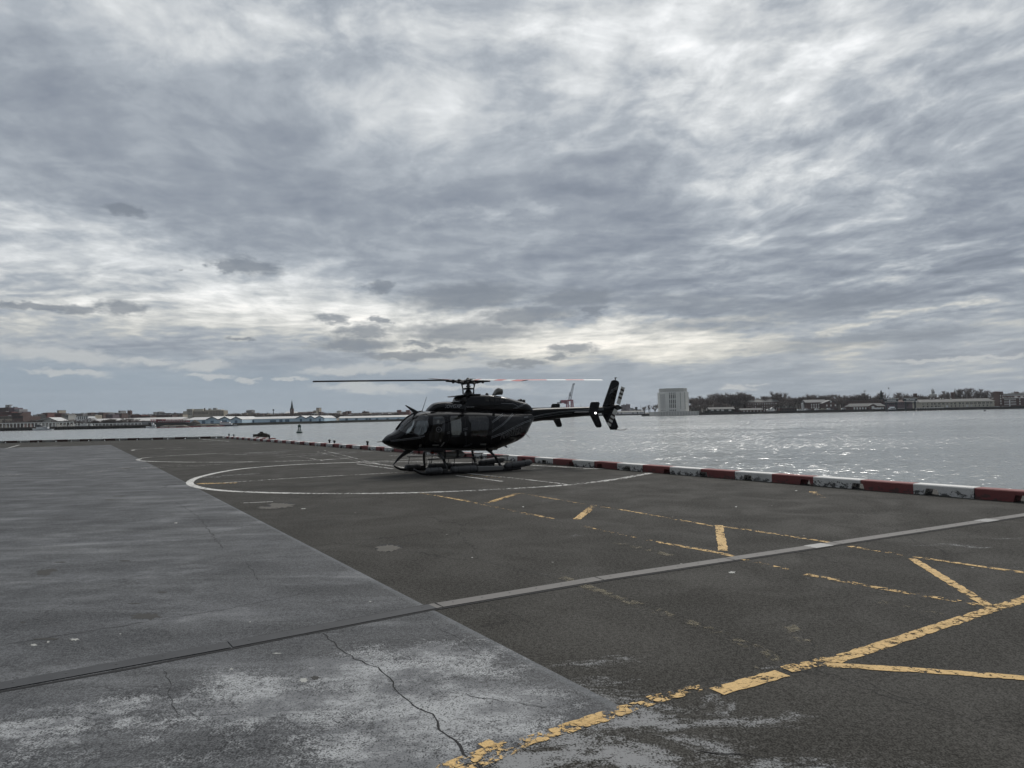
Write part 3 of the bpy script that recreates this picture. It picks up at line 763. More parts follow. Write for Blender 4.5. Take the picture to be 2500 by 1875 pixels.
# ------------------------------------------------------------------ mooring piles and buoy
M_TIMB = simple('wet_timber', (.055, .047, .036), .85, 0, .35, 2, dirt=.5, bump=.05)
M_TIMBT = simple('weathered_timber_top', (.17, .16, .14), .85, 0, .3, 2)
c = at(641, 1075, 84)
mp = thing('mooring_dolphin', 'cluster of dark timber mooring piles with two thin posts behind the kerb', 'mooring piles', (c.x, 84, WATER))
tops = [(620.5, 1060.5), (624.5, 1060.3), (628.5, 1060), (632.5, 1057.6), (636.5, 1057.4), (640.5, 1057.2), (644.5, 1057.6), (648, 1059.6), (651, 1060.2)]
for j, (px, py) in enumerate(tops):
    p = at(px, py, 84); h = p.z-WATER
    for dy in (0, .75):
        pl = mk('pile', MB().tube([(p.x-c.x, dy+random.uniform(-.1, .1), -2), (p.x-c.x, dy, h-.1*dy), (p.x-c.x, dy, h-.08*dy+.02)], [.15, .135, .11], 10), M_TIMB, mp, 40)
for z_ in (.75, 2.2):
    band_ = MB(); a, b = at(620, 1060, 84), at(650.5, 1060, 84)
    band_.box(a.x-c.x, b.x-c.x, -.24, -.16, a.z-WATER-z_-.12, a.z-WATER-z_+.02); mk('waler', band_, M_TIMBT, mp)
for px in (634, 638.5):
    p = at(px, 1054, 84); mk('post', MB().tube([(p.x-c.x, .3, p.z-WATER-1.2), (p.x-c.x, .3, p.z-WATER)], .11, 8), M_IRON, mp)
M_GRN = simple('buoy_green', (.012, .045, .034), .5, 0, .3, 3, dirt=.4)
M_DECKW = simple('buoy_grey', (.20, .22, .21), .6, .1)
Yb = 262; pb_ = at(731, 1057.5, Yb); s_ = Yb/FPX
by = thing('channel_buoy', 'dark green channel buoy with lattice tower floating on the grey water', 'buoy', (pb_.x, Yb, WATER))
u = s_
mk('float', MB().lathe([(6.0*u, -.5), (7.2*u, 0), (7.2*u, 3.4*u), (6.6*u, 4.0*u), (3, 4.2*u)][:4], n=18), M_GRN, by, 40)
fr = MB()
for k in range(4):
    a = R(45+90*k); fr.tube([(4.6*u*math.cos(a), 4.6*u*math.sin(a), 4*u), (2.8*u*math.cos(a), 2.8*u*math.sin(a), 13.5*u)], .5*u, 6)
    b = a+R(90)
    fr.tube([(4.2*u*math.cos(a), 4.2*u*math.sin(a), 6*u), (3.1*u*math.cos(b), 3.1*u*math.sin(b), 12*u)], .28*u, 5)
mk('lattice_tower', fr, M_GRN, by)
mk('bell', MB().lathe([(1.9*u, 5*u), (1.5*u, 7*u), (.6*u, 8.4*u)], n=10), M_DECKW, by, 40)
mk('daymark', MB().box(-3.6*u, 3.6*u, -.4*u, .4*u, 13.2*u, 19.5*u).box(-.4*u, .4*u, -3.6*u, 3.6*u, 13.2*u, 19.5*u), M_GRN, by)
mk('lantern', MB().lathe([(1.2*u, 19.5*u), (1.2*u, 21*u), (.5*u, 21.8*u)], n=10), M_DECKW, by, 40)
mk('rail', MB().tube([(6.6*u*math.cos(R(t)), 6.6*u*math.sin(R(t)), 6.6*u) for t in range(0, 375, 15)], .2*u, 5, cap=False), M_GRN, by)
# ------------------------------------------------------------------ helicopter
# local axes: +x to the nose, +y to its left side (towards the camera), z up, origin under the mast
HA = R(26); HD = 25.2
heli = thing('helicopter', 'parked glossy black helicopter with grey side stripes, red and white rotor blades and skid floats', 'helicopter',
             ((1143-1250)/FPX*HD, HD, 0), math.pi+HA)
def make_black(name='gloss_black_paint', col=(.0028, .0028, .0036), rough=.08):
    n = material(name); v = n.obj()
    n.put(n.p.inputs['Base Color'], n.mix(n.noise(v, 2, 5, .6, dims='3D'), col, tuple(c*2 for c in col)))
    n.put(n.p.inputs['Roughness'], n.mapr(n.noise(v, 3, 6, .65, dims='3D'), .35, .7, rough, rough+.08))
    n.p.inputs['Specular IOR Level'].default_value = .27
    n.put(n.p.inputs['Normal'], n.bump(n.noise(v, 1.3, 3, .5, dims='3D'), .012))
    return n.mat
M_BLK = make_black()
M_MATB = simple('satin_black', (.010, .010, .011), .45, 0, .2)
M_DARK = simple('dark_cabin_lining', (.016, .015, .015), .8)
M_SEAT = simple('black_leather', (.014, .014, .016), .55, 0, .2, 4)
M_STRIPE = simple('grey_stripe', (.19, .20, .21), .35, .3, .1)
M_REG = simple('dark_grey_lettering', (.045, .044, .044), .5)
M_LETT = simple('pale_lettering', (.32, .33, .34), .5)
M_METAL = simple('worn_steel', (.20, .195, .185), .4, .8, .3, 8)
M_DMETAL = simple('dark_rotor_metal', (.035, .034, .033), .5, .5, .3, 8)
M_EXH = simple('exhaust_grey', (.15, .15, .14), .5, .5, .2, 3)
M_FLOAT = simple('float_bag_cover', (.065, .067, .070), .75, 0, .35, 3, bump=.02)
M_BRED = simple('blade_red', (.46, .10, .085), .5); M_BWHT = simple('blade_white', (.66, .66, .64), .5)
M_BDRK = simple('blade_dark', (.030, .019, .015), .5)
M_TRAY = simple('float_tray_grey', (.15, .15, .145), .55)
M_BOTT = simple('gas_bottle_grey', (.42, .42, .40), .5)
M_LGREY = simple('step_grey', (.22, .22, .21), .6)
M_BEAC = simple('beacon_red', (.35, .06, .04), .3)
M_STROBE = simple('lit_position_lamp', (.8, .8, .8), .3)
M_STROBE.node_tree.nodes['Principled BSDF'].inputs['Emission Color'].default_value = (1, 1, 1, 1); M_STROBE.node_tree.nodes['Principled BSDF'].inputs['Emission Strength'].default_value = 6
def make_glass(name='tinted_glass', tint=(.16, .17, .18, 1), ior=1.65):
    n = material(name); t = n.t
    n.n.remove(n.p)
    tr = n.new('ShaderNodeBsdfTransparent'); tr.inputs[0].default_value = tint
    gl = n.new('ShaderNodeBsdfGlossy'); gl.inputs[0].default_value = (1, 1, 1, 1); gl.inputs['Roughness'].default_value = .03
    fr = n.new('ShaderNodeFresnel'); fr.inputs[0].default_value = ior
    mx = n.new('ShaderNodeMixShader')
    n.put(mx.inputs[0], n.M('MULTIPLY', fr.outputs[0], 1.0)); n.l.new(tr.outputs[0], mx.inputs[1]); n.l.new(gl.outputs[0], mx.inputs[2])
    n.l.new(mx.outputs[0], n.out.inputs[0]); return n.mat
M_GLASS = make_glass(); M_GLASSC = make_glass('clear_glass', (.62, .61, .56, 1)); M_GLASSW = make_glass('windshield_glass', (.60, .63, .65, 1), 1.7)

def interp(tab, u):
    """tab rows sorted by falling u; Catmull-free linear blend"""
    if u >= tab[0][0]: return tab[0][1:]
    for a, b in zip(tab, tab[1:]):
        if u >= b[0]:
            t = (a[0]-u)/(a[0]-b[0]); return [p+(q-p)*t for p, q in zip(a[1:], b[1:])]
    return tab[-1][1:]
def fine(tab, sub=4):
    out = []
    for i in range(len(tab)-1):
        p0, p1, p2, p3 = tab[max(i-1, 0)], tab[i], tab[i+1], tab[min(i+2, len(tab)-1)]
        for j in range(sub):
            t = j/sub
            row = []
            for k in range(len(p1)):
                m1 = (p2[k]-p0[k])/2; m2 = (p3[k]-p1[k])/2
                row.append((2*t**3-3*t*t+1)*p1[k]+(t**3-2*t*t+t)*m1+(-2*t**3+3*t*t)*p2[k]+(t**3-t*t)*m2)
            row[0] = p1[0]+(p2[0]-p1[0])*t
            out.append(row)
    return out+[list(tab[-1])]
#        u     zb    zt    w     zm   exponent
HULL = fine([
 (3.15, 1.12, 1.17, .035, 1.145, 2.0), (3.08, 1.06, 1.25, .15, 1.15, 2.0), (2.97, 1.00, 1.345, .29, 1.16, 2.1), (2.80, .92, 1.42, .43, 1.17, 2.2), (2.66, .875, 1.52, .52, 1.19, 2.2),
 (2.50, .84, 1.73, .60, 1.22, 2.25), (2.30, .81, 1.905, .69, 1.26, 2.35), (2.05, .785, 2.045, .78, 1.31, 2.5), (1.75, .77, 2.12, .85, 1.34, 2.8), (1.40, .76, 2.15, .89, 1.36, 3.1),
 (1.0, .745, 2.16, .91, 1.37, 3.3), (.5, .725, 2.16, .92, 1.37, 3.3), (0, .705, 2.15, .92, 1.37, 3.3), (-.5, .69, 2.135, .90, 1.39, 3.2), (-.85, .70, 2.12, .86, 1.42, 3.0),
 (-1.1, .77, 2.11, .80, 1.46, 2.8), (-1.45, .86, 2.095, .69, 1.53, 2.6), (-1.8, .97, 2.08, .56, 1.60, 2.5), (-2.05, 1.08, 2.06, .46, 1.66, 2.4), (-2.2, 1.22, 2.05, .40, 1.72, 2.3), (-2.33, 1.42, 2.04, .33, 1.80, 2.2), (-2.5, 1.66, 2.03, .24, 1.86, 2.1)], 4)
def ysec(row, z):
    zb, zt, w_, zm, e = row
    h = (zt-zm) if z >= zm else (zm-zb)
    t = min(1, abs(z-zm)/max(h, 1e-4))
    return w_*max(0, 1-t**e)**(1/e)
def hy(u, z): return ysec(interp(HULL, u), z)
NR = 48
def ring(u, row, n=NR, dx=0):
    zb, zt, w_, zm, e = row; vs = []
    for j in range(n):
        t = 2*math.pi*j/n; c, s = math.cos(t), math.sin(t)
        y = w_*math.copysign(abs(c)**(2/e), c); z = zm+(zt-zm if s > 0 else zm-zb)*math.copysign(abs(s)**(2/e), s)
        vs.append((u, y, z))
    return vs
# window outlines on the side (u, z)
WIN = {
 'windshield': [(2.66, 1.50), (2.50, 1.70), (2.30, 1.865), (2.05, 1.985), (1.78, 2.03), (1.73, 1.96), (1.74, 1.70), (1.86, 1.44), (1.98, 1.33), (2.30, 1.34), (2.52, 1.39)],
 'front_door_window': [(1.62, 1.94), (1.56, 1.98), (1.30, 1.98), (1.22, 1.92), (1.20, 1.75), (1.25, 1.35), (1.37, 1.07), (1.48, 1.04), (1.74, 1.09), (1.82, 1.18), (1.80, 1.35), (1.68, 1.65)],
 'middle_window': [(1.00, 1.97), (.66, 1.97), (.63, 1.92), (.64, 1.40), (.70, 1.28), (.98, 1.28), (1.04, 1.36), (1.04, 1.92)],
 'rear_door_window': [(.36, 1.94), (-.32, 1.93), (-.40, 1.86), (-.40, 1.70), (-.33, 1.28), (-.24, 1.19), (.22, 1.18), (.32, 1.24), (.38, 1.86)],
}
def inside(p, poly):
    x, y = p; c = False
    for (x1, y1), (x2, y2) in zip(poly, poly[1:]+poly[:1]):
        if (y1 > y) != (y2 > y) and x < (x2-x1)*(y-y1)/(y2-y1)+x1: c = not c
    return c
us_ = [3.15+(-2.5-3.15)*i/150 for i in range(151)]
hb = MB(); rings = [ring(u, interp(HULL, u), 96) for u in us_]
hb.loft(rings)
keep = []
for f in hb.f:
    cx = sum(hb.v[i][0] for i in f)/len(f); cz = sum(hb.v[i][2] for i in f)/len(f); cy = sum(hb.v[i][1] for i in f)/len(f)
    keep.append(not any(inside((cx, cz), poly) and abs(cy) > (.045 if nm == 'windshield' else .3) for nm, poly in WIN.items()))
hb.f = [f for f, k in zip(hb.f, keep) if k]; hb.m = [0]*len(hb.f)
body = mk('body', hb, M_BLK, heli, 'all')
def patch_side(name, poly, sgn, mat_, off=.004, parent=heli, n=16, grow=1.0, yfun=hy):
    """a skin patch that follows the fuselage side inside the outline poly"""
    us = [p[0] for p in poly]; u0_, u1_ = min(us), max(us); vs = []; fs = []
    cu, cz = sum(us)/len(us), sum(p[1] for p in poly)/len(poly)
    poly = [(cu+(p[0]-cu)*grow, cz+(p[1]-cz)*grow) for p in poly]
    u0_, u1_ = min(p[0] for p in poly), max(p[0] for p in poly)
    m_ = 10
    for i in range(n+1):
        u = u0_+(u1_-u0_)*(i+.02)/(n+.04)
        zs = sorted(y1+(y2-y1)*(u-x1)/(x2-x1) for (x1, y1), (x2, y2) in zip(poly, poly[1:]+poly[:1]) if (x1 > u) != (x2 > u))
        lo, hi_ = zs[0], zs[-1]
        for j in range(m_+1):
            z = lo+(hi_-lo)*j/m_; vs.append((u, sgn*(yfun(u, z)+off), z))
    fs = [(i*(m_+1)+j, (i+1)*(m_+1)+j, (i+1)*(m_+1)+j+1, i*(m_+1)+j+1) for i in range(n) for j in range(m_)]
    return mk(name, MB().add(vs, fs), mat_, parent, 'all')
def side_strip(mb, pts, wd, sgn, off=.008, yfun=hy, sub=8):
    """thin band painted along the side"""
    q = []
    for a, b in zip(pts, pts[1:]):
        q += [(a[0]+(b[0]-a[0])*i/sub, a[1]+(b[1]-a[1])*i/sub) for i in range(sub)]
    q.append(pts[-1]); up_, lo_ = [], []
    for i, p in enumerate(q):
        a, b = q[max(i-1, 0)], q[min(i+1, len(q)-1)]; d = Vector((b[0]-a[0], b[1]-a[1])).normalized(); nx, nz_ = -d.y*wd/2, d.x*wd/2
        for lst, s in ((up_, 1), (lo_, -1)):
            u, z = p[0]+nx*s, p[1]+nz_*s; lst.append((u, sgn*(yfun(u, z)+off), z))
    n = len(q); mb.add(up_+lo_, [(i, n+i, n+i+1, i+1) for i in range(n-1)])
for sgn in (1, -1):
    for nm, poly in WIN.items():
        gl = patch_side(nm, poly, sgn, {'middle_window': M_GLASSC, 'windshield': M_GLASSW}.get(nm, M_GLASS), .003, grow=1.02)
        fb = MB(); side_strip(fb, poly+[poly[0]], .035, sgn, .005, sub=4)
        mk('window_frame', fb, M_BLK, gl, 'all')
    # doors: dark seam lines and handles
    for nm, poly in (('front_door', [(1.80, 2.03), (1.12, 2.04), (1.10, 1.2), (1.22, .84), (1.90, .86), (2.02, 1.2), (1.80, 1.55)]), ('rear_door', [(.50, 2.03), (-.46, 2.01), (-.52, 1.3), (-.40, .84), (.45, .84), (.50, 1.2)])):
        db = MB(); side_strip(db, poly+[poly[0]], .012, sgn, .002); d_ = mk(nm, db, M_MATB, heli)
        hb2 = MB(); hu, hz = (1.66, .98) if 'front' in nm else (-.05, .95)
        side_strip(hb2, [(hu, hz), (hu-.22, hz-.005)], .045, sgn, .02); mk('handle', hb2, M_LGREY, d_)
        if 'front' in nm:
            hb3 = MB(); side_strip(hb3, [(1.27, 1.07), (1.36, .92)], .045, sgn, .012); mk('step_plate', hb3, M_LGREY, d_)
    # stripes, each its own mesh
    def stripe(pts, wd, par=heli, nm='side_stripe', yf=hy, off=.008, sub=8):
        q = MB(); side_strip(q, pts, wd*1.1, sgn, off, yf, sub); mk(nm, q, M_STRIPE, par, 'all')
    for d in (0, .045):
        stripe([(-.50, 1.72-d), (-.75, 1.86-d), (-1.05, 2.0-d)], .012)
        stripe([(-.48, 1.40-d), (-.9, 1.62-d), (-1.3, 1.88-d), (-1.5, 2.0-d)], .012)
        stripe([(-.45, 1.19-d), (-.9, 1.32-d), (-1.5, 1.53-d), (-1.95, 1.68-d), (-2.3, 1.76-d)], .012)
        stripe([(.60, 1.50-d), (.44, 1.53-d)], .010); stripe([(1.18, 1.39-d), (1.07, 1.42-d)], .010)
        stripe([(.55, .90-d*.8), (.25, 1.0-d*.8)], .008)
    stripe([(2.95, 1.17), (2.5, 1.22), (2.05, 1.27), (1.93, 1.30)], .022); stripe([(2.95, 1.135), (2.5, 1.18), (2.05, 1.225)], .010)
    vb = MB(); side_strip(vb, [(2.08, .98), (2.00, .98)], .09, sgn, .006); mk('vent_plate', vb, M_LGREY, heli)
    lb = MB(); side_strip(lb, [(-1.95, 1.84), (-2.15, 1.85)], .02, sgn, .02); mk('fuel_cap', lb, M_LETT, heli)
    pb2 = MB(); side_strip(pb2, [(-.55, 1.80), (-.55, 1.42), (-.80, 1.42), (-.80, 1.80), (-.55, 1.80)], .010, sgn, .003); mk('baggage_door', pb2, M_MATB, heli)
# windshield centre post, nose seam
for sgn in (1, -1):
    for nm, poly in (('chin_window', [(2.72, .99), (2.35, .90), (2.30, .96), (2.62, 1.07)]),):
        patch_side(nm, poly, sgn, M_GLASS, .004)
cp = MB()
cp.tube([(u, 0, interp(HULL, u)[1]+.004) for u in (2.66, 2.55, 2.4, 2.25, 2.05, 1.85, 1.72)], .035, 8)
mk('windshield_post', cp, M_BLK, heli, 'all')
# cabin
cb = MB(); cb.box(-.62, 2.1, -.72, .72, .80, .90); mk('cabin_floor', cb, M_DARK, heli)
mk('rear_bulkhead', MB().box(-.66, -.60, -.78, .78, .90, 2.0), M_DARK, heli)
mk('roof_lining', MB().box(-.5, 1.6, -.55, .55, 2.075, 2.10), M_DARK, heli)
mk('instrument_panel', MB().prism([(2.12, .9), (2.28, .9), (2.30, 1.26), (2.16, 1.40), (2.04, 1.36), (2.06, 1.2)], -.32, .32, 'y'), M_DARK, heli)
def seat(x, y, f):
    sb = MB()
    pr = lambda pts: [(x+f*a, b) for a, b in pts]
    sb.prism(pr([(.28, .90), (.28, 1.08), (-.25, 1.06), (-.25, .90)]), y-.23, y+.23, 'y')
    sb.prism(pr([(-.16, 1.06), (-.27, 1.06), (-.42, 1.66), (-.36, 1.70), (-.30, 1.66)]), y-.22, y+.22, 'y')
    s_ = mk('seat', sb, M_SEAT, heli, bevel=.03)
    mk('headrest', MB().prism(pr([(-.33, 1.70), (-.43, 1.70), (-.46, 1.86), (-.37, 1.87)]), y-.12, y+.12, 'y'), M_SEAT, s_, bevel=.02)
for x, y, f in ((1.55, .36, 1), (1.55, -.36, 1), (.72, .45, -1), (.72, -.45, -1), (-.22, .5, 1), (-.22, 0, 1), (-.22, -.5, 1)): seat(x, y, f)
# cowlings on the roof: (u, zb, zt, w, zm, e)
def loftpart(name, tab, mat_, parent=heli, n=32, sub=4, smooth='all'):
    mb = MB(); t = fine(tab, sub); mb.loft([ring(r[0], r[1:], n) for r in t]); return mk(name, mb, mat_, parent, smooth)
loftpart('roof_fairing', [(1.60, 2.04, 2.14, .12, 2.10, 2.2), (1.50, 2.02, 2.25, .26, 2.12, 2.2), (1.36, 2.0, 2.37, .36, 2.14, 2.4), (1.22, 2.0, 2.425, .42, 2.16, 2.6), (.95, 2.0, 2.45, .47, 2.18, 3), (.6, 2.0, 2.44, .49, 2.18, 3), (.3, 2.0, 2.43, .50, 2.18, 3)], M_BLK)
tw = loftpart('engine_cowling', [(.50, 2.0, 2.46, .40, 2.22, 5), (.44, 2.0, 2.59, .43, 2.26, 5), (.36, 2.0, 2.64, .46, 2.28, 5), (.08, 2.0, 2.675, .48, 2.3, 5), (-.4, 2.0, 2.675, .50, 2.3, 5), (-.8, 2.0, 2.655, .50, 2.3, 4.6), (-1.26, 2.0, 2.595, .47, 2.28, 4), (-1.85, 1.98, 2.48, .38, 2.22, 2.5), (-2.2, 1.95, 2.40, .31, 2.16, 2.4), (-2.38, 1.92, 2.29, .26, 2.1, 2.3), (-2.5, 1.9, 2.16, .2, 2.04, 2.2)], M_BLK)
cow = [(.50, 2.0, 2.46, .40, 2.22, 5), (.36, 2.0, 2.64, .46, 2.28, 5), (.08, 2.0, 2.675, .48, 2.3, 5), (-.4, 2.0, 2.675, .50, 2.3, 5), (-.8, 2.0, 2.655, .50, 2.3, 4.6), (-1.26, 2.0, 2.595, .47, 2.28, 4), (-1.85, 1.98, 2.48, .38, 2.22, 2.5), (-2.2, 1.95, 2.40, .31, 2.16, 2.4), (-2.5, 1.9, 2.16, .2, 2.04, 2.2)]
def cy_(u, z): return ysec(interp(cow, u), z)
fair = [(1.60, 2.04, 2.14, .12, 2.10, 2.2), (1.36, 2.0, 2.37, .36, 2.14, 2.4), (.95, 2.0, 2.45, .47, 2.18, 3), (.3, 2.0, 2.43, .50, 2.18, 3)]
def fy_(u, z): return ysec(interp(fair, u), z)
mk('cowling_lip', MB().prism([(.67, 2.625), (.60, 2.65), (.1, 2.70), (-.3, 2.70), (-.3, 2.66), (.1, 2.655), (.58, 2.60)], -.42, .42, 'y'), M_BLK, heli, bevel=.012)
for sgn in (1, -1):
    patch_side('intake_screen', [(.44, 2.56), (.28, 2.58), (.24, 2.44), (.45, 2.44)], sgn, M_DMETAL, .006, tw, yfun=cy_)
    for k in range(5):
        u = -.42-.2*k; patch_side('vent_screen', [(u, 2.57-.02*k), (u-.15, 2.56-.025*k), (u-.15, 2.42), (u, 2.42)], sgn, M_DMETAL, .006, tw, 4, yfun=cy_)
    def stripe(pts, wd, par, nm, yf, off=.008):
        q = MB(); side_strip(q, pts, wd, sgn, off, yf); mk(nm, q, M_STRIPE, par, 'all')
    stripe([(-1.05, 2.355), (-1.55, 2.34), (-1.72, 2.27), (-1.78, 2.2)], .014, tw, 'cowling_ledge', cy_, .012)
    for d in (0, .05, .1): stripe([(-1.55-d*1.4, 2.16), (-1.9-d*1.4, 2.30), (-2.1-d, 2.36)], .009, tw, 'cowling_stripe', cy_)
    sb_ = MB(); side_strip(sb_, [(.56, 2.40), (.56, 2.05)], .012, sgn, .006, fy_, 4); mk('cowling_seam', sb_, M_MATB, tw)
    # small lettering on the roof fairing
    for txt, uu, zz_, sz, sh in (('NOVGXP', .82, 2.27, .16, .35), ('flyt', 1.05, 2.33, .07, .3), ('Z Helicopter', .18, 2.25, .075, 0)):
        vs, fs = text_mesh(txt, sz, sh); fn = fy_ if uu > .5 else cy_
        mk('lettering', MB().add([(uu-sgn*v.x, sgn*(fn(uu-sgn*v.x, zz_+v.y)+.012), zz_+v.y) for v in vs], fs), M_LETT, tw)
    vs, fs = text_mesh('N403TD', .30, .42, .004)
    mk('registration_lettering', MB().add([(-1.29-sgn*v.x*.92, sgn*(hy(-1.29-sgn*v.x*.92, 1.28+v.y-(v.x*sgn*-.20 if sgn < 0 else -v.x*.20))+.010), 1.28+v.y+v.x*sgn*.20*sgn) for v in vs], fs), M_REG, heli)
    # small round emblem on the front door
    eb = MB()
    for r_, k in ((.085, 18),):
        pts = [(1.46+r_*math.cos(2*math.pi*i/k), 1.50+r_*math.sin(2*math.pi*i/k)) for i in range(k+1)]; side_strip(eb, pts, .018, sgn, .012, sub=1)
        pts = [(1.46+.04*math.cos(2*math.pi*i/5*2), 1.50+.04*math.sin(2*math.pi*i/5*2)) for i in range(6)]; side_strip(eb, pts, .014, sgn, .012, sub=1)
    mk('door_emblem', eb, M_STRIPE, heli)
    vs, fs = text_mesh('ERR', .09, 0)
    mk('lettering', MB().add([(.52+v.y*-sgn, sgn*(hy(.52, 1.35-v.x)+.012), 1.33-v.x*.9) for v in vs], fs), M_LETT, heli)
# exhaust scoop
xb = MB(); path = [(-.86, 2.60, .05), (-.90, 2.68, .10), (-.97, 2.755, .125), (-1.07, 2.79, .125), (-1.17, 2.79, .12), (-1.22, 2.78, .115)]
rg = []
for i, (u, z, r_) in enumerate(path):
    t = R(75-75*min(1, i/3)); rg.append([(u+math.sin(t)*0-math.cos(R(90)-0)*0+r_*math.cos(a)*math.sin(t)*-.6, .17+r_*1.15*math.sin(a), z+r_*math.cos(a)*math.cos(t)*1.0) for a in (2*math.pi*j/20 for j in range(20))])
xb.loft(rg, caps=False)
ex_ = mk('exhaust_stack', xb, M_EXH, heli, 'all'); sd_ = ex_.modifiers.new('wall', 'SOLIDIFY'); sd_.thickness = .015
mk('anti_collision_light', MB().lathe([(.06, 2.66), (.06, 2.70), (.04, 2.735), (.01, 2.745)], (-.72, 0, 0), 12), M_MATB, heli, 'all')
ob = MB()
for dx_, dy_, h in ((0, .05, .10), (-.12, -.06, .12), (.1, 0, .08), (-.2, .04, .09)): ob.lathe([(.055, 2.38), (.06, 2.38+h), (.03, 2.40+h)], (-1.98+dx_, dy_, 0), 10)
mk('oil_cooler_vent', ob, M_DMETAL, heli, 'all')
# tail boom
BOOM = [(-2.0, 1.62, 2.12, .33, 1.88, 2.2), (-2.5, 1.655, 2.155, .245, 1.90, 2.7), (-3.5, 1.755, 2.17, .20, 1.96, 2.7), (-4.87, 1.83, 2.185, .165, 2.01, 2.7), (-5.54, 1.93, 2.18, .125, 2.06, 2.7), (-5.9, 1.97, 2.19, .11, 2.08, 2), (-6.10, 2.0, 2.25, .12, 2.13, 2.2), (-6.30, 2.03, 2.255, .11, 2.14, 2.2), (-6.45, 2.06, 2.2, .075, 2.13, 2), (-6.57, 2.10, 2.13, .015, 2.115, 2)]
M_BOOM = simple('worn_black_paint', (.004, .004, .005), .38, 0, .3, 3, .14)
tb_ = loftpart('tail_boom', BOOM, M_BOOM, n=28, sub=5)
def by_(u, z): return ysec(interp(BOOM, u), z)
for sgn in (1, -1):
    for d, wd in ((0, .014), (.035, .008), (.10, .008)):
        sb_ = MB(); side_strip(sb_, [(-2.3, 1.83-d*.6), (-2.9, 1.94-d), (-3.6, 2.02-d), (-4.4, 2.06-d*.8), (-5.6, 2.10-d*.5)], wd, sgn, .006, by_); mk('boom_stripe', sb_, M_STRIPE, tb_, 'all')
mk('drive_shaft_cover', MB().box(-5.7, -2.45, -.05, .05, 2.12, 2.185), simple('dull_black', (.007, .007, .007), .8, 0, .2, 3, .12), tb_, bevel=.03)
mk('boom_underside_fairing', MB().box(-3.5, -2.6, -.05, .05, 1.70, 1.79), M_MATB, tb_, bevel=.02)
def plate(name, poly, y0, y1, parent, mat_=M_BLK, off=0, bev=.012):
    return mk(name, MB().prism(poly, y0, y1, 'y'), mat_, parent, bevel=bev)
vf = plate('tail_fin', [(-5.67, 2.18), (-6.09, 3.12), (-6.13, 3.19), (-6.22, 3.23), (-6.36, 3.21), (-6.45, 3.16), (-6.47, 3.08), (-6.19, 2.2), (-6.12, 2.02), (-6.24, 1.7), (-6.38, 1.36), (-6.27, 1.26), (-6.02, 1.27), (-5.62, 1.95)], -.10, -.03, heli)
for sgn, yy in ((1, -.028), (-1, -.102)):
    for k in range(4):
        u, z = -5.98-.03*k, 2.75+.05*k; mk('fin_stripe', MB().add([(u, yy, z-.08), (u, yy, z-.07), (u-.37, yy, z+.13), (u-.37, yy, z+.12)], [(0, 1, 2, 3)]), M_STRIPE, vf)
mk('tail_light', MB().tube([(-6.30, -.065, 3.2), (-6.31, -.065, 3.31)], .022, 8).box(-6.37, -6.28, -.08, -.05, 3.29, 3.33), M_METAL, heli)
mk('tail_skid', MB().tube([(-6.25, -.065, 1.27), (-6.5, -.065, 1.25), (-6.68, -.065, 1.255), (-6.76, -.065, 1.29)], .016, 8), M_DMETAL, heli)
stp = [(-4.12, 1.98), (-4.16, 2.01), (-4.32, 2.0), (-4.46, 1.965), (-4.32, 1.95), (-4.15, 1.955)]
hs = mk('stabilizer', MB().prism(stp, -1.42, 1.42, 'y'), M_BLK, heli, 30)
fl = [(-4.17, 2.30), (-4.22, 2.345), (-4.50, 2.35), (-4.56, 2.30), (-4.46, 1.95), (-4.62, 1.50), (-4.60, 1.43), (-4.56, 1.41), (-4.42, 1.41), (-4.37, 1.45), (-4.08, 1.97)]
for y0, y1 in ((1.42, 1.47), (-1.47, -1.42)): mk('end_plate', MB().prism(fl, y0, y1, 'y'), M_BLK, hs, bevel=.01)
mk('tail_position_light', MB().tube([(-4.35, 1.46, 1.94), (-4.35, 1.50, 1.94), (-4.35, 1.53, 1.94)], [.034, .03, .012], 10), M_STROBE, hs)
# tail rotor on the left side
tr_c = (-6.17, .22, 2.16)
mk('tail_gearbox', MB().tube([(-6.17, 0, 2.14), (-6.17, .16, 2.16), (-6.17, .26, 2.16)], [.07, .05, .035], 12), M_DMETAL, heli, 40)
trb = mk('tail_rotor_hub', MB().tube([(-6.17, .18, 2.16), (-6.17, .27, 2.16)], .075, 10).box(-6.24, -6.10, .20, .25, 2.08, 2.24), M_DMETAL, heli)
M_TB, M_TW = M_BDRK, simple('tail_blade_white', (.52, .52, .49), .6)
def tail_blade(a0, r0_, r1_):
    mb = MB(); d = Vector((math.cos(a0), 0, math.sin(a0))); e = Vector((-math.sin(a0), 0, math.cos(a0)))
    cuts = [r0_, r0_+.22, r0_+.30, r0_+.38, r0_+.46, r0_+.54, r0_+.62, r1_]
    for i, (a, b) in enumerate(zip(cuts, cuts[1:])):
        q = []
        for r_ in (a, b):
            c = Vector(tr_c)+d*r_; wd = .085
            q += [c+e*wd+Vector((0, .008, 0)), c-e*wd+Vector((0, .008, 0)), c-e*wd-Vector((0, .008, 0)), c+e*wd-Vector((0, .008, 0))]
        mb.add(q, [(0, 1, 5, 4), (1, 2, 6, 5), (2, 3, 7, 6), (3, 0, 4, 7)]+([(0, 3, 2, 1)] if i == 0 else [])+([(4, 5, 6, 7)] if i == len(cuts)-2 else []), i % 2)
    return mk('tail_rotor_blade', mb, [M_TW, M_TB], heli)
tail_blade(math.atan2(.78, -.30), .12, .83); tail_blade(math.atan2(-.70, .42), .12, .83)
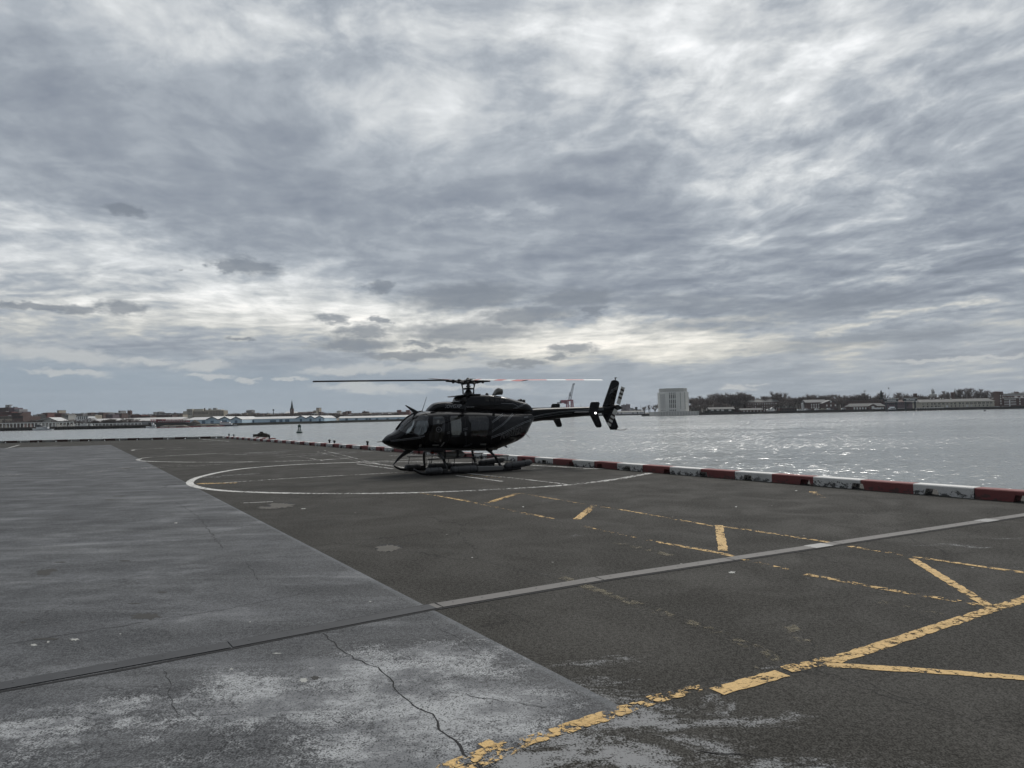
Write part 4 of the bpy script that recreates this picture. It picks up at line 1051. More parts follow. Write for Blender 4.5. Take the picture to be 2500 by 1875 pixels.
# main rotor
HZ = 3.17
mk('mast', MB().lathe([(.055, 2.66), (.055, 2.95), (.085, 2.96), (.085, 3.0), (.055, 3.01), (.06, HZ-.05)], n=14), M_METAL, heli, 40)
mk('mast_boot', MB().lathe([(.21, 2.67), (.12, 2.78), (.075, 2.86)], n=16), M_MATB, heli, 40)
mk('swashplate', MB().lathe([(.20, 2.87), (.22, 2.885), (.22, 2.91), (.12, 2.93)], n=18), M_DMETAL, heli, 40)
hub = mk('rotor_hub', MB().lathe([(.10, HZ-.08), (.17, HZ-.06), (.17, HZ+.02), (.10, HZ+.05), (.06, HZ+.09), (.03, HZ+.12)], n=16), M_DMETAL, heli, 40)
A0 = R(-5)
for k in range(4):
    a = A0+math.pi/2*k; d = Vector((math.cos(a), math.sin(a), 0)); e = Vector((-math.sin(a), math.cos(a), 0)); Z = Vector((0, 0, 1))
    pl_ = MB(); c = Vector((0, 0, 0))
    pl_.tube([d*.24+e*.10+Z*2.70, d*.25+e*.12+Z*2.90, d*.30+e*.13+Z*(HZ-.08)], .014, 8); mk('pitch_link', pl_, M_DMETAL, heli)
    gb = MB()
    gb.tube([d*.14+Z*(HZ-.02), d*.42+Z*(HZ-.02)], .055, 8).tube([d*.20+e*.12+Z*(HZ-.06), d*.48+e*.05+Z*(HZ-.03)], .03, 8).tube([d*.20-e*.12+Z*(HZ+.02), d*.50-e*.05+Z*HZ], .03, 8)
    gb.lathe([(.05, HZ-.09), (.065, HZ-.07), (.065, HZ+.05), (.04, HZ+.07)], tuple(d*.33), 10).lathe([(.045, HZ-.08), (.055, HZ+.05)], tuple(d*.55), 10)
    gb.tube([d*.26+e*.16+Z*(HZ-.10), d*.26-e*.16+Z*(HZ-.06)], .028, 8)
    gb.tube([d*.4+Z*(HZ-.01), d*.82+Z*(HZ+.005)], [.05, .035], 8)
    mk('blade_grip', gb, M_DMETAL, heli, 40)
    bb = MB()
    cuts = [.72, 1.05, 1.40, 3.02, 3.80, 4.55, 5.335]
    tw_ = R(8.5)
    fk = (-.01, -.27, .02, .36)[(k) % 4]
    def sec(r_):
        z = HZ+.03+fk*((r_-.5)/4.8)-.02*((r_-.7)/4.6)**2
        c = d*r_+Z*z; hw = .135
        pf = [(1, 0), (.55, .075), (-.2, .085), (-1, 0), (-.2, -.06), (.55, -.06)]
        return [c+e*(hw*(p*math.cos(tw_)-q*math.sin(tw_)))+Z*(hw*(p*math.sin(tw_)+q*math.cos(tw_))) for p, q in pf]
    for i, (r1_, r2_) in enumerate(zip(cuts, cuts[1:])):
        mi = i % 2
        sub = 4; rs = [r1_+(r2_-r1_)*j/sub for j in range(sub+1)]
        for ra, rb in zip(rs, rs[1:]):
            A_, B_ = sec(ra), sec(rb)
            for j in range(6):
                bb.add([A_[j], A_[(j+1) % 6], B_[(j+1) % 6], B_[j]], [(0, 1, 2, 3)], mi if j < 3 else 2)   # bands on the upper side only
    bb.add(sec(cuts[0]), [tuple(range(6))], 2); bb.add(sec(cuts[-1]), [tuple(range(6))], 2)
    o = mk('rotor_blade', bb, [M_BWHT if k == 1 else M_BRED, M_BRED if k == 1 else M_BWHT, M_BDRK], heli, fix=False)
# wire cutters, aerials, probe
mk('upper_wire_cutter', MB().prism([(2.34, 2.34), (2.30, 2.345), (2.02, 2.20), (1.84, 2.10), (1.92, 2.05), (2.02, 2.06)], -.02, .02, 'y').tube([(2.05, 0, 2.14), (1.86, 0, 2.12), (1.62, 0, 2.09)], .018, 6), M_MATB, heli)
mk('lower_wire_cutter', MB().prism([(2.35, .82), (2.05, .80), (2.44, .60), (2.70, .40), (2.80, .31), (2.79, .34), (2.62, .58)], -.02, .02, 'y'), M_MATB, heli)
mk('whip_aerial', MB().tube([(1.78, .12, 2.10), (1.60, .12, 2.62)], [.012, .006], 6), M_MATB, heli)
mk('tail_aerial', MB().tube([(-2.20, 0, 1.30), (-2.42, 0, 1.06)], [.010, .005], 6), M_MATB, heli)
mk('pitot_probe', MB().tube([(3.12, 0, 1.14), (3.32, 0, 1.13)], [.02, .012], 8), M_METAL, heli)
mk('blade_aerial', MB().prism([(-1.30, .84), (-1.42, .87), (-1.50, .76), (-1.46, .75)], -.012, .012, 'y'), M_LETT, heli)
# landing gear: skids, cross tubes, floats, steps
SY, SZ = 1.12, .075
for sgn in (1, -1):
    y = sgn*SY
    sk = mk('skid', MB().tube([(2.42, y, .24), (2.32, y, .17), (2.18, y, .105), (2.02, y, .08), (1.8, y, SZ), (0, y, SZ), (-1.30, y, SZ), (-1.45, y, .085)], [.03, .045, .052, .055, .055, .055, .055, .05], 12), M_MATB, heli, 40)
    mk('skid_shoe', MB().box(-1.1, 1.9, y-.035, y+.035, .008, .035), M_DMETAL, sk)
    def bag(u0, z0, u1, z1, r_):
        mb = MB(); rings = []
        k = 16
        for i in range(k+1):
            t = i/k; s = min(1, (t*k)/1.6, ((1-t)*k)/1.6); rr = r_*(.55+.45*math.sin(min(1, s)*math.pi/2))
            u = u0+(u1-u0)*t; z = z0+(z1-z0)*t
            rings.append([(u, y+(rr+random.uniform(-.006, .006))*1.05*math.cos(a), z+(rr*.95+random.uniform(-.007, .007))*math.sin(a)) for a in (2*math.pi*j/16 for j in range(16))])
        mb.loft(rings); b = mk('float_bag', mb, M_FLOAT, heli, 'all')
        for t in (.25, .72):
            u = u0+(u1-u0)*t; z = z0+(z1-z0)*t
            mk('strap', MB().tube([(u, y+r_*1.06*math.cos(a), z+r_*.99*math.sin(a)) for a in (2*math.pi*j/14 for j in range(15))], .010, 4, cap=False), M_MATB, b)
    bag(2.02, .150, 1.44, .155, .118); bag(1.15, .150, .22, .155, .122); bag(-.82, .175, -1.88, .265, .118)
    mk('float_tray', MB().prism([(.20, .05), (.20, .225), (-.74, .20), (-.74, .05)], y-.09, y+.09, 'y'), M_TRAY, heli, bevel=.03)
    stp_ = mk('boarding_step', MB().box(-1.0, 1.92, y-.10+sgn*-.02, y+.05+sgn*-.02, .515, .55), M_MATB, heli, bevel=.01)
    for u in (1.86, 1.0, .35, -.95): mk('step_hanger', MB().tube([(u, y-.02*sgn, .52), (u+.02, y, .30), (u, y, .10)], .012, 6), M_MATB, stp_)
    for u in (1.36, -.66): mk('skid_clamp', MB().box(u-.09, u+.09, y-.08, y+.08, .06, .20), M_DMETAL, heli, bevel=.02)
for u, uu in ((1.40, 1.28), (-.44, -.70)):
    pts = []
    for sgn in (-1, 1):
        arc = [(uu, SY, .14), (uu+(u-uu)*.35, SY*.96, .36), (uu+(u-uu)*.7, SY*.86, .56), (u, SY*.72, .68), (u, SY*.55, .735), (u, .3, .745)]
        arc = [(a, sgn*b, c) for a, b, c in arc]
        pts += arc if sgn < 0 else arc[::-1]
    mk('cross_tube', MB().tube(smooth_pts([Vector(p) for p in pts], 2), .042, 10), M_MATB, heli, 40)
    for sgn in (1, -1):
        mk('brake_hose', MB().tube([(uu-.05, sgn*(SY-.02), .18), (u-.10, sgn*SY*.84, .55), (u-.05, sgn*SY*.6, .71)], .010, 6), M_MATB, heli)
mk('float_gas_bottle', MB().tube([(1.15, -.15, .60), (1.05, -.15, .60), (.25, -.15, .59), (.15, -.15, .59)], [.06, .115, .115, .06], 14), M_BOTT, heli, 40)
mk('bottle_bracket', MB().box(.40, .46, -.28, -.02, .47, .74).box(.88, .94, -.28, -.02, .47, .74), M_MATB, heli)
mk('belly_beacon', MB().lathe([(.03, .66), (.10, .68), (.13, .715), (.11, .75)], (1.42, .15, 0), 14), M_BEAC, heli, 'all')
mk('belly_pod', MB().lathe([(.05, .62), (.10, .66), (.10, .74)], (-.75, .1, 0), 12), M_MATB, heli, 'all')
mk('belly_mount', MB().box(-.95, -.30, -.30, .30, .70, .76).box(1.1, 1.55, -.3, .3, .72, .80), M_MATB, heli)
# ------------------------------------------------------------------ far shores
LZ = WATER+2.6                                       # land surface beyond the sea walls
def make_land(name, c1, c2, sc_=.02):
    n = material(name); v = n.pos()
    n.put(n.p.inputs['Base Color'], n.mix(n.noise(n.map(v, sc=(1, 1, 0)), sc_, 7, .62), c1, c2)); n.p.inputs['Roughness'].default_value = .95; return n.mat
M_LAND = make_land('winter_grass_and_gravel', (.045, .045, .036), (.085, .08, .065))
M_SEAW = simple('wet_sea_wall', (.035, .033, .030), .85, 0, .4, .15)
M_CONC = simple('pale_concrete', (.46, .45, .42), .85, 0, .18, .08, dirt=.2)
M_PALE = simple('pale_limestone', (.66, .65, .61), .85, 0, .10, .05, dirt=.1)
M_BRICK = simple('brown_brick', (.12, .078, .068), .9, 0, .25, .3); M_BRICKR = simple('red_brick', (.19, .085, .072), .9, 0, .22, .3)
M_BRICKP = simple('mauve_brick', (.14, .105, .12), .9, 0, .15, .1)
M_TAN = simple('tan_stucco', (.40, .35, .28), .9, 0, .15, .1); M_GREYB = simple('grey_facade', (.27, .27, .27), .85, 0, .2, .1)
M_CREAM = simple('cream_siding', (.52, .49, .41), .85, 0, .12, .2); M_WHITEB = simple('white_painted_wall', (.76, .76, .75), .8, 0, .1, .2)
M_ROOFG = simple('grey_slate_roof', (.13, .13, .125), .8, 0, .25, .3); M_ROOFP = simple('pale_metal_roof', (.48, .48, .47), .6, 0, .15, .1, dirt=.15)
M_ROOFM = simple('mid_grey_slate', (.21, .208, .205), .85, 0, .25, .4, dirt=.3)
M_ROOFD = simple('dark_flat_roof', (.06, .06, .06), .9, 0, .3, .2)
M_BLUE = simple('pale_blue_siding', (.55, .70, .80), .7, 0, .08, .1); M_BLUED = simple('blue_door', (.10, .18, .26), .6); M_TRIMB = simple('dark_trim', (.03, .035, .04), .7)
M_WIN = simple('window_glass', (.012, .013, .015), .5, 0, .3, 1); M_WINW = simple('white_window', (.72, .72, .69), .6)
M_GRNW = simple('dark_green_wall', (.02, .028, .022), .8); M_STEELW = simple('white_steel', (.74, .74, .70), .6); M_RUST = simple('red_hull_paint', (.30, .045, .05), .6, 0, .25, .5, dirt=.3)
M_CRED = simple('crane_red', (.34, .07, .10), .6, 0, .2, .3); M_CGREY = simple('crane_grey', (.12, .125, .14), .6)
M_HULLW = simple('white_hull', (.80, .81, .81), .5); M_HULLB = simple('dark_blue_hull', (.02, .03, .05), .5); M_GRAV = simple('gravel_load', (.13, .115, .09), .95, 0, .3, .8)
M_SPIRE = simple('grey_green_slate', (.055, .066, .065), .8)

def slab(name, pts, z0, z1, mat_, kind='structure'):
    return tag(mk(name, MB().prism(pts, z0, z1, 'z'), mat_), kind=kind)
def XY(px, d): p = at(px, 1000, d); return (p.x, d)
GI = [XY(1566, 838), XY(1700, 825), XY(1800, 815), XY(1960, 800), XY(2140, 782), XY(2320, 765), XY(2500, 745), XY(2800, 715), XY(3500, 640)]
slab('island_land', GI+[(1500, 1500), (300, 1500)], WATER-2, LZ, M_LAND)
LS = [XY(-700, 610), XY(0, 648), XY(300, 655), XY(500, 665), XY(590, 690), XY(700, 735), XY(800, 790), XY(1000, 850), XY(1080, 900)]
slab('shore_land', LS+[(200, 2600), (-2600, 2600)], WATER-2, LZ-.3, M_LAND)
FS = [XY(1000, 1190), XY(1300, 1150), XY(1590, 1130), XY(1640, 1200)]
slab('distant_shore_land', FS+[(900, 3200), (-100, 3200)], WATER-2, LZ-.6, M_LAND)
def seawall(pts, h, name='sea_wall'):
    mb = MB()
    for a, b in zip(pts, pts[1:]):
        d = (Vector(b)-Vector(a)).normalized(); nx, ny = d.y*.5, -d.x*.5
        mb.add([(a[0]+nx, a[1]+ny, WATER-1), (b[0]+nx, b[1]+ny, WATER-1), (b[0]+nx, b[1]+ny, h), (a[0]+nx, a[1]+ny, h), (a[0]-nx, a[1]-ny, h), (b[0]-nx, b[1]-ny, h)], [(0, 1, 2, 3), (3, 2, 5, 4)])
    return mk(name, mb, M_SEAW)
tag(seawall(GI, LZ+.15), 'long dark sea wall along the waterline of the island on the right', 'sea wall')
tag(seawall(FS, LZ-.5), 'dark quay edge below the distant white warehouse behind the helicopter tail', 'sea wall')

def wins(parent, rects, mat_=M_WIN, y=-.06, dep=.12, name='window', sill=None):
    """each window its own mesh; rects (x, z, w, h) on the front face; equal sizes share mesh data"""
    cache = {}
    for x, z, w_, h in rects:
        key = (round(w_, 2), round(h, 2))
        if key in cache:
            o = cache[key].copy(); COL.objects.link(o); o.parent = parent; o.location = (x, y, z)
        else:
            o = cache[key] = mk(name, MB().box(-w_/2, w_/2, 0, dep, -h/2, h/2), mat_, parent, loc=(x, y, z))
def grid(x0, x1, n, z, w_, h): return [(x0+(x1-x0)*(i+.5)/n, z, w_, h) for i in range(n)]

class Bld:
    """a building whose front stands at distance d, between source columns p0 and p1"""
    def __init__(s, name, label, cat, p0, p1, ybase, d, group=None, base=None):
        a, b = at(p0, ybase, d), at(p1, ybase, d)
        s.z0 = LZ-.3 if base is None else base
        s.d = d; s.x0 = a.x; s.w = b.x-a.x; s.cx = (a.x+b.x)/2
        s.o = thing(name, label, cat, (s.cx, d, s.z0), 0, group)
        s.u = d/FPX
    def X(s, px, py=1000): return at(px, py, s.d).x-s.cx
    def Z(s, px, py): return at(px, py, s.d).z-s.z0
    def box(s, name, p0, p1, ytop, mat_, y0=0, y1=15, ybot=None, par=None, bev=0):
        pm_ = (p0+p1)/2
        zt = s.Z(pm_, ytop); zb = 0 if ybot is None else s.Z(pm_, ybot)
        return mk(name, MB().box(s.X(p0), s.X(p1), y0, y1, zb, zt), mat_, par or s.o, bevel=bev)
    def gable(s, name, p0, p1, yeave, ypeak, mat_, y0=-.6, y1=30, over=.5, th=.35, ppeak=None, par=None):
        """pitched roof with the ridge running away from the viewer"""
        pm_ = (p0+p1)/2 if ppeak is None else ppeak
        x0, x1, xm = s.X(p0)-over, s.X(p1)+over, s.X(pm_); ze0, ze1, zp = s.Z(p0, yeave), s.Z(p1, yeave), s.Z(pm_, ypeak)
        return mk(name, MB().prism([(x0, ze0), (xm, zp), (x1, ze1), (x1, ze1+th), (xm, zp+th), (x0, ze0+th)], y0, y1, 'y'), mat_, par or s.o)
    def ridge(s, name, p0, p1, yeave, ypeak, mat_, depth=14, over=.6, hip=0, par=None, y0=0):
        """pitched or hipped roof with the ridge running across the view"""
        x0, x1 = s.X(p0)-over, s.X(p1)+over; pm_ = (p0+p1)/2; ze, zp = s.Z(pm_, yeave), s.Z(pm_, ypeak)
        vs = [(x0, y0-over, ze), (x1, y0-over, ze), (x1, y0+depth+over, ze), (x0, y0+depth+over, ze), (x0+hip, y0+depth/2, zp), (x1-hip, y0+depth/2, zp)]
        return mk(name, MB().add(vs, [(0, 1, 5, 4), (1, 2, 5), (2, 3, 4, 5), (3, 0, 4), (3, 2, 1, 0)]), mat_, par or s.o)

# ---- the octagonal ventilation tower at the water's edge
b = Bld('ventilation_tower', 'tall pale octagonal tower with dark slit windows standing on a stone base in the water', 'tower', 1614.5, 1688.5, 1005, 800, base=WATER)
px8 = [(1614.5, 10), (1626, 1.5), (1661, 0), (1675, 2), (1688.5, 12), (1686, 24), (1650, 34), (1617, 24)]
mk('base_wall', MB().prism([(b.X(1598), 6), (b.X(1606), -7), (b.X(1702), -7), (b.X(1706), 6), (b.X(1704), 40), (b.X(1600), 40)], 0, b.Z(1652, 1004.5), 'z'), M_CONC, b.o)
zb, zt = b.Z(1652, 1004.5), b.Z(1652, 957.5)
mk('wall', MB().prism([(b.X(p), y) for p, y in px8], zb, zt, 'z'), M_PALE, b.o)
cx8 = b.X(1651)
mk('cornice', MB().prism([((b.X(p)-cx8)*1.01+cx8, (y-15)*1.02+15) for p, y in px8], zt, zt+.5, 'z'), M_WHITEB, b.o)
mk('crown', MB().prism([((b.X(p)-cx8)*.91+cx8, (y-15)*.88+15) for p, y in px8], zt+.5, b.Z(1652, 947.5), 'z'), M_CONC, b.o)
def face_rects(pa, ya, pb, yb, ts, z0, z1, wd, par, nm='window', mat_=M_WIN):
    A, B = Vector((b.X(pa), ya)), Vector((b.X(pb), yb)); d = (B-A).normalized(); nn = Vector((d.y, -d.x))*.12
    for t in ts:
        c = A+(B-A)*t; q = [c-d*wd/2, c+d*wd/2]
        mk(nm, MB().add([(p.x+nn.x*s_, p.y+nn.y*s_, z) for z in (z0, z1) for s_ in (1, -1) for p in q], [(0, 1, 5, 4), (2, 3, 7, 6), (0, 4, 6, 2), (1, 5, 7, 3), (4, 5, 7, 6), (0, 1, 3, 2)]), mat_, par)
for y0, y1 in ((958.5, 961), (962.8, 973), (975.5, 985.3), (986.7, 996), (1000, 1003.5)):
    face_rects(1626, 1.5, 1661, 0, [.295, .42, .545, .665], b.Z(1643, y1), b.Z(1643, y0), .85, b.o)
face_rects(1614.5, 10, 1626, 1.5, [.3, .5, .7, .9], b.Z(1620, 998), b.Z(1620, 962), .7, b.o, 'window', M_GREYB)
face_rects(1614.5, 10, 1626, 1.5, [.3, .5, .7, .9], b.Z(1620, 1003), b.Z(1620, 1000), .7, b.o, 'window', M_WIN)
face_rects(1661, 0, 1675, 2, [.08, .92], b.Z(1668, 999), b.Z(1668, 957.5), .5, b.o, 'groove', M_ROOFG)
for i in range(1, 4):
    z = zb+(zt-zb)*i/4
    mk('course_line', MB().prism([((b.X(p)-cx8)*1.001+cx8, (y-15)*1.004+15) for p, y in px8], z, z+.10, 'z'), M_CONC, b.o)
for k in range(14):
    mk('base_pilaster', MB().box(b.X(1608+6.7*k)-.3, b.X(1608+6.7*k)+.3, -7.2, -6.9, .3, b.Z(1652, 1005.5)), M_PALE, b.o)

# ---- bare trees
def tree_mesh(seed, kind):
    rnd = random.Random(seed); tr, cr = MB(), MB()
    def stick(mb, a, b_, r0_, r1_, n):
        mb.tube([a, b_], [r0_, r1_], n, cap=False)
    def grow(p, d, ln, rad, lev):
        q = p+d*ln
        mid = p+d*ln*.5+Vector((rnd.uniform(-.05, .05), rnd.uniform(-.05, .05), 0))*ln
        (tr if lev < 2 else cr).tube([p, mid, q], [rad, rad*.85, rad*.68], 5 if lev < 2 else 3, cap=False)
        if lev == 4: return
        nb = (4, 4, 4, 4)[lev] if kind != 'thin' else (3, 3, 4, 3)[lev]
        for i in range(nb):
            sp = (.50, .62, .75, .9)[lev]*(.72 if kind == 'tall' else 1)
            v = d+Vector((rnd.gauss(0, sp*.62), rnd.gauss(0, sp*.62), rnd.gauss(.10, .22)))
            v.normalize(); t = rnd.uniform(.45, 1)
            grow(p+(q-p)*t, v, ln*rnd.uniform(.58, .82), rad*.63, lev+1)
    h = 1.0
    if kind == 'evergreen':
        tr.tube([(0, 0, 0), (0, 0, .9)], [.03, .008], 6)
        for i in range(700):
            z = rnd.uniform(.12, 1.0); r_ = (1.02-z)*.26*rnd.uniform(.5, 1.1); a = rnd.uniform(0, 6.28); c = Vector((r_*math.cos(a), r_*math.sin(a), z)); s_ = .035
            cr.add([c+Vector((rnd.uniform(-s_, s_), rnd.uniform(-s_, s_), rnd.uniform(-s_, s_))) for _ in range(3)], [(0, 1, 2)])
    else:
        stems = 1 if kind != 'multi' else 3
        for k in range(stems):
            d = Vector((rnd.uniform(-.1, .1), rnd.uniform(-.1, .1), 1)) if stems == 1 else Vector((rnd.uniform(-.4, .4), rnd.uniform(-.3, .3), 1))
            grow(Vector((0, 0, 0)), d.normalized(), .30, .026, 0)
        zs = [v[2] for v in cr.v]; m_ = max(zs)
        sc_ = 1/m_
        tr.v = [tuple(c*sc_ for c in v) for v in tr.v]; cr.v = [tuple(c*sc_ for c in v) for v in cr.v]
    return tr, cr
M_BARK = simple('bare_bark', (.10, .088, .078), .95, 0, .25, 2); M_TWIG = simple('bare_twigs', (.165, .138, .124), .95, 0, .3, 1); M_NEED = simple('dark_needles', (.022, .032, .024), .9, 0, .3, 2)
TREES = []
for sd_i, kd in ((1, 'broad'), (2, 'broad'), (3, 'tall'), (4, 'multi'), (5, 'thin'), (6, 'broad'), (7, 'evergreen')):
    TREES.append((kd, tree_mesh(sd_i, kd)))
_tm = {}
def tree(px, ytop, d, kind, label, group, base=LZ, wfac=1.0):
    p = at(px, ytop, d); h = p.z-base
    ids = [i for i, (k, _) in enumerate(TREES) if k == kind]; i = random.choice(ids)
    t = thing('evergreen_tree' if kind == 'evergreen' else 'bare_tree', label, 'tree', (p.x, d, base), random.uniform(0, 6.28), group)
    if i not in _tm:
        a = mk('trunk', TREES[i][1][0], M_BARK, t, fix=False); c = mk('crown', TREES[i][1][1], M_NEED if kind == 'evergreen' else M_TWIG, t, fix=False); _tm[i] = (a, c)
    else:
        for o in _tm[i]:
            c = o.copy(); COL.objects.link(c); c.parent = t
    t.scale = (h*wfac, h*wfac, h)
    return t
TOPS = [(1572, 991), (1585, 988), (1598, 986), (1609, 984), (1690, 976), (1698, 974), (1707, 968), (1714, 965), (1724, 966), (1735, 964), (1744, 960), (1754, 957), (1763, 961), (1772, 962), (1781, 958), (1790, 957), (1799, 956), (1809, 956), (1819, 956), (1828, 966), (1838, 969), (1849, 969), (1859, 966), (1868, 966), (1878, 966), (1888, 962), (1896, 953), (1905, 957), (1914, 965), (1925, 970), (1936, 967), (1947, 968), (1959, 965), (1969, 962), (1979, 960), (1990, 962), (2001, 964), (2012, 962), (2024, 963), (2035, 961), (2047, 962), (2058, 967), (2068, 963), (2080, 965), (2092, 962), (2103, 960), (2113, 958), (2124, 963), (2136, 965), (2143, 956), (2158, 957), (2170, 965), (2180, 960), (2190, 957), (2201, 958), (2212, 962), (2224, 963), (2236, 961), (2248, 963), (2259, 965), (2270, 966), (2284, 966), (2296, 960), (2306, 956), (2316, 953), (2328, 951), (2338, 949), (2350, 946), (2361, 946), (2372, 948), (2383, 949), (2395, 953), (2406, 952), (2417, 953), (2428, 956), (2440, 960), (2455, 958), (2468, 955), (2480, 954), (2492, 954), (2512, 955)]
tn = 0
for px, yt in TOPS:
    tn += 1
    far_ = px > 2230
    d = random.uniform(872, 905) if not far_ else random.uniform(880, 930)
    kd = random.choice(('broad', 'broad', 'tall', 'multi')) if not (2290 < px < 2390) else random.choice(('tall', 'tall', 'broad'))
    tree(px+random.uniform(-2, 2), yt, d, kd, f'tall bare brown tree on the island, {ordinal(tn)} tall one from the left', 'tall bare trees on the island', wfac=random.uniform(1.2, 1.6))
tree(2151, 954, 862, 'evergreen', 'dark pointed evergreen among the bare trees left of the GOVERNORS gantry', 'evergreen')
tn = 0
for k in range(74):
    px = 1692+k*10.6+random.uniform(-4, 4)
    if 2070 < px < 2180 or 2240 < px < 2440: continue
    base_y = 985 if px < 1950 else 977
    tn += 1
    tree(px, base_y+random.uniform(-9, 5), random.uniform(846, 868), random.choice(('broad', 'thin', 'multi')), f'low bare tree before the taller ones on the island, {ordinal(tn)} from the left', 'low bare trees on the island', wfac=random.uniform(1.2, 1.7))
tn = 0
for k in range(66):
    px = 1700+k*12.5+random.uniform(-5, 5); tn += 1
    tree(px, 971-.009*(px-1700)+random.uniform(-4, 4), random.uniform(930, 990), random.choice(('broad', 'multi')), f'bare tree in the back row behind the island buildings, {ordinal(tn)} from the left', 'back row of bare trees on the island', wfac=random.uniform(1.4, 1.9))
# rising ground behind the shore
hl = MB(); hp = [(1700, 990), (1800, 986), (1960, 984), (2100, 980), (2300, 976), (2500, 974), (2800, 972)]
tops_ = [at(x, y, 955) for x, y in hp]
hl.loft([[(p.x-4, 905, LZ-1), (p.x, 955, p.z), (p.x+10, 1200, p.z), (p.x+10, 1260, LZ-1)] for p in tops_])
tag(mk('island_hill', hl, M_LAND), kind='structure')

# ---- island buildings
g_ = 'island buildings'
b = Bld('park_pavilion', 'long dark green pavilion with grey pitched roof and white windows right of the pale tower', 'pavilion', 1733, 1792, 1007, 835)
b.box('wall', 1733, 1791, 999, M_GRNW, 0, 8); b.ridge('roof', 1731, 1793, 999, 994, M_ROOFG, 9); wins(b.o, [(b.X(x), b.Z(x, 1001.5), 3.2, 1.6) for x in (1739, 1753, 1764, 1782)], M_WINW)
b.box('annex', 1722, 1732.5, 1003, M_GRNW, 1, 7)
b = Bld('brick_hut', 'low brown hut with dull pitched roof between the green pavilion and the white tents', 'hut', 1808, 1872, 1007, 835)
b.box('wall', 1810, 1871, 1001, M_BRICK, 0, 7); b.ridge('roof', 1808, 1860, 1001, 996.5, M_ROOFG, 8); wins(b.o, grid(b.X(1812), b.X(1870), 7, b.Z(1840, 1003.5), 1.1, 1.2), M_WINW)
b = Bld('brick_house', 'brick house with broad grey roof half hidden behind the trees right of the pale tower', 'house', 1780, 1812, 1000, 886)
b.box('wall', 1781, 1810, 984, M_BRICK, 0, 14); b.ridge('roof', 1780, 1811, 984, 973, M_ROOFM, 14, hip=2); wins(b.o, [q for z in (988, 995) for q in grid(b.X(1783), b.X(1809), 6, b.Z(1796, z), 1.1, 1.9)], M_WINW)
b = Bld('brick_block', 'long brown brick barracks with a tall dark chimney half hidden behind bare trees', 'barracks', 1822, 1900, 1002, 878)
b.box('wall', 1822, 1900, 982, M_BRICK, 0, 14); b.ridge('roof', 1821, 1901, 982, 975, M_ROOFG, 14)
b.box('chimney', 1842.5, 1846.5, 968, M_BRICK, 5, 7, 980); wins(b.o, [q for z in (986, 993, 999) for q in grid(b.X(1825), b.X(1898), 13, b.Z(1860, z), 1.1, 2.0)], M_WINW)
b = Bld('low_terrace', 'low dark shed with open front among white tents by the island sea wall', 'shed', 1905, 1948, 1006, 835)
b.box('wall', 1906, 1947, 996, M_BRICK, 2, 8); b.box('roof', 1904, 1949, 993.5, M_ROOFG, -1, 9, 995); wins(b.o, grid(b.X(1908), b.X(1946), 6, b.Z(1926, 1000), 2.0, 2.2))
for i, (x, y, w_, c) in enumerate([(1876, 1001, 9, 'white'), (1892, 1002.5, 7, 'yellowish'), (1886, 997, 6, 'pale'), (1964, 985, 8, 'white peaked')]):
    p = at(x, y, 838); t = Bld('marquee_tent', f'{c} tent on the island, {ordinal(i+1)} tent from the left', 'tent', x-w_/2, x+w_/2, y, 838 if i < 3 else 848, 'tents on the island')
    t.box('wall', x-w_/2, x+w_/2, y+.8, M_WHITEB if c != 'yellowish' else M_CREAM, 0, 4); t.gable('roof', x-w_/2, x+w_/2, y+.8, y-2.2, M_WHITEB, -.2, 4.2, .2, .15)
b = Bld('brick_house', 'brick house of two storeys with grey roof and white windows beside the gabled one', 'house', 1968, 2020, 1000, 842)
b.box('wall', 1969, 2018, 982.5, M_BRICK, 0, 13); b.ridge('roof', 1968, 2019, 982.5, 975.5, M_ROOFM, 13); wins(b.o, [q for z in (988, 994.5) for q in grid(b.X(1979), b.X(2002), 4, b.Z(1990, z), 1.3, 2.2)], M_WINW)
b = Bld('gabled_house', 'dark brick house with round gable window facing the water and pale roof', 'house', 2007, 2046, 998, 834)
b.box('wall', 2010, 2044, 985, M_BRICK, 0, 15)
mk('gable_wall', MB().prism([(b.X(2010), b.Z(2010, 985.2)), (b.X(2044), b.Z(2044, 984.5)), (b.X(2029.5), b.Z(2029, 977.8))], .3, 14.5, 'y'), M_BRICK, b.o)
b.gable('roof', 2008.5, 2045.5, 985.5, 977, M_ROOFM, -.8, 15.5, .6, .35, 2029.5)
mk('round_window', MB().lathe([(1.1, 0), (1.1, .2)], (0, 0, 0), 14), M_WINW, b.o, loc=(b.X(2029), -.2, b.Z(2029, 980.8))).rotation_euler = (R(90), 0, 0)
wins(b.o, [(b.X(2019), b.Z(2019, 990), 1.6, 2), (b.X(2040), b.Z(2040, 989.5), 1.6, 2), (b.X(2029), b.Z(2029, 990), 1.6, 2)], M_WINW); b.box('veranda', 2014, 2050, 994.5, M_ROOFG, -2, -.4, 995.5)
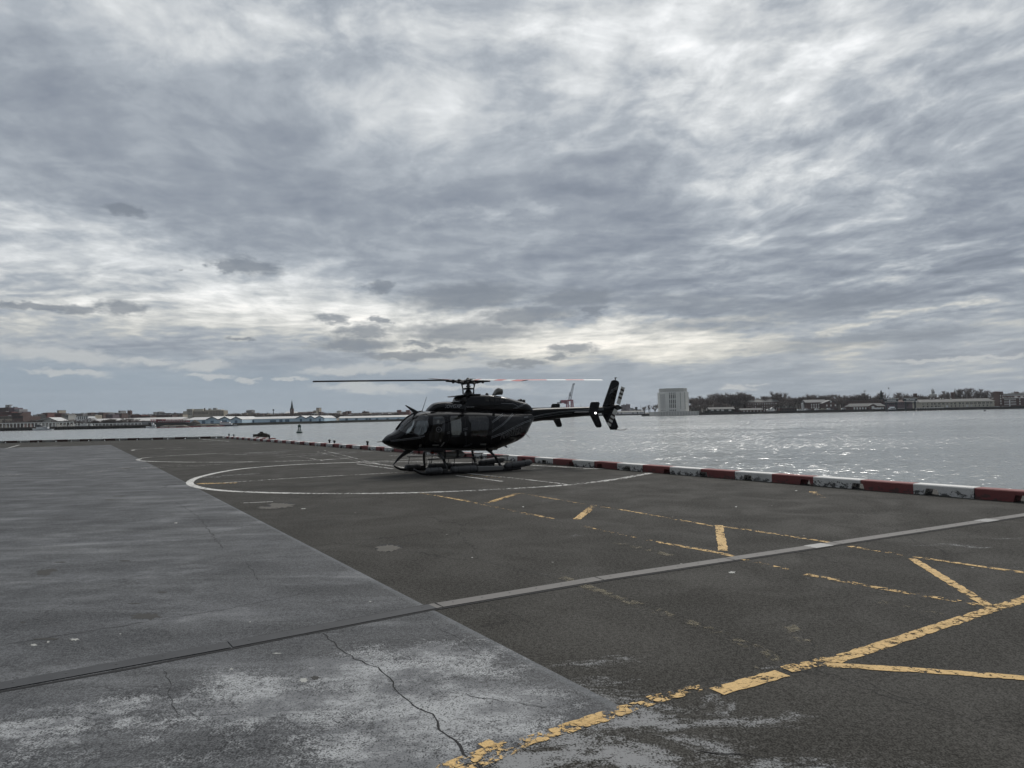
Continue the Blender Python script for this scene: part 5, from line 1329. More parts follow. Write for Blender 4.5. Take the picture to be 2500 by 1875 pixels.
for k, (px, py) in enumerate([(1951, 1002.6), (1969, 1001.5), (1975, 1001.5), (1994, 1001.6), (2002, 1001.5), (2009, 1001.6), (2014, 1001.4), (2023, 1001), (2031, 1001), (2059, 996), (2064, 997), (2070, 998)]):
    c = ('white', 'white', 'silver', 'white', 'yellow', 'cream', 'yellow', 'white', 'silver', 'white', 'white', 'white')[k]
    m_ = {'white': M_HULLW, 'silver': M_GREYB, 'yellow': M_CREAM, 'cream': M_CREAM}[c]
    p = at(px, py, 822); t = thing('parked_van' if k % 2 else 'parked_car', f'tiny {c} vehicle parked along the island sea wall, {ordinal(k+1)} from the left', 'van' if k % 2 else 'car', (p.x, 822, LZ), 0, 'vehicles parked on the island')
    L2 = 2.3
    mk('body', MB().prism([(-L2, .35), (L2, .35), (L2, 1.0), (L2*.8, 1.1), (L2*.55, 1.75 if k % 2 == 0 else 2.2), (-L2*.6, 1.75 if k % 2 == 0 else 2.2), (-L2, 1.15)], -.9, .9, 'y'), m_, t)
    mk('side_window', MB().box(-L2*.5, L2*.5, -.93, -.9, 1.15, 1.6), M_WIN, t)
    for xx in (-1.4, 1.4): mk('wheel', MB().tube([(xx, -.95, .34), (xx, -.6, .34)], .34, 10), M_TRIMB, t)
b = Bld('ferry_station', 'long low dark brick station with white windows and central gable on the island shore', 'station', 2074, 2162, 1003, 800)
b.box('wall', 2078, 2160, 991.5, M_BRICK, 0, 12); b.ridge('roof', 2075, 2162, 992, 984.5, M_ROOFG, 12, hip=3)
b.box('gable_wing', 2121, 2138, 991.5, M_BRICK, -2, 6); mk('gable_wall', MB().prism([(b.X(2121), b.Z(2121, 991.6)), (b.X(2138), b.Z(2138, 991.2)), (b.X(2129.5), b.Z(2129.5, 987))], -2, 6, 'y'), M_BRICK, b.o); b.gable('gable_roof', 2120, 2139, 991.8, 986.4, M_ROOFG, -2.5, 7, .3, .3)
mk('gable_window', MB().box(b.X(2126), b.X(2132.5), -2.12, -1.9, b.Z(2129, 999), b.Z(2129, 991.5)), M_WINW, b.o)
wins(b.o, [(b.X(x), b.Z(x, 997), 1.7, 2.5) for x in (2086, 2093, 2100, 2106.5, 2113.5, 2143, 2150, 2156)], M_WINW)
for nm, p0, p1, yt, yb, txt in (('left', 2161, 2194, 974, 980.5, 'GOVERNORS'), ('right', 2208.5, 2240, 972.8, 979, 'ISLAND')):
    b = Bld('ferry_gantry', f'dark ferry slip gantry carrying a white lettered sign reading {txt}', 'gantry', p0, p1, 1003, 772, 'ferry slip gantries', base=WATER)
    zt, z1_ = b.Z((p0+p1)/2, yt), b.Z((p0+p1)/2, yb)
    mk('beam', MB().box(b.X(p0), b.X(p1), 0, 3, z1_, zt), M_TRIMB, b.o)
    mk('rail', MB().box(b.X(p0)-.3, b.X(p1)+.3, -.25, -.02, zt, zt+.5), M_WINW, b.o); mk('rail', MB().box(b.X(p0)-.3, b.X(p1)+.3, -.25, -.02, z1_-.45, z1_), M_WINW, b.o)
    wd = (p1-p0)*b.u
    sg = mk('sign', MB().box(-wd*.36, wd*.36, -.28, -.05, z1_+.55, zt-.5), M_ROOFG, b.o)
    vs, fs = text_mesh(txt, (zt-z1_)*.66, 0, .03); mx_ = max(v.x for v in vs)
    k_ = wd*.33/mx_
    mk('lettering', MB().add([(v.x*k_, -.31, (zt+z1_)/2+v.y) for v in vs], fs), M_HULLW, sg)
    for x in (p0+3, p1-5): mk('leg', MB().box(b.X(x), b.X(x+2.6), .5, 2.2, 0, z1_), M_TRIMB, b.o)
    mk('counterweight', MB().box(-wd*.3, wd*.3, 1, 2, z1_-2.6, z1_-1.6), M_TRIMB, b.o)
for i, (p0, p1) in enumerate(((2193, 2207), (2140, 2152))):
    b = Bld('ferry_ramp', ('white railed ferry ramp between the two lettered gantries', 'small white booth on the quay left of the GOVERNORS gantry')[i], 'ramp' if i == 0 else 'booth', p0, p1, 1003, 778, base=LZ)
    b.box('deck' if i == 0 else 'wall', p0, p1, 998 if i == 0 else 996, M_CREAM if i == 0 else M_WHITEB, 0, 5); b.box('railing' if i == 0 else 'roof', p0-1, p1+1, 996.5 if i == 0 else 995, M_WHITEB, -.3, .1 if i == 0 else 5.2, 997.3 if i == 0 else 996)
b = Bld('white_ferry', 'small white ferry with stepped cabin moored under the GOVERNORS gantry', 'ferry', 2170, 2189, 1003, 764, base=WATER)
mk('hull', MB().prism([(b.X(2170), 0), (b.X(2187), 0), (b.X(2189), b.Z(2188, 999.5)), (b.X(2169), b.Z(2169, 999.5))], -1, 5, 'y'), M_TRIMB, b.o)
b.box('cabin', 2173, 2187, 996, M_HULLW, -.3, 4, 999.4); b.box('wheelhouse', 2176, 2185, 992.8, M_HULLW, .3, 3.5, 995.9); wins(b.o, grid(b.X(2174), b.X(2186), 6, b.Z(2180, 997.6), .8, .7), y=-.4)
c = at(2174, 1008.5, 700); t = thing('mooring_buoy', 'small dark mooring buoy on the water below the ferry slips', 'buoy', (c.x, 560, WATER)); mk('float', MB().lathe([(.5, -.3), (.85, .1), (.8, .6), (.3, .8)], n=12), M_TRIMB, t, 40); mk('ring', MB().tube([(-.4, 0, .8), (0, 0, 1.15), (.4, 0, .8)], .08, 6), M_TRIMB, t)
b = Bld('timber_fender', 'long weathered timber fender wall on piles below the cream building', 'fender wall', 2238, 2316, 1003, 764, base=WATER)
b.box('wall', 2239, 2304, 996.5, simple('old_timber', (.075, .07, .06), .9, 0, .3, .3), 0, 2); b.box('cap', 2238, 2305, 995.3, M_STEELW, -.2, 2.2, 996.4)
for k in range(12): b.box('pile', 2240+k*6.2, 2241.3+k*6.2, 996, M_SEAW, -.7, -.05)
mk('end_wall', MB().prism([(b.X(2304), 0), (b.X(2317), 0), (b.X(2312), b.Z(2312, 998)), (b.X(2304), b.Z(2304, 996))], 0, 2, 'y'), M_SEAW, b.o)
b = Bld('cream_building', 'long cream two storey waterfront building with grey roof and rows of dark windows', 'building', 2246, 2430, 996, 792)
def z_at(x, y): return b.Z(x, y)
b.box('wall', 2248, 2428.5, 980.5, M_CREAM, 0, 16); b.ridge('roof', 2246, 2429, 980.5, 973.5, M_ROOFG, 16, .8, 3)
cols_ = [2254, 2265, 2275, 2277.5, 2281.5, 2284, 2292, 2294.5, 2302, 2304.5, 2313, 2322.5, 2325, 2331, 2333.5, 2342.5, 2345, 2351, 2353, 2359.5, 2362, 2364.5, 2369.5, 2372, 2374.5, 2379, 2381.5, 2384, 2389.5, 2392, 2394.5, 2399.5, 2402, 2404.5, 2409.5, 2412, 2414.5, 2420, 2422.5]
zz1, zz2 = b.Z(2338, 984.8), b.Z(2338, 991)
wins(b.o, [(b.X(x), zz1, .7, 1.7) for x in cols_]+[(b.X(x), zz2, .7, 1.6) for x in [2254, 2256, 2264, 2266, 2274, 2276, 2284, 2286, 2291, 2295, 2323, 2333, 2343, 2352.5, 2382, 2392, 2400.5, 2402.5, 2410, 2412]])
wins(b.o, [(b.X(2362), zz2-.2, 1.9, 2.3), (b.X(2372), zz2-.1, 1.0, 2.0), (b.X(2313), zz2-.2, 2.6, 2.5)], M_WHITEB, name='door')
for k, x in enumerate((2283, 2291.5, 2307.5, 2314, 2333.5)): mk('roof_vent', MB().lathe([(.45, 0), (.45, .5), (.7, .55), (.6, 1.1), (.1, 1.2)], (b.X(x), 8, b.Z(x, 974.2)), 8), M_STEELW if k != 1 else M_HULLW, b.o)
b.box('plinth', 2300, 2425, 994.3, M_GRNW, -1.2, -.2)
for k in range(18): mk('downpipe', MB().box(b.X(2259+k*9.4)-.09, b.X(2259+k*9.4)+.09, -.2, -.01, .2, b.Z(2338, 981)), M_GREYB, b.o)
b = Bld('white_cupola', 'white domed cupola rising above the trees behind the cream building', 'cupola', 2277, 2290, 970, 985, base=LZ+6)
b.box('base', 2277, 2289, 962.3, M_CONC, 0, 7)
cx_ = b.X(2282.7); r8 = 3.4*b.u
mk('drum', MB().lathe([(r8, b.Z(2283, 962.3)), (r8, b.Z(2283, 953.6)), (r8*1.12, b.Z(2283, 953.4)), (r8*1.12, b.Z(2283, 952.6))], (cx_, 3.5, 0), 8), M_STEELW, b.o)
mk('dome', MB().lathe([(r8*.95, b.Z(2283, 952.6)), (r8*.85, b.Z(2283, 950.8)), (r8*.45, b.Z(2283, 949.2)), (.3, b.Z(2283, 948.6)), (.15, b.Z(2283, 945)), (.02, b.Z(2283, 944))], (cx_, 3.5, 0), 12), M_HULLW, b.o, 'all')
for k in range(5): mk('opening', MB().box(cx_-r8+(k+.2)*r8*.4, cx_-r8+(k+.75)*r8*.4, 3.5-r8-.1, 3.5-r8+.3, b.Z(2283, 961), b.Z(2283, 955.5)), M_GREYB, b.o)
for i, (x, yt, d, lb) in enumerate([(2237.5, 960.5, 900, 'square brown brick chimney behind the trees just right of the ISLAND gantry'), (2329.5, 957.5, 900, 'square brown brick chimney among the tall trees behind the cream building')]):
    b = Bld('brick_chimney', lb, 'chimney', x-3.6, x+3.6, 980, d); b.box('stack', x-3.4, x+3.4, yt+.8, M_BRICK, 0, 3); b.box('cap', x-3.8, x+3.8, yt, M_BRICKR, -.2, 3.2, yt+.75)
b = Bld('brick_hall', 'large brick hall at the right border with grey hipped roof, dormers and white windows', 'hall', 2448, 2530, 995, 800)
b.box('wall', 2450, 2530, 971.5, M_BRICK, 0, 18); b.ridge('roof', 2449, 2532, 971.5, 962, M_ROOFM, 18, .8, 4); b.box('cornice', 2449, 2531, 971, M_WINW, -.6, 18.2, 972)
wins(b.o, [q for z in (975.2, 981, 987) for q in grid(b.X(2452.5), b.X(2482), 11, b.Z(2466, z), .62, 1.6)]+[q for z in (974, 980, 986) for q in [(b.X(x), b.Z(x, z), 1.2, 1.7) for x in (2491, 2503)]], M_WINW)
mk('entrance', MB().box(b.X(2464.5), b.X(2467), -.4, -.02, .3, b.Z(2466, 976)), M_WINW, b.o)
for x in (2456.5, 2463, 2470, 2476.5, 2491, 2505): b.box('dormer', x-1.6, x+1.6, 966.8, M_BRICK, -.3, 4, 969.6)
b.box('roof_deck', 2464, 2532, 960, M_CONC, 7, 11, 963); b.box('chimney', 2459, 2463, 956.2, M_BRICK, 8, 11, 966); b.box('chimney', 2497, 2502, 956.5, M_BRICK, 8, 11, 964)
b = Bld('brick_tower', 'narrow brick tower block with stacked white windows left of the brick hall', 'tower', 2439, 2449, 995, 797)
b.box('wall', 2440, 2449, 957, M_BRICK, 0, 9); b.box('parapet', 2439.6, 2449.4, 956, M_BRICKR, -.2, 9.2, 957); wins(b.o, [(b.X(2444.5), b.Z(2444, z), 1.0, 1.7) for z in (966, 972.5, 979, 985)], M_WINW)
for i, (p0, p1) in enumerate([(2432, 2442), (2450, 2460)]):
    b = Bld('white_trailer', ('white site trailer on the quay below the narrow brick tower', 'longer white trailer on the quay below the brick hall')[i], 'trailer', p0, p1, 996, 766); b.box('body', p0, p1+4*i, 992, M_HULLW, 0, 3, 995.4); b.box('chassis', p0+1, p1-1, 995.3, M_TRIMB, .3, 2.7)
b = Bld('light_mast', 'tall slim floodlight mast with a crossbar of lamps above the ferry station', 'light mast', 2109, 2116, 975, 880, base=LZ+4)
mk('pole', MB().tube([(b.X(2112.7), 0, 0), (b.X(2112.7), 0, b.Z(2112.7, 954))], [.35, .2], 8), M_GREYB, b.o)
mk('crossbar', MB().box(b.X(2109), b.X(2116.3), -.2, .2, b.Z(2112, 955.2), b.Z(2112, 954)), M_GREYB, b.o)
for k in range(5): mk('lamp', MB().box(b.X(2109.4+k*1.5), b.X(2110.2+k*1.5), -.6, -.2, b.Z(2112, 955), b.Z(2112, 954)), M_ROOFG, b.o)
b = Bld('flagpole', 'thin white flagpole with a small flag behind the GOVERNORS gantry', 'flagpole', 2171, 2173, 975, 900, base=LZ+4)
mk('pole', MB().tube([(0, 0, 0), (0, 0, b.Z(2172, 944.5))], [.16, .08], 6), M_STEELW, b.o); mk('flag', MB().box(-1.5, -.1, -.03, .03, b.Z(2172, 949), b.Z(2172, 946.3)), M_GREYB, b.o)
b = Bld('long_brick_range', 'long low brick range with flat grey roof behind the ferry station', 'building', 2060, 2165, 990, 856)
b.box('wall', 2062, 2164, 977.5, M_BRICK, 0, 10); b.box('roof', 2061, 2165, 976.6, M_ROOFG, -.4, 10.4, 977.4); wins(b.o, grid(b.X(2066), b.X(2160), 14, b.Z(2110, 981.5), 1.4, 1.4))
b = Bld('brick_terrace', 'broad dull brick terrace behind the ferry gantries', 'building', 2166, 2250, 990, 846)
b.box('wall', 2167, 2249, 981, M_BRICKP, 0, 10); b.ridge('roof', 2166, 2250, 981, 976, M_BRICK, 10); wins(b.o, grid(b.X(2170), b.X(2246), 16, b.Z(2208, 986), 1.1, 1.8))

# ---- middle distance behind the tail: mauve tower block, white warehouse, harbour cranes
b = Bld('tower_block', 'mauve brick tower block on the skyline right of the tail rotor', 'tower block', 1518, 1539, 1002, 1900)
b.box('wall', 1519, 1538, 988.5, M_BRICKP, 0, 20); b.box('wing', 1528, 1538.2, 987, M_BRICKP, -4, -.02); b.box('plant_room', 1523, 1526, 986.8, M_BRICKP, 5, 10, 988.4); b.box('water_tank', 1530.6, 1532.6, 985.3, M_BRICKP, 4, 8, 987)
wins(b.o, [q for z in (990.5, 993.5, 996.5, 999.5) for q in grid(b.X(1520), b.X(1527.5), 5, b.Z(1524, z), .9, 1.3)], M_ROOFG)
for i, (p0, p1, yt, m_, lb) in enumerate([(1539, 1547, 996.5, M_GREYB, 'low grey block beside the mauve tower block'), (1552.5, 1556.5, 994, M_TRIMB, 'slim dark block alone on the skyline left of the pale tower'), (1546, 1552, 999, M_TAN, 'small tan block between the grey block and the slim dark one'), (1557, 1566, 1000, M_GREYB, 'flat grey shed at the right end of the distant shore')]):
    b = Bld('distant_block', lb, 'building', p0, p1, 1004, 1850); b.box('wall', p0, p1, yt, m_, 0, 15); b.box('roof', p0-.3, p1+.3, yt-.5, M_ROOFG, -.3, 15.3, yt)
b = Bld('white_warehouse', 'long white waterfront warehouse with grey roof behind the tail rotor', 'warehouse', 1490, 1574, 1012, 1185, base=LZ-.6)
b.box('wall', 1492, 1573, 1006.5, M_WHITEB, 0, 25); b.ridge('roof', 1491, 1574, 1006.5, 1003, M_ROOFG, 25); wins(b.o, [(b.X(x), b.Z(x, 1009), 2.4, 3.2) for x in (1508, 1517, 1545)], M_GREYB, name='door')
for i, (p0, p1) in enumerate([(1330, 1420), (1424, 1486), (1240, 1326), (1040, 1120), (1124, 1236)]):
    b = Bld('low_warehouse', f'low pale warehouse on the distant shore behind the tail boom, {ordinal(i+1)}', 'warehouse', p0, p1, 1013, 1190+8*i, base=LZ-.6)
    b.o['label'] = ('low pale warehouse on the far shore under the harbour crane', 'low grey roofed warehouse between the crane and the white warehouse', 'low pale warehouse hidden mostly behind the tail boom root', 'low pale warehouse behind the helicopter cabin', 'long low warehouse behind the engine cowling')[i]
    b.box('wall', p0, p1, 1008, M_WHITEB, 0, 20); b.ridge('roof', p0-1, p1+1, 1008, 1004.5, M_ROOFP, 20)
b = Bld('harbour_crane', 'red and grey harbour crane with raised lattice boom above the tail boom', 'crane', 1360, 1402, 1010, 1400, base=LZ)
u = b.u
def cpt(px, py, y=0): return (b.X(px), y, b.Z(px, py))
fr = MB()
for px in (1383.5, 1387.5, 1397, 1401):
    for y in (0, 14): fr.tube([cpt(px, 1012, y), cpt(px+(1 if px < 1390 else -1.5), 976.5, y)], .7, 5)
fr.tube([cpt(1384, 1000), cpt(1399, 980)], .45, 4).tube([cpt(1400, 1000), cpt(1386, 985)], .45, 4); fr.box(b.X(1384), b.X(1400), -.6, 14.6, b.Z(1392, 979), b.Z(1392, 976)); mk('portal_frame', fr, M_CRED, b.o)
mk('machine_house', MB().box(b.X(1371), b.X(1383), 1, 13, b.Z(1377, 984), b.Z(1377, 976.5)).box(b.X(1379), b.X(1386), 1, 13, b.Z(1382, 986), b.Z(1382, 980)), M_CRED, b.o)
mk('trolley_frame', MB().box(b.X(1361), b.X(1372), 3, 11, b.Z(1366, 985), b.Z(1366, 982)).box(b.X(1368), b.X(1374), 4, 10, b.Z(1371, 983), b.Z(1371, 977.5)), M_CGREY, b.o)
bm_ = MB(); A1, A2 = (1392.5, 977), (1402.6, 936.5); wB, wT = 2.7, 1.9
def chord(t, s): return cpt(A1[0]+(A2[0]-A1[0])*t+s*(wB+(wT-wB)*t), A1[1]+(A2[1]-A1[1])*t, 7)
n_ = 11
for s in (-1, 1): bm_.tube([chord(0, s), chord(1, s)], .42, 4)
for i in range(n_):
    bm_.tube([chord(i/n_, -1), chord((i+1)/n_, 1)], .28, 4); bm_.tube([chord(i/n_, 1), chord((i+1)/n_, -1)], .28, 4); bm_.tube([chord(i/n_, -1), chord(i/n_, 1)], .28, 4)
mk('boom', bm_, M_CGREY, b.o); mk('boom_head', MB().box(b.X(1400.5), b.X(1406), 5, 9, b.Z(1403, 938), b.Z(1403, 936)), M_CGREY, b.o)
mk('mast_frame', MB().tube([cpt(1388, 977, 7), cpt(1393.5, 958, 7)], .5, 4).tube([cpt(1397, 977, 7), cpt(1393.5, 958, 7)], .4, 4).box(b.X(1392), b.X(1394.5), 6, 8, b.Z(1393, 966), b.Z(1393, 958)), M_CGREY, b.o)
mk('stay_cable', MB().tube([cpt(1393.5, 958, 7), cpt(1381, 977, 7)], .12, 4).tube([cpt(1393.5, 958, 7), cpt(1401, 941, 7)], .12, 4), M_CGREY, b.o)
b = Bld('far_crane', 'tiny grey slewing crane far beyond, right of the red harbour crane', 'crane', 1414, 1420, 1000, 2400)
mk('jib', MB().tube([cpt(1420, 997), cpt(1416.5, 985.5)], .5, 4), M_CGREY, b.o); mk('tower', MB().box(b.X(1418.5), b.X(1421), 0, 3, 0, b.Z(1420, 995)), M_CGREY, b.o)
b = Bld('pier_marker', 'small dark pile marker standing in the water below the white warehouse', 'marker', 1555, 1558, 1015, 1000, base=WATER); mk('pile', MB().tube([(0, 0, -1), (0, 0, 4.2)], .5, 8), M_SEAW, b.o); mk('cap', MB().box(-.9, .9, -.9, .9, 4.2, 5), M_SEAW, b.o)
# ---- left shore
GZ = LZ-.3
# piers
pr = [XY(-700, 600), XY(0, 636), XY(300, 642), XY(362, 645)]
mb = MB()
pb = thing('timber_pier', 'long dark timber pier on piles along the left shore below the white frames', 'pier', (pr[1][0], pr[1][1], WATER))
o = pb.location
mk('deck', MB().prism([(x-o.x, y-o.y) for x, y in pr]+[(x-o.x, y+14-o.y) for x, y in reversed(pr)], 2.0, 2.9, 'z'), M_SEAW, pb)
for k in range(64):
    px = -5+k*5.8
    for a, b_ in zip(pr, pr[1:]):
        x = at(px, 1000, 640).x
    t = (px)/362; y = 636+9*max(0, t); x = at(px, 1000, y).x
    if k == 0: p0_ = mk('pile', MB().tube([(0, 0, -1), (0, 0, 2.1)], .28, 6), M_SEAW, pb, loc=(x-o.x, y+.3-o.y, 0))
    else:
        c = p0_.copy(); COL.objects.link(c); c.parent = pb; c.location = (x-o.x, y+.3-o.y, 0)
mk('fascia', MB().box(at(-200, 1000, 634).x-o.x, at(362, 1000, 634).x-o.x, -1.5, -1.1, 1.9, 2.9), M_TIMB, pb)
# white open frames left from a pier shed
for i, (p0, p1, yl, yr, d, lb) in enumerate([(-20, 179, 1033.5, 1029.5, 641, 'long open white steel frame of a pier shed at the left border'), (214, 345, 1034, 1031.5, 648, 'open white steel frame on the pier left of the red barges')]):
    b = Bld('open_shed_frame', lb, 'shed frame', p0, p1, 1045, d, 'open shed frames on the pier', base=WATER+2.9)
    zl, zr = b.Z(p0, yl), b.Z(p1, yr); zt = max(zl, zr)
    mk('top_beam', MB().prism([(b.X(p0), zl-.6), (b.X(p1), zr-.6), (b.X(p1), zr), (b.X(p0), zl)], 0, .4, 'y'), M_STEELW, b.o)
    n_ = int((p1-p0)/8.4)
    for k in range(n_+1):
        t = k/n_; x = b.X(p0)+(b.X(p1)-b.X(p0))*t
        mk('post', MB().box(x-.3, x+.3, .02, .38, 0, zl+(zr-zl)*t-.35), M_STEELW, b.o)
for k, px in enumerate((188, 196.5, 204, 212)):
    b = Bld('white_post', f'single white pier post between the two open frames, {ordinal(k+1)} of four from the left', 'post', px-.5, px+.5, 1045, 645, 'white posts between the open frames', base=WATER+2.9)
    mk('post', MB().box(-.2, .2, 0, .4, 0, b.Z(px, 1033)), M_STEELW, b.o); mk('cap', MB().box(-.3, .3, -.1, .5, b.Z(px, 1033), b.Z(px, 1032.6)), M_STEELW, b.o)
# low scrubby trees behind the frames
tn = 0
for k in range(44):
    px = -10+k*8.2; tn += 1
    tree(px+random.uniform(-3, 3), 1026+random.uniform(-5, 6)-(3 if px > 150 else 0), random.uniform(662, 690), random.choice(('broad', 'multi', 'thin')), f'low bare tree behind the white frames at the left, {ordinal(tn)} from the left', 'low bare trees on the left shore', base=GZ, wfac=random.uniform(1.3, 2.0))
# white gabled shed and warehouses
b = Bld('gabled_shed', 'pale shed with broad grey gable roof behind the white frames at the left', 'shed', 88, 140, 1040, 672)
b.box('wall', 93, 139, 1028, M_CONC, 0, 16); mk('gable_wall', MB().prism([(b.X(93), b.Z(93, 1028.2)), (b.X(139), b.Z(139, 1027.2)), (b.X(121), b.Z(121, 1020.6))], .2, 15.5, 'y'), M_CONC, b.o); b.gable('roof', 89, 141, 1028.5, 1020, M_ROOFP, -1, 17, .4, .4, 121)
M_ROOFW = simple('weathered_pale_roof', (.50, .49, .47), .75, 0, .2, .06, dirt=.25)
b = Bld('long_shed', 'very long low shed with pale grey roof behind the pier and the red barges', 'warehouse', 195, 440, 1040, 735)
b.box('wall', 197, 438, 1029.5, M_GREYB, 0, 22); b.ridge('roof', 195, 440, 1028, 1020.5, M_ROOFW, 24)
def gabled(label, p0, p1, yb, d, peaks, eaves, yp, ye, flat, doors, fl=None):
    b = Bld('blue_warehouse', label, 'warehouse', p0, p1, yb, d, 'blue gabled warehouses on the quay')
    for (a, c), pk in zip(eaves, peaks):
        b.box('wall', a+.15, c-.15, ye, M_BLUE, 0, 50); mk('gable_wall', MB().prism([(b.X(a)+.1, b.Z(a, ye)+.02), (b.X(c)-.1, b.Z(c, ye)+.02), (b.X(pk), b.Z(pk, yp+.5))], .1, 49.8, 'y'), M_BLUE, b.o)
        rf = b.gable('roof', a, c, ye, yp, M_ROOFP, -.8, 51, .1, .35, pk)
        mk('barge_board', MB().prism([(b.X(a), b.Z(a, ye)-.3), (b.X(pk), b.Z(pk, yp)-.3), (b.X(c), b.Z(c, ye)-.3), (b.X(c), b.Z(c, ye)+.15), (b.X(pk), b.Z(pk, yp)+.15), (b.X(a), b.Z(a, ye)+.15)], -1.1, -.82, 'y'), M_TRIMB, rf)
    for (a, c, y1_, y2_, side_) in flat:
        b.box('wall', a, c, y1_, M_BLUE, 0.3, 30); b.ridge('roof', a-.5, c+.5, y1_, y2_, M_ROOFP, 44, .4, 0)
    for x, w_, y0_, y1_ in doors: mk('door', MB().box(b.X(x), b.X(x+w_), -.12, .2, b.Z(x, y1_), b.Z(x, y0_)), M_BLUED, b.o)
    return b
b = gabled('pale blue warehouse with three gables and blue doors behind the white tug', 453, 591, 1036, 742, [518.5, 549, 576.5], [(503.5, 533), (533, 563), (563, 591)], 1017.5, 1024.5, [(453, 503, 1025, 1018.5, 0)], [(492.5, 8, 1027, 1035), (514, 7.5, 1027, 1034.5), (541.5, 10, 1026.3, 1033), (573, 6.5, 1026.3, 1034)])
b = gabled('long pale blue warehouse wall ending in three gables left of the church spire', 592, 792, 1034, 772, [735, 758.5, 780], [(722.5, 747), (747, 769), (769, 792)], 1015.5, 1021, [(592, 722, 1022.5, 1017, 0)], [(603, 7.5, 1026, 1033.5), (612, 8, 1026, 1033.5), (659, 14.5, 1025.8, 1031), (682, 7.5, 1024, 1031.5), (696, 10, 1024, 1031), (732, 5, 1023, 1029.5), (755.5, 5, 1022.5, 1029.5), (778, 5, 1022, 1028.5)])
b = Bld('blue_warehouse', 'long low pale blue shed with grey ribbed roof left of the helicopter nose', 'warehouse', 825, 1075, 1028, 880, 'blue gabled warehouses on the quay')
b.box('wall', 826, 1075, 1018.5, M_BLUE, 0, 30); b.ridge('roof', 825, 1076, 1018.5, 1014, M_ROOFW, 30)
for x, w_ in ((843, 6), (867, 6), (892, 6), (899.5, 6), (917, 6.5), (943, 6), (969, 6), (1010, 6)): mk('door', MB().box(b.X(x), b.X(x+w_), -.12, .2, b.Z(x, 1026.5), b.Z(x, 1021.3)), M_BLUED, b.o)
b = Bld('loading_shed', 'small dark blue and brown shed in the gap between the blue warehouses', 'shed', 792, 824, 1030, 830)
b.box('wall', 797, 806, 1016, M_HULLB, 0, 10); b.box('annex', 806.5, 823, 1021, M_TAN, 1, 9); b.box('roof', 806, 823.5, 1020.2, M_ROOFG, .5, 9.5, 1020.9); b.box('tank', 819, 823, 1022, M_WHITEB, -3, .5)
q1 = MB()
qp = [XY(440, 690), XY(590, 700), XY(700, 740), XY(800, 796), XY(1000, 852), XY(1080, 900)]
qb = tag(seawall(qp, GZ+.2, 'quay_wall'), 'dark quay wall on piles along the foot of the blue warehouses', 'quay wall')

# vessels
def barge(label, p0, p1, yd, yw, d, load, grp):
    b = Bld('barge', label, 'barge', p0, p1, yw, d, grp, base=WATER)
    zd = b.Z((p0+p1)/2, yd)
    mk('hull', MB().prism([(b.X(p0)+1.5, -.5), (b.X(p1)-1.5, -.5), (b.X(p1), zd), (b.X(p0), zd)], 0, 11, 'y'), M_RUST, b.o)
    mk('rubbing_strake', MB().box(b.X(p0)-.1, b.X(p1)+.1, -.15, 0, zd-.35, zd), M_BRICKR, b.o)
    if load:
        rg = []
        n = 26
        for i in range(n+1):
            t = i/n; x = b.X(p0)+2.5+(b.X(p1)-b.X(p0)-5)*t; h = load*.62*(.86+.14*math.sin(t*19+p0))*min(1, 8*t, 8*(1-t))
            rg.append([(x, .8, zd), (x, 3, zd+h*.8), (x, 5.5, zd+h), (x, 8, zd+h*.8), (x, 10.2, zd)])
        mk('gravel_load', MB().loft(rg), M_GRAV, b.o, 'all')
    return b
b = barge('red hulled barge heaped with gravel, the longer one at the left, with draft marks', 375, 460, 1042, 1046.5, 604, 2.2, 'gravel barges')
for k in range(12):
    if k == 6: continue
    mk('draft_mark', MB().box(b.X(392+k*3.2), b.X(393.6+k*3.2), -.25, -.16, .45, .95), M_HULLW, b.o)
b = barge('red hulled gravel barge nearer the blue warehouse, in front of the white tug', 461, 537, 1039.5, 1044, 628, 2.6, 'gravel barges')
for k in range(5): mk('draft_mark', MB().box(b.X(492+k*2.6), b.X(493.3+k*2.6), -.25, -.16, .4, .9), M_HULLW, b.o)
M_REDD = simple('dull_red_deckhouse', (.16, .035, .04), .8, 0, .35, .4, dirt=.5)
b = Bld('dredger', 'dark red dredger barge with long deckhouse and lattice gear behind the gravel barges', 'dredger', 362, 460, 1040, 634, base=WATER)
mk('hull', MB().prism([(b.X(364), -.5), (b.X(458), -.5), (b.X(461), b.Z(460, 1031.5)), (b.X(362), b.Z(362, 1031.5))], 0, 13, 'y'), M_SEAW, b.o)
b.box('deckhouse', 379, 452, 1027.5, M_REDD, 1.5, 10, 1031.4); b.box('deckhouse', 398, 430, 1026, M_REDD, 2.5, 9, 1027.4); b.box('winch_house', 434, 446, 1026.2, M_SEAW, 2.5, 9, 1027.4); b.box('upper_house', 379, 392, 1023.5, M_REDD, 2, 9, 1027.4)
g2 = MB()
for x in (364, 370, 376, 383, 399, 405, 414, 424, 433, 440): g2.tube([(b.X(x), 4, b.Z(x, 1031)), (b.X(x), 4, b.Z(x, 1023.6))], .3, 5)
for x0, x1, y in ((362, 380, 1024), (398, 440, 1024.3), (362, 378, 1027)): g2.box(b.X(x0), b.X(x1), 3.7, 4.3, b.Z((x0+x1)/2, y+.5), b.Z((x0+x1)/2, y-.5))
mk('lattice_gear', g2, M_CRED, b.o); wins(b.o, grid(b.X(383), b.X(450), 12, b.Z(416, 1028.5), .8, .7), M_WINW, y=1.4)
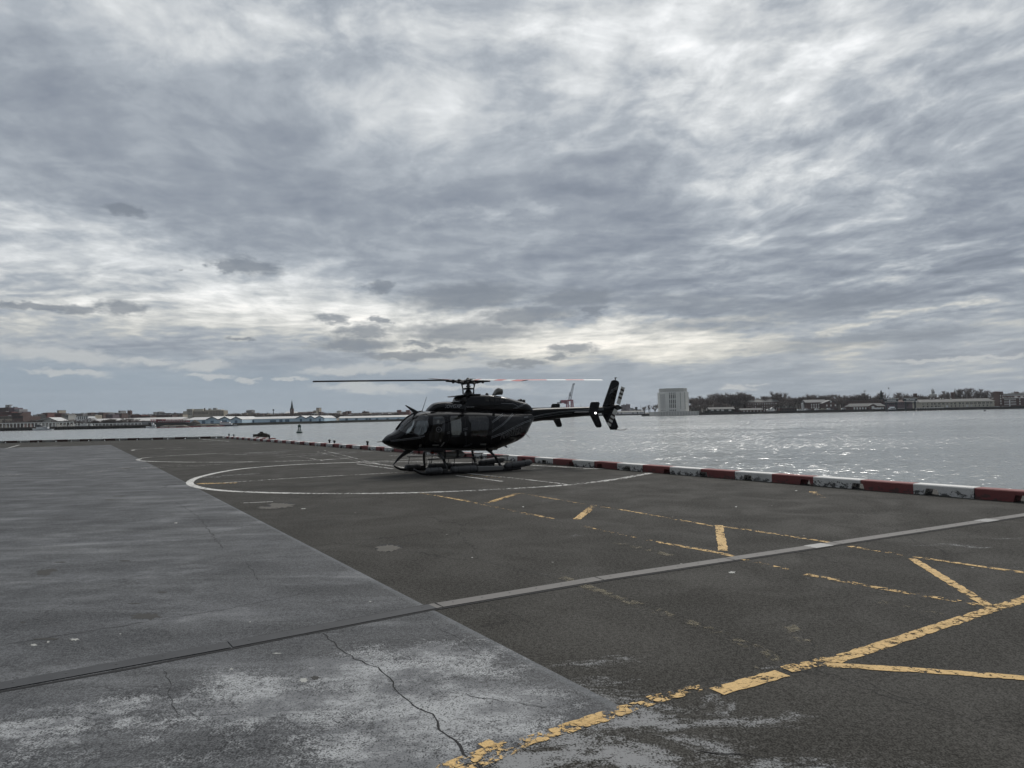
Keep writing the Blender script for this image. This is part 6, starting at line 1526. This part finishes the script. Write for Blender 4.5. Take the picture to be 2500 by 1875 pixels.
def boat(name, label, cat, p0, p1, yw, d, ydeck, hullm, cabs, mast=None, stripe=None):
    b = Bld(name, label, cat, p0, p1, yw, d, base=WATER); L_ = b.w/2; zd = b.Z((p0+p1)/2, ydeck); bw = b.w*.14
    rings = []
    for i in range(11):
        t = -1+2*i/10; w_ = bw*(1-abs(t)**3*.75 if t < 0 else 1-abs(t)**5*.3); zz_ = zd*(1+.35*max(0, -t)**2)
        rings.append([(t*L_*.94, 3-w_*.6, -.6), (t*L_, 3-w_, zz_), (t*L_, 3+w_, zz_), (t*L_*.94, 3+w_*.6, -.6)])
    mk('hull', MB().loft(rings), hullm, b.o, 40)
    for nm, a, c, y0_, y1_, m_ in cabs:
        cb_ = b.box(nm, a, c, y1_, m_, 3-bw*.55, 3+bw*.55, y0_)
        if c-a > 5: wins(cb_, grid(b.X(a), b.X(c), max(2, int((c-a)/2.6)), b.Z((a+c)/2, (y0_*.45+y1_*.55)), .6, .6), y=3-bw*.55-.06)
    if mast: mk('mast', MB().tube([(b.X(mast[0]), 3, b.Z(mast[0], mast[2])), (b.X(mast[0]), 3, b.Z(mast[0], mast[1]))], .12, 6), M_STEELW, b.o)
    mk('rubbing_strake', MB().loft([[(r_[1][0]*1.003, r_[1][1]-.08, r_[1][2]-.25), (r_[1][0]*1.003, r_[1][1]-.08, r_[1][2]), (r_[2][0]*1.003, r_[2][1]+.08, r_[2][2]), (r_[2][0]*1.003, r_[2][1]+.08, r_[2][2]-.25)] for r_ in rings]), M_TRIMB, b.o)
    return b
boat('tugboat', 'white tugboat with dark wheelhouse gear moored at the pier on the far left', 'tugboat', 74, 124, 1051, 612, 1047, M_HULLW, [('deckhouse', 85, 113, 1047, 1042.5, M_HULLW), ('wheelhouse', 84, 93, 1042.4, 1038, M_TRIMB), ('upper_deck', 82, 95, 1037.9, 1036.8, M_HULLW), ('funnel', 98, 101, 1042.4, 1039.5, M_ROOFG)], (90, 1031, 1037))
boat('work_boat', 'small white work boat with raked mast left of the red barges', 'boat', 352, 377, 1045.5, 600, 1041.5, M_HULLW, [('cabin', 367, 375, 1041.5, 1036.5, M_HULLW), ('wheelhouse', 365.5, 371, 1036.4, 1032.5, M_HULLW)], (366, 1031, 1034))
boat('pusher_tug', 'white and blue pusher tug with raised bridge beside the gabled blue warehouse', 'tugboat', 530, 576, 1041, 640, 1037.5, M_HULLB, [('deckhouse', 534, 563, 1037.5, 1033.5, M_HULLW), ('upper_house', 537, 558, 1033.4, 1030.2, M_HULLW), ('bridge', 541, 552, 1030.1, 1026.3, M_BLUED), ('funnel', 534, 537, 1033.4, 1028.5, M_HULLW)], (546, 1022, 1027))
boat('moored_launch', 'low dark launch moored at the right end of the white and blue pusher tug', 'boat', 562, 578, 1041.5, 628, 1038.8, M_HULLB, [('cabin', 566, 573, 1038.8, 1036.8, M_HULLW)])
M_GRAVD = simple('dark_gravel', (.07, .06, .048), .95, 0, .35, .8)
b = Bld('gravel_pile', 'heap of brown gravel on the quay behind the right-hand gravel barge', 'gravel pile', 463, 490, 1035, 705); mk('heap', MB().lathe([(5.5, 0), (3.8, 2.0), (1.6, 3.6), (.3, 4.0)], n=14), M_GRAVD, b.o, 'all')

# church with a tall spire
b = Bld('church', 'church with a tall slender dark spire on the skyline above the blue warehouse', 'church', 694, 720, 1016, 1010)
b.box('tower', 707.8, 715.3, 998, M_BRICK, 0, 4.6); u = b.u
cx_ = b.X(711.5)
mk('belfry', MB().box(cx_-3.1*u, cx_+3.1*u, .4, 4.2, b.Z(711, 998), b.Z(711, 995.5)), M_SPIRE, b.o)
mk('spire', MB().lathe([(3.3*u, b.Z(711, 995.8)), (2.3*u, b.Z(711, 989)), (.15, b.Z(711, 976.5))], (cx_, 2.3, 0), 8), M_SPIRE, b.o)
mk('clock_face', MB().box(cx_-1.2*u, cx_+1.2*u, -.2, -.01, b.Z(711, 1003.5), b.Z(711, 1000)), M_TAN, b.o)
b.box('nave', 692, 719, 1009, M_BRICK, 5, 30); b.ridge('nave_roof', 691, 720, 1009, 1005, M_ROOFP, 18, .5, 1.5, y0=5)
b = Bld('tan_apartments', 'large stepped tan apartment building above the pale shed roof', 'apartment block', 446, 548, 1018, 1020)
for nm, a, c, yt, y0_, y1_, m_ in (('wall', 447, 457, 1004, 0, 14, M_CREAM), ('wall', 457.05, 471, 998.5, -2, 14, M_CREAM), ('wall', 471.05, 510, 1003.5, 0, 14, M_TAN), ('upper_storey', 472, 493, 998.3, 3, 14, M_CREAM), ('wall', 510.05, 547, 1002, -1, 14, M_TAN), ('upper_storey', 499, 538, 1000, 3, 14, M_CREAM), ('plant_room', 516, 524.5, 996, 5, 9, M_GREYB), ('plant_room', 505, 510, 997, 5, 9, M_GREYB), ('chimney', 494.5, 497, 996, 5, 6, M_ROOFG)): b.box(nm, a, c, yt, m_, y0_, y1_)
wins(b.o, [q for z in (1005.5, 1009, 1012.5) for q in grid(b.X(512), b.X(546), 9, b.Z(529, z), 1.2, 1.1)], y=-1.06)
wins(b.o, [q for z in (1001.5, 1005, 1008.5, 1012) for q in grid(b.X(459), b.X(470), 3, b.Z(464, z), 1.4, 1.1)], y=-2.06)
wins(b.o, [q for z in (1006.5, 1010) for q in grid(b.X(473), b.X(508), 11, b.Z(490, z), 1.1, 1.1)])
b = Bld('twin_tower_church', 'dark church with two pinnacled towers of unequal height on the skyline at the left', 'church', 298, 322, 1016, 900)
b.box('tower', 311, 318, 1002.5, M_BRICK, 0, 5); b.box('tower', 300, 306.5, 1009, M_BRICK, 0, 5); b.box('nave', 300, 322, 1013, M_BRICK, 6, 20); b.ridge('nave_roof', 299, 323, 1013, 1010.5, M_ROOFD, 14, .4, y0=6)
for x, y in ((311.4, 1000), (313.3, 1001.5), (315.4, 1001.5), (317.4, 1000), (300.5, 1006), (303, 1007.5), (306, 1006)):
    base_ = 1002.5 if x > 310 else 1009
    mk('pinnacle', MB().tube([(b.X(x), 1, b.Z(x, base_)), (b.X(x), 1, b.Z(x, y))], [.5, .08], 5), M_BRICK, b.o)
b = Bld('red_factory', 'red brick building with two square corner towers left of the helicopter windshield', 'building', 969, 1000, 1014, 1150)
b.box('wall', 969.2, 999.8, 1005, M_BRICKR, 0, 15); b.box('corner_tower', 969, 978.5, 1001, M_BRICKR, -.5, 8); b.box('corner_tower', 991, 1000, 1001, M_BRICKR, -.5, 8); wins(b.o, grid(b.X(979), b.X(990), 4, b.Z(985, 1008), 1.2, 1.5))
b = Bld('white_house', 'white three storey house with dark windows behind the pier trees at the left', 'house', 180, 220, 1030, 700)
b.box('wall', 188, 215, 1016.5, M_WHITEB, 0, 12); b.box('wing', 181, 187.9, 1019, M_WHITEB, 1, 11); b.box('wing', 215.1, 220, 1020, M_WHITEB, 1, 11); b.box('parapet', 187.6, 215.4, 1015.6, M_GREYB, -.2, 12.2, 1016.4)
wins(b.o, [q for z in (1018.5, 1022.2) for q in grid(b.X(189), b.X(214), 5, b.Z(201, z), 1.0, 1.1)])
b = Bld('apartment_cluster', 'grey brown stepped apartment cluster topped by a square frame tower at the left border', 'apartment block', -6, 54, 1020, 930)
for a, c, yt, y0_, m_ in ((-6, 20, 995, 0, M_BRICK), (20.1, 33, 995.5, 1, M_BRICKP), (33.1, 44.5, 999, 2, M_GREYB), (44.6, 53, 1005, 3, M_BRICKP)): b.box('wall', a, c, yt, m_, y0_, 18)
b.box('frame_tower', 10.2, 13, 988.2, M_GREYB, 2, 5, 995); b.box('frame_tower', 17, 19.8, 988.2, M_GREYB, 2, 5, 995); b.box('tower_lintel', 10.2, 19.8, 988, M_GREYB, 5.2, 8, 990.5); b.box('tower_core', 13.1, 16.9, 992, M_GREYB, 5.5, 8, 995); b.box('plant_room', 26.5, 31.5, 993, M_GREYB, 4, 9, 995.4)
wins(b.o, [q for z in (998, 1001, 1004, 1007, 1010, 1013) for q in grid(b.X(-4), b.X(19), 7, b.Z(8, z), 1.1, 1.0)], M_ROOFD)
# skyline of smaller buildings, one by one: (p0, p1, ytop, distance, wall material, kind words)
MATW = {'brown': M_BRICK, 'red': M_BRICKR, 'tan': M_TAN, 'grey': M_GREYB, 'pale': M_CONC, 'dark': M_ROOFD, 'mauve': M_BRICKP, 'white': M_WHITEB}
row = [(-5, 28, 1006, 760, 'red'), (28, 53, 1008, 755, 'brown'), (0, 30, 1016, 725, 'tan'), (30, 56, 1015, 722, 'brown'), (54, 78, 1017, 760, 'brown'), (80, 92, 1013, 800, 'dark'), (90, 104, 1011, 830, 'brown'), (104, 116, 1008, 835, 'red'), (116, 133, 1009, 850, 'brown'), (133, 152, 1010, 840, 'red'), (139.5, 143.5, 1002, 870, 'tan'), (150, 165, 1011, 820, 'tan'), (158, 167, 1013, 760, 'pale'), (165, 185, 1011, 850, 'dark'), (180, 198, 1010, 880, 'grey'), (209, 215, 1008.5, 900, 'pale'), (214, 222, 1008, 890, 'brown'), (220, 232, 1013, 800, 'tan'), (230, 242, 1008, 900, 'grey'), (240, 252, 1009, 860, 'brown'), (249, 265, 1008, 880, 'grey'), (258, 275, 1012, 820, 'mauve'), (274, 283, 1008, 900, 'brown'), (282, 297, 1009, 840, 'brown'), (289, 294, 1003, 920, 'grey'), (320, 345, 1014, 800, 'red'), (340, 366, 1016, 790, 'brown'), (374, 380, 1006.5, 1000, 'pale'), (382, 389, 1006, 1000, 'grey'), (390, 406, 1009, 960, 'dark'), (366, 392, 1014, 860, 'brown'), (392, 420, 1013.5, 850, 'brown'), (420, 446, 1012, 880, 'tan'), (410, 436, 1009.5, 980, 'dark'), (551, 562, 1013, 960, 'grey'), (574, 590, 1012, 980, 'white'), (590, 602, 1009, 960, 'tan'), (601, 614, 1002, 1040, 'grey'), (606, 622, 1009, 930, 'tan'), (622, 641, 1010, 950, 'brown'), (641, 653, 1010, 960, 'tan'), (726, 745, 1007, 1000, 'red'), (745, 762, 1006, 1010, 'red'), (760, 767, 1009, 960, 'white'), (764, 772, 1003, 1020, 'tan'), (772, 778.5, 996, 1030, 'tan'), (778, 784, 1006, 1010, 'brown'), (786, 800, 1009, 1040, 'grey'), (800, 812, 1010, 1050, 'mauve'), (812, 824, 1009, 1080, 'brown'), (822, 829, 1004, 1200, 'pale'), (836, 846, 1006, 1090, 'brown'), (844, 853, 1004, 1100, 'brown'), (850, 870, 1011, 1020, 'white'), (870, 880, 1010, 1100, 'grey'), (881, 902, 1008, 1080, 'tan'), (884, 897, 1005, 1090, 'brown'), (926, 932, 1008, 1300, 'grey'), (905, 926, 1012, 1100, 'grey'), (945, 968, 1010.5, 1250, 'brown'), (1000, 1020, 1008, 1250, 'grey')]
seen = {}
for p0, p1, yt, d, c in sorted(row, key=lambda r_: r_[0]):
    seen[c] = seen.get(c, 0)+1
    b = Bld('town_house' if p1-p0 < 14 else 'town_block', f'{c} building in the distant left skyline, {ordinal(seen[c])} {c} one from the left border', 'building', p0, p1, 1020, d, 'buildings of the distant left skyline')
    b.box('wall', p0, p1, yt, MATW[c], 0, 14)
    st_ = random.random()
    if st_ < .4: b.ridge('roof', p0, p1, yt, yt-1.6, M_ROOFG if c != 'dark' else M_ROOFD, 14, .3, 1)
    else:
        b.box('parapet', p0-.2, p1+.2, yt-.5, M_ROOFG if c in ('pale', 'white', 'tan') else MATW[c], -.25, 14.2, yt)
        if p1-p0 > 9: q = random.uniform(p0+1, p1-4); b.box('roof_hut', q, q+2.6, yt-2.2, M_GREYB if st_ < .7 else M_BRICK, 4, 8, yt-.5)
    n_ = max(1, int((p1-p0)/3)); rows_ = [yt+2.2+3*k for k in range(2)]
    if d < 1000: wins(b.o, [q for z in rows_ for q in grid(b.X(p0), b.X(p1), n_, b.Z((p0+p1)/2, z), .9, 1.1)], M_WIN if c != 'dark' else M_WINW)
tn = 0
for k in range(58):
    px = 548+k*8.2+random.uniform(-3, 3)
    if 700 < px < 722 or px > 1015: continue
    tn += 1
    tree(px, 1008.5-.003*(px-550)+random.uniform(-2.5, 4), random.uniform(905, 1000), random.choice(('broad', 'multi')), f'small bare tree above the blue warehouses, {ordinal(tn)} from the left', 'small bare trees above the blue warehouses', base=GZ, wfac=random.uniform(1.4, 2.2))
for k in range(20):
    px = 322+k*6+random.uniform(-2, 2)
    tree(px, 1011+random.uniform(-3, 2), random.uniform(860, 900), 'broad', f'small bare tree between twin towers and tan apartments, {ordinal(k+1)} from the left', 'small bare trees left of the tan apartments', base=GZ, wfac=random.uniform(1.2, 1.8))
b = Bld('water_tower', 'small round water tower on the skyline left of the church spire', 'water tower', 665, 670, 1012, 1030)
mk('tank', MB().lathe([(1.2, b.Z(668, 1002.5)), (1.35, b.Z(668, 1000.5)), (.9, b.Z(668, 999.2)), (.05, b.Z(668, 998.6))], n=10), M_SPIRE, b.o, 40); mk('stand', MB().lathe([(.7, 0), (.5, b.Z(668, 1002.5))], n=6), M_SPIRE, b.o)
for i, (px, yt) in enumerate([(81, 1003), (398.5, 997), (907, 1002.5), (279, 1011), (1588, 979), (1564, 982)]):
    b = Bld('radio_mast', ('thin grey mast right of the stepped cluster at the left border', 'thin grey mast left of the tan apartments', 'thin grey mast left of the red brick building', 'thin pale pole beside the twin towered church', 'thin pole behind the trees just left of the pale tower', 'thin pole above the right end of the white warehouse')[i], 'mast', px-.3, px+.3, 1015, 900 if i < 4 else 880); mk('pole', MB().tube([(0, 0, 0), (0, 0, b.Z(px, yt))], [.22, .08], 5), M_GREYB, b.o); mk('tip', MB().lathe([(.12, b.Z(px, yt)), (.02, b.Z(px, yt)+.6)], n=5), M_GREYB, b.o)
# low hills behind the town
hz_ = MB(); rg = []
for px, y in ((-400, 1020), (0, 1018), (200, 1014.5), (400, 1011), (600, 1009.5), (800, 1009), (900, 1007.5), (960, 1006), (1020, 1003.5), (1100, 1003), (1250, 1001.5), (1330, 1002)):
    p = at(px, y, 2300); rg.append([(p.x, 2200, GZ-1), (p.x, 2300, p.z), (p.x, 2500, p.z+1), (p.x, 2590, GZ-1)])
hz_.loft(rg); tag(mk('hills', hz_, make_land('wooded_hill', (.045, .045, .045), (.085, .08, .08), .03)), kind='structure')

# ---- airliner under the clouds
p = at(441, 659.5, 4200); u = 4200/FPX
ap = thing('airplane', 'tiny dark jet airliner crossing the light band of clouds at the left', 'airplane', p, 0)
mk('fuselage', MB().tube([(5.6*u, 0, 0), (4.6*u, 0, .1*u), (-3.2*u, 0, .1*u), (-5.4*u, 0, .55*u), (-5.8*u, 0, .7*u)], [.15*u, .55*u, .55*u, .3*u, .05*u], 10), M_CGREY, ap, 'all')
mk('wing', MB().add([(.6*u, -.3*u, -.2*u), (-.8*u, -.3*u, -.2*u), (-2.6*u, -5.4*u, .3*u), (-2.0*u, -5.4*u, .3*u), (.6*u, -.3*u, .0), (-.8*u, -.3*u, 0), (-2.6*u, -5.4*u, .36*u), (-2.0*u, -5.4*u, .36*u)], [(0, 1, 2, 3), (4, 7, 6, 5), (0, 3, 7, 4), (1, 5, 6, 2), (3, 2, 6, 7), (0, 4, 5, 1)]), M_CGREY, ap)
mk('wing', MB().add([(.6*u, .3*u, -.2*u), (-.8*u, .3*u, -.2*u), (-2.6*u, 5.4*u, .3*u), (-2.0*u, 5.4*u, .3*u), (.6*u, .3*u, .0), (-.8*u, .3*u, 0), (-2.6*u, 5.4*u, .36*u), (-2.0*u, 5.4*u, .36*u)], [(0, 1, 2, 3), (4, 7, 6, 5), (0, 3, 7, 4), (1, 5, 6, 2), (3, 2, 6, 7), (0, 4, 5, 1)]), M_CGREY, ap)
mk('tail_fin', MB().prism([(-4.0*u, .5*u), (-5.6*u, .7*u), (-5.9*u, 2.0*u), (-5.2*u, 2.0*u)], -.1*u, .1*u, 'y'), M_CGREY, ap)
mk('tailplane', MB().prism([(-4.6*u, -2*u), (-5.6*u, -2*u), (-5.8*u, 2*u), (-5.0*u, 2*u)], .6*u, .7*u, 'z'), M_CGREY, ap)
for s in (-1, 1): mk('engine', MB().tube([(.4*u, s*1.8*u, -.4*u), (-1*u, s*1.8*u, -.4*u)], .3*u, 8), M_CGREY, ap)
ap.rotation_euler = (0, R(-4), R(180-12)); ap.scale = (1.0, 1.0, 1.0)

# ---- unseen city towers added behind the camera, to mirror dark in the helicopter's side
M_TOW = simple('unseen_tower_wall', (.07, .068, .065), .6, 0, .2, .05); M_TOWG = simple('unseen_tower_glass', (.02, .022, .025), .15)
for i, (x, y, w_, d_, h, lb) in enumerate([(-150, -150, 55, 40, 95, 'tall dark office tower added unseen behind the camera, far to the left'), (-82, -130, 50, 40, 120, 'tall dark office tower added unseen behind the camera on the left'), (-20, -120, 48, 40, 140, 'tallest dark office tower added unseen straight behind the camera'), (42, -135, 52, 40, 110, 'dark office tower added unseen behind the camera on the right'), (108, -150, 50, 40, 80, 'lower dark office tower added unseen behind the camera, far to the right'), (-215, -120, 50, 50, 70, 'low dark office tower at the left end of the unseen row behind the camera')]):
    t = thing('unseen_office_tower', lb, 'office tower', (x, y, -1), 0, 'unseen office towers added behind the camera')
    mk('wall', MB().box(-w_/2, w_/2, -d_, 0, 0, h), M_TOW, t); mk('roof', MB().box(-w_/2-.5, w_/2+.5, -d_-.5, .5, h+.01, h+2), M_TOW, t)
    for k in range(int(h/6)): mk('window_band', MB().box(-w_/2+1, w_/2-1, .003, .25, 4+k*6, 7.2+k*6), M_TOWG, t)
qd = MB(); qd.prism([(-400, -46), (400, -46), (400, -400), (-400, -400)], -6, -1, 'z'); tag(mk('waterfront_ground', qd, M_LAND), kind='structure')
# ---- thin sea haze
hm = bpy.data.materials.new('haze'); hm.use_nodes = True; hn = NT(hm.node_tree); hn.n.clear()
ho = hn.new('ShaderNodeOutputMaterial'); hv = hn.new('ShaderNodeVolumePrincipled'); hv.inputs['Color'].default_value = (.80, .84, .90, 1); hv.inputs['Density'].default_value = .00006; hv.inputs['Anisotropy'].default_value = .2
hn.l.new(hv.outputs[0], ho.inputs['Volume'])
tag(mk('haze', MB().box(-3100, 3100, -450, 3700, -7.5, 160), hm), kind='stuff')
SC.cycles.volume_bounces = 0
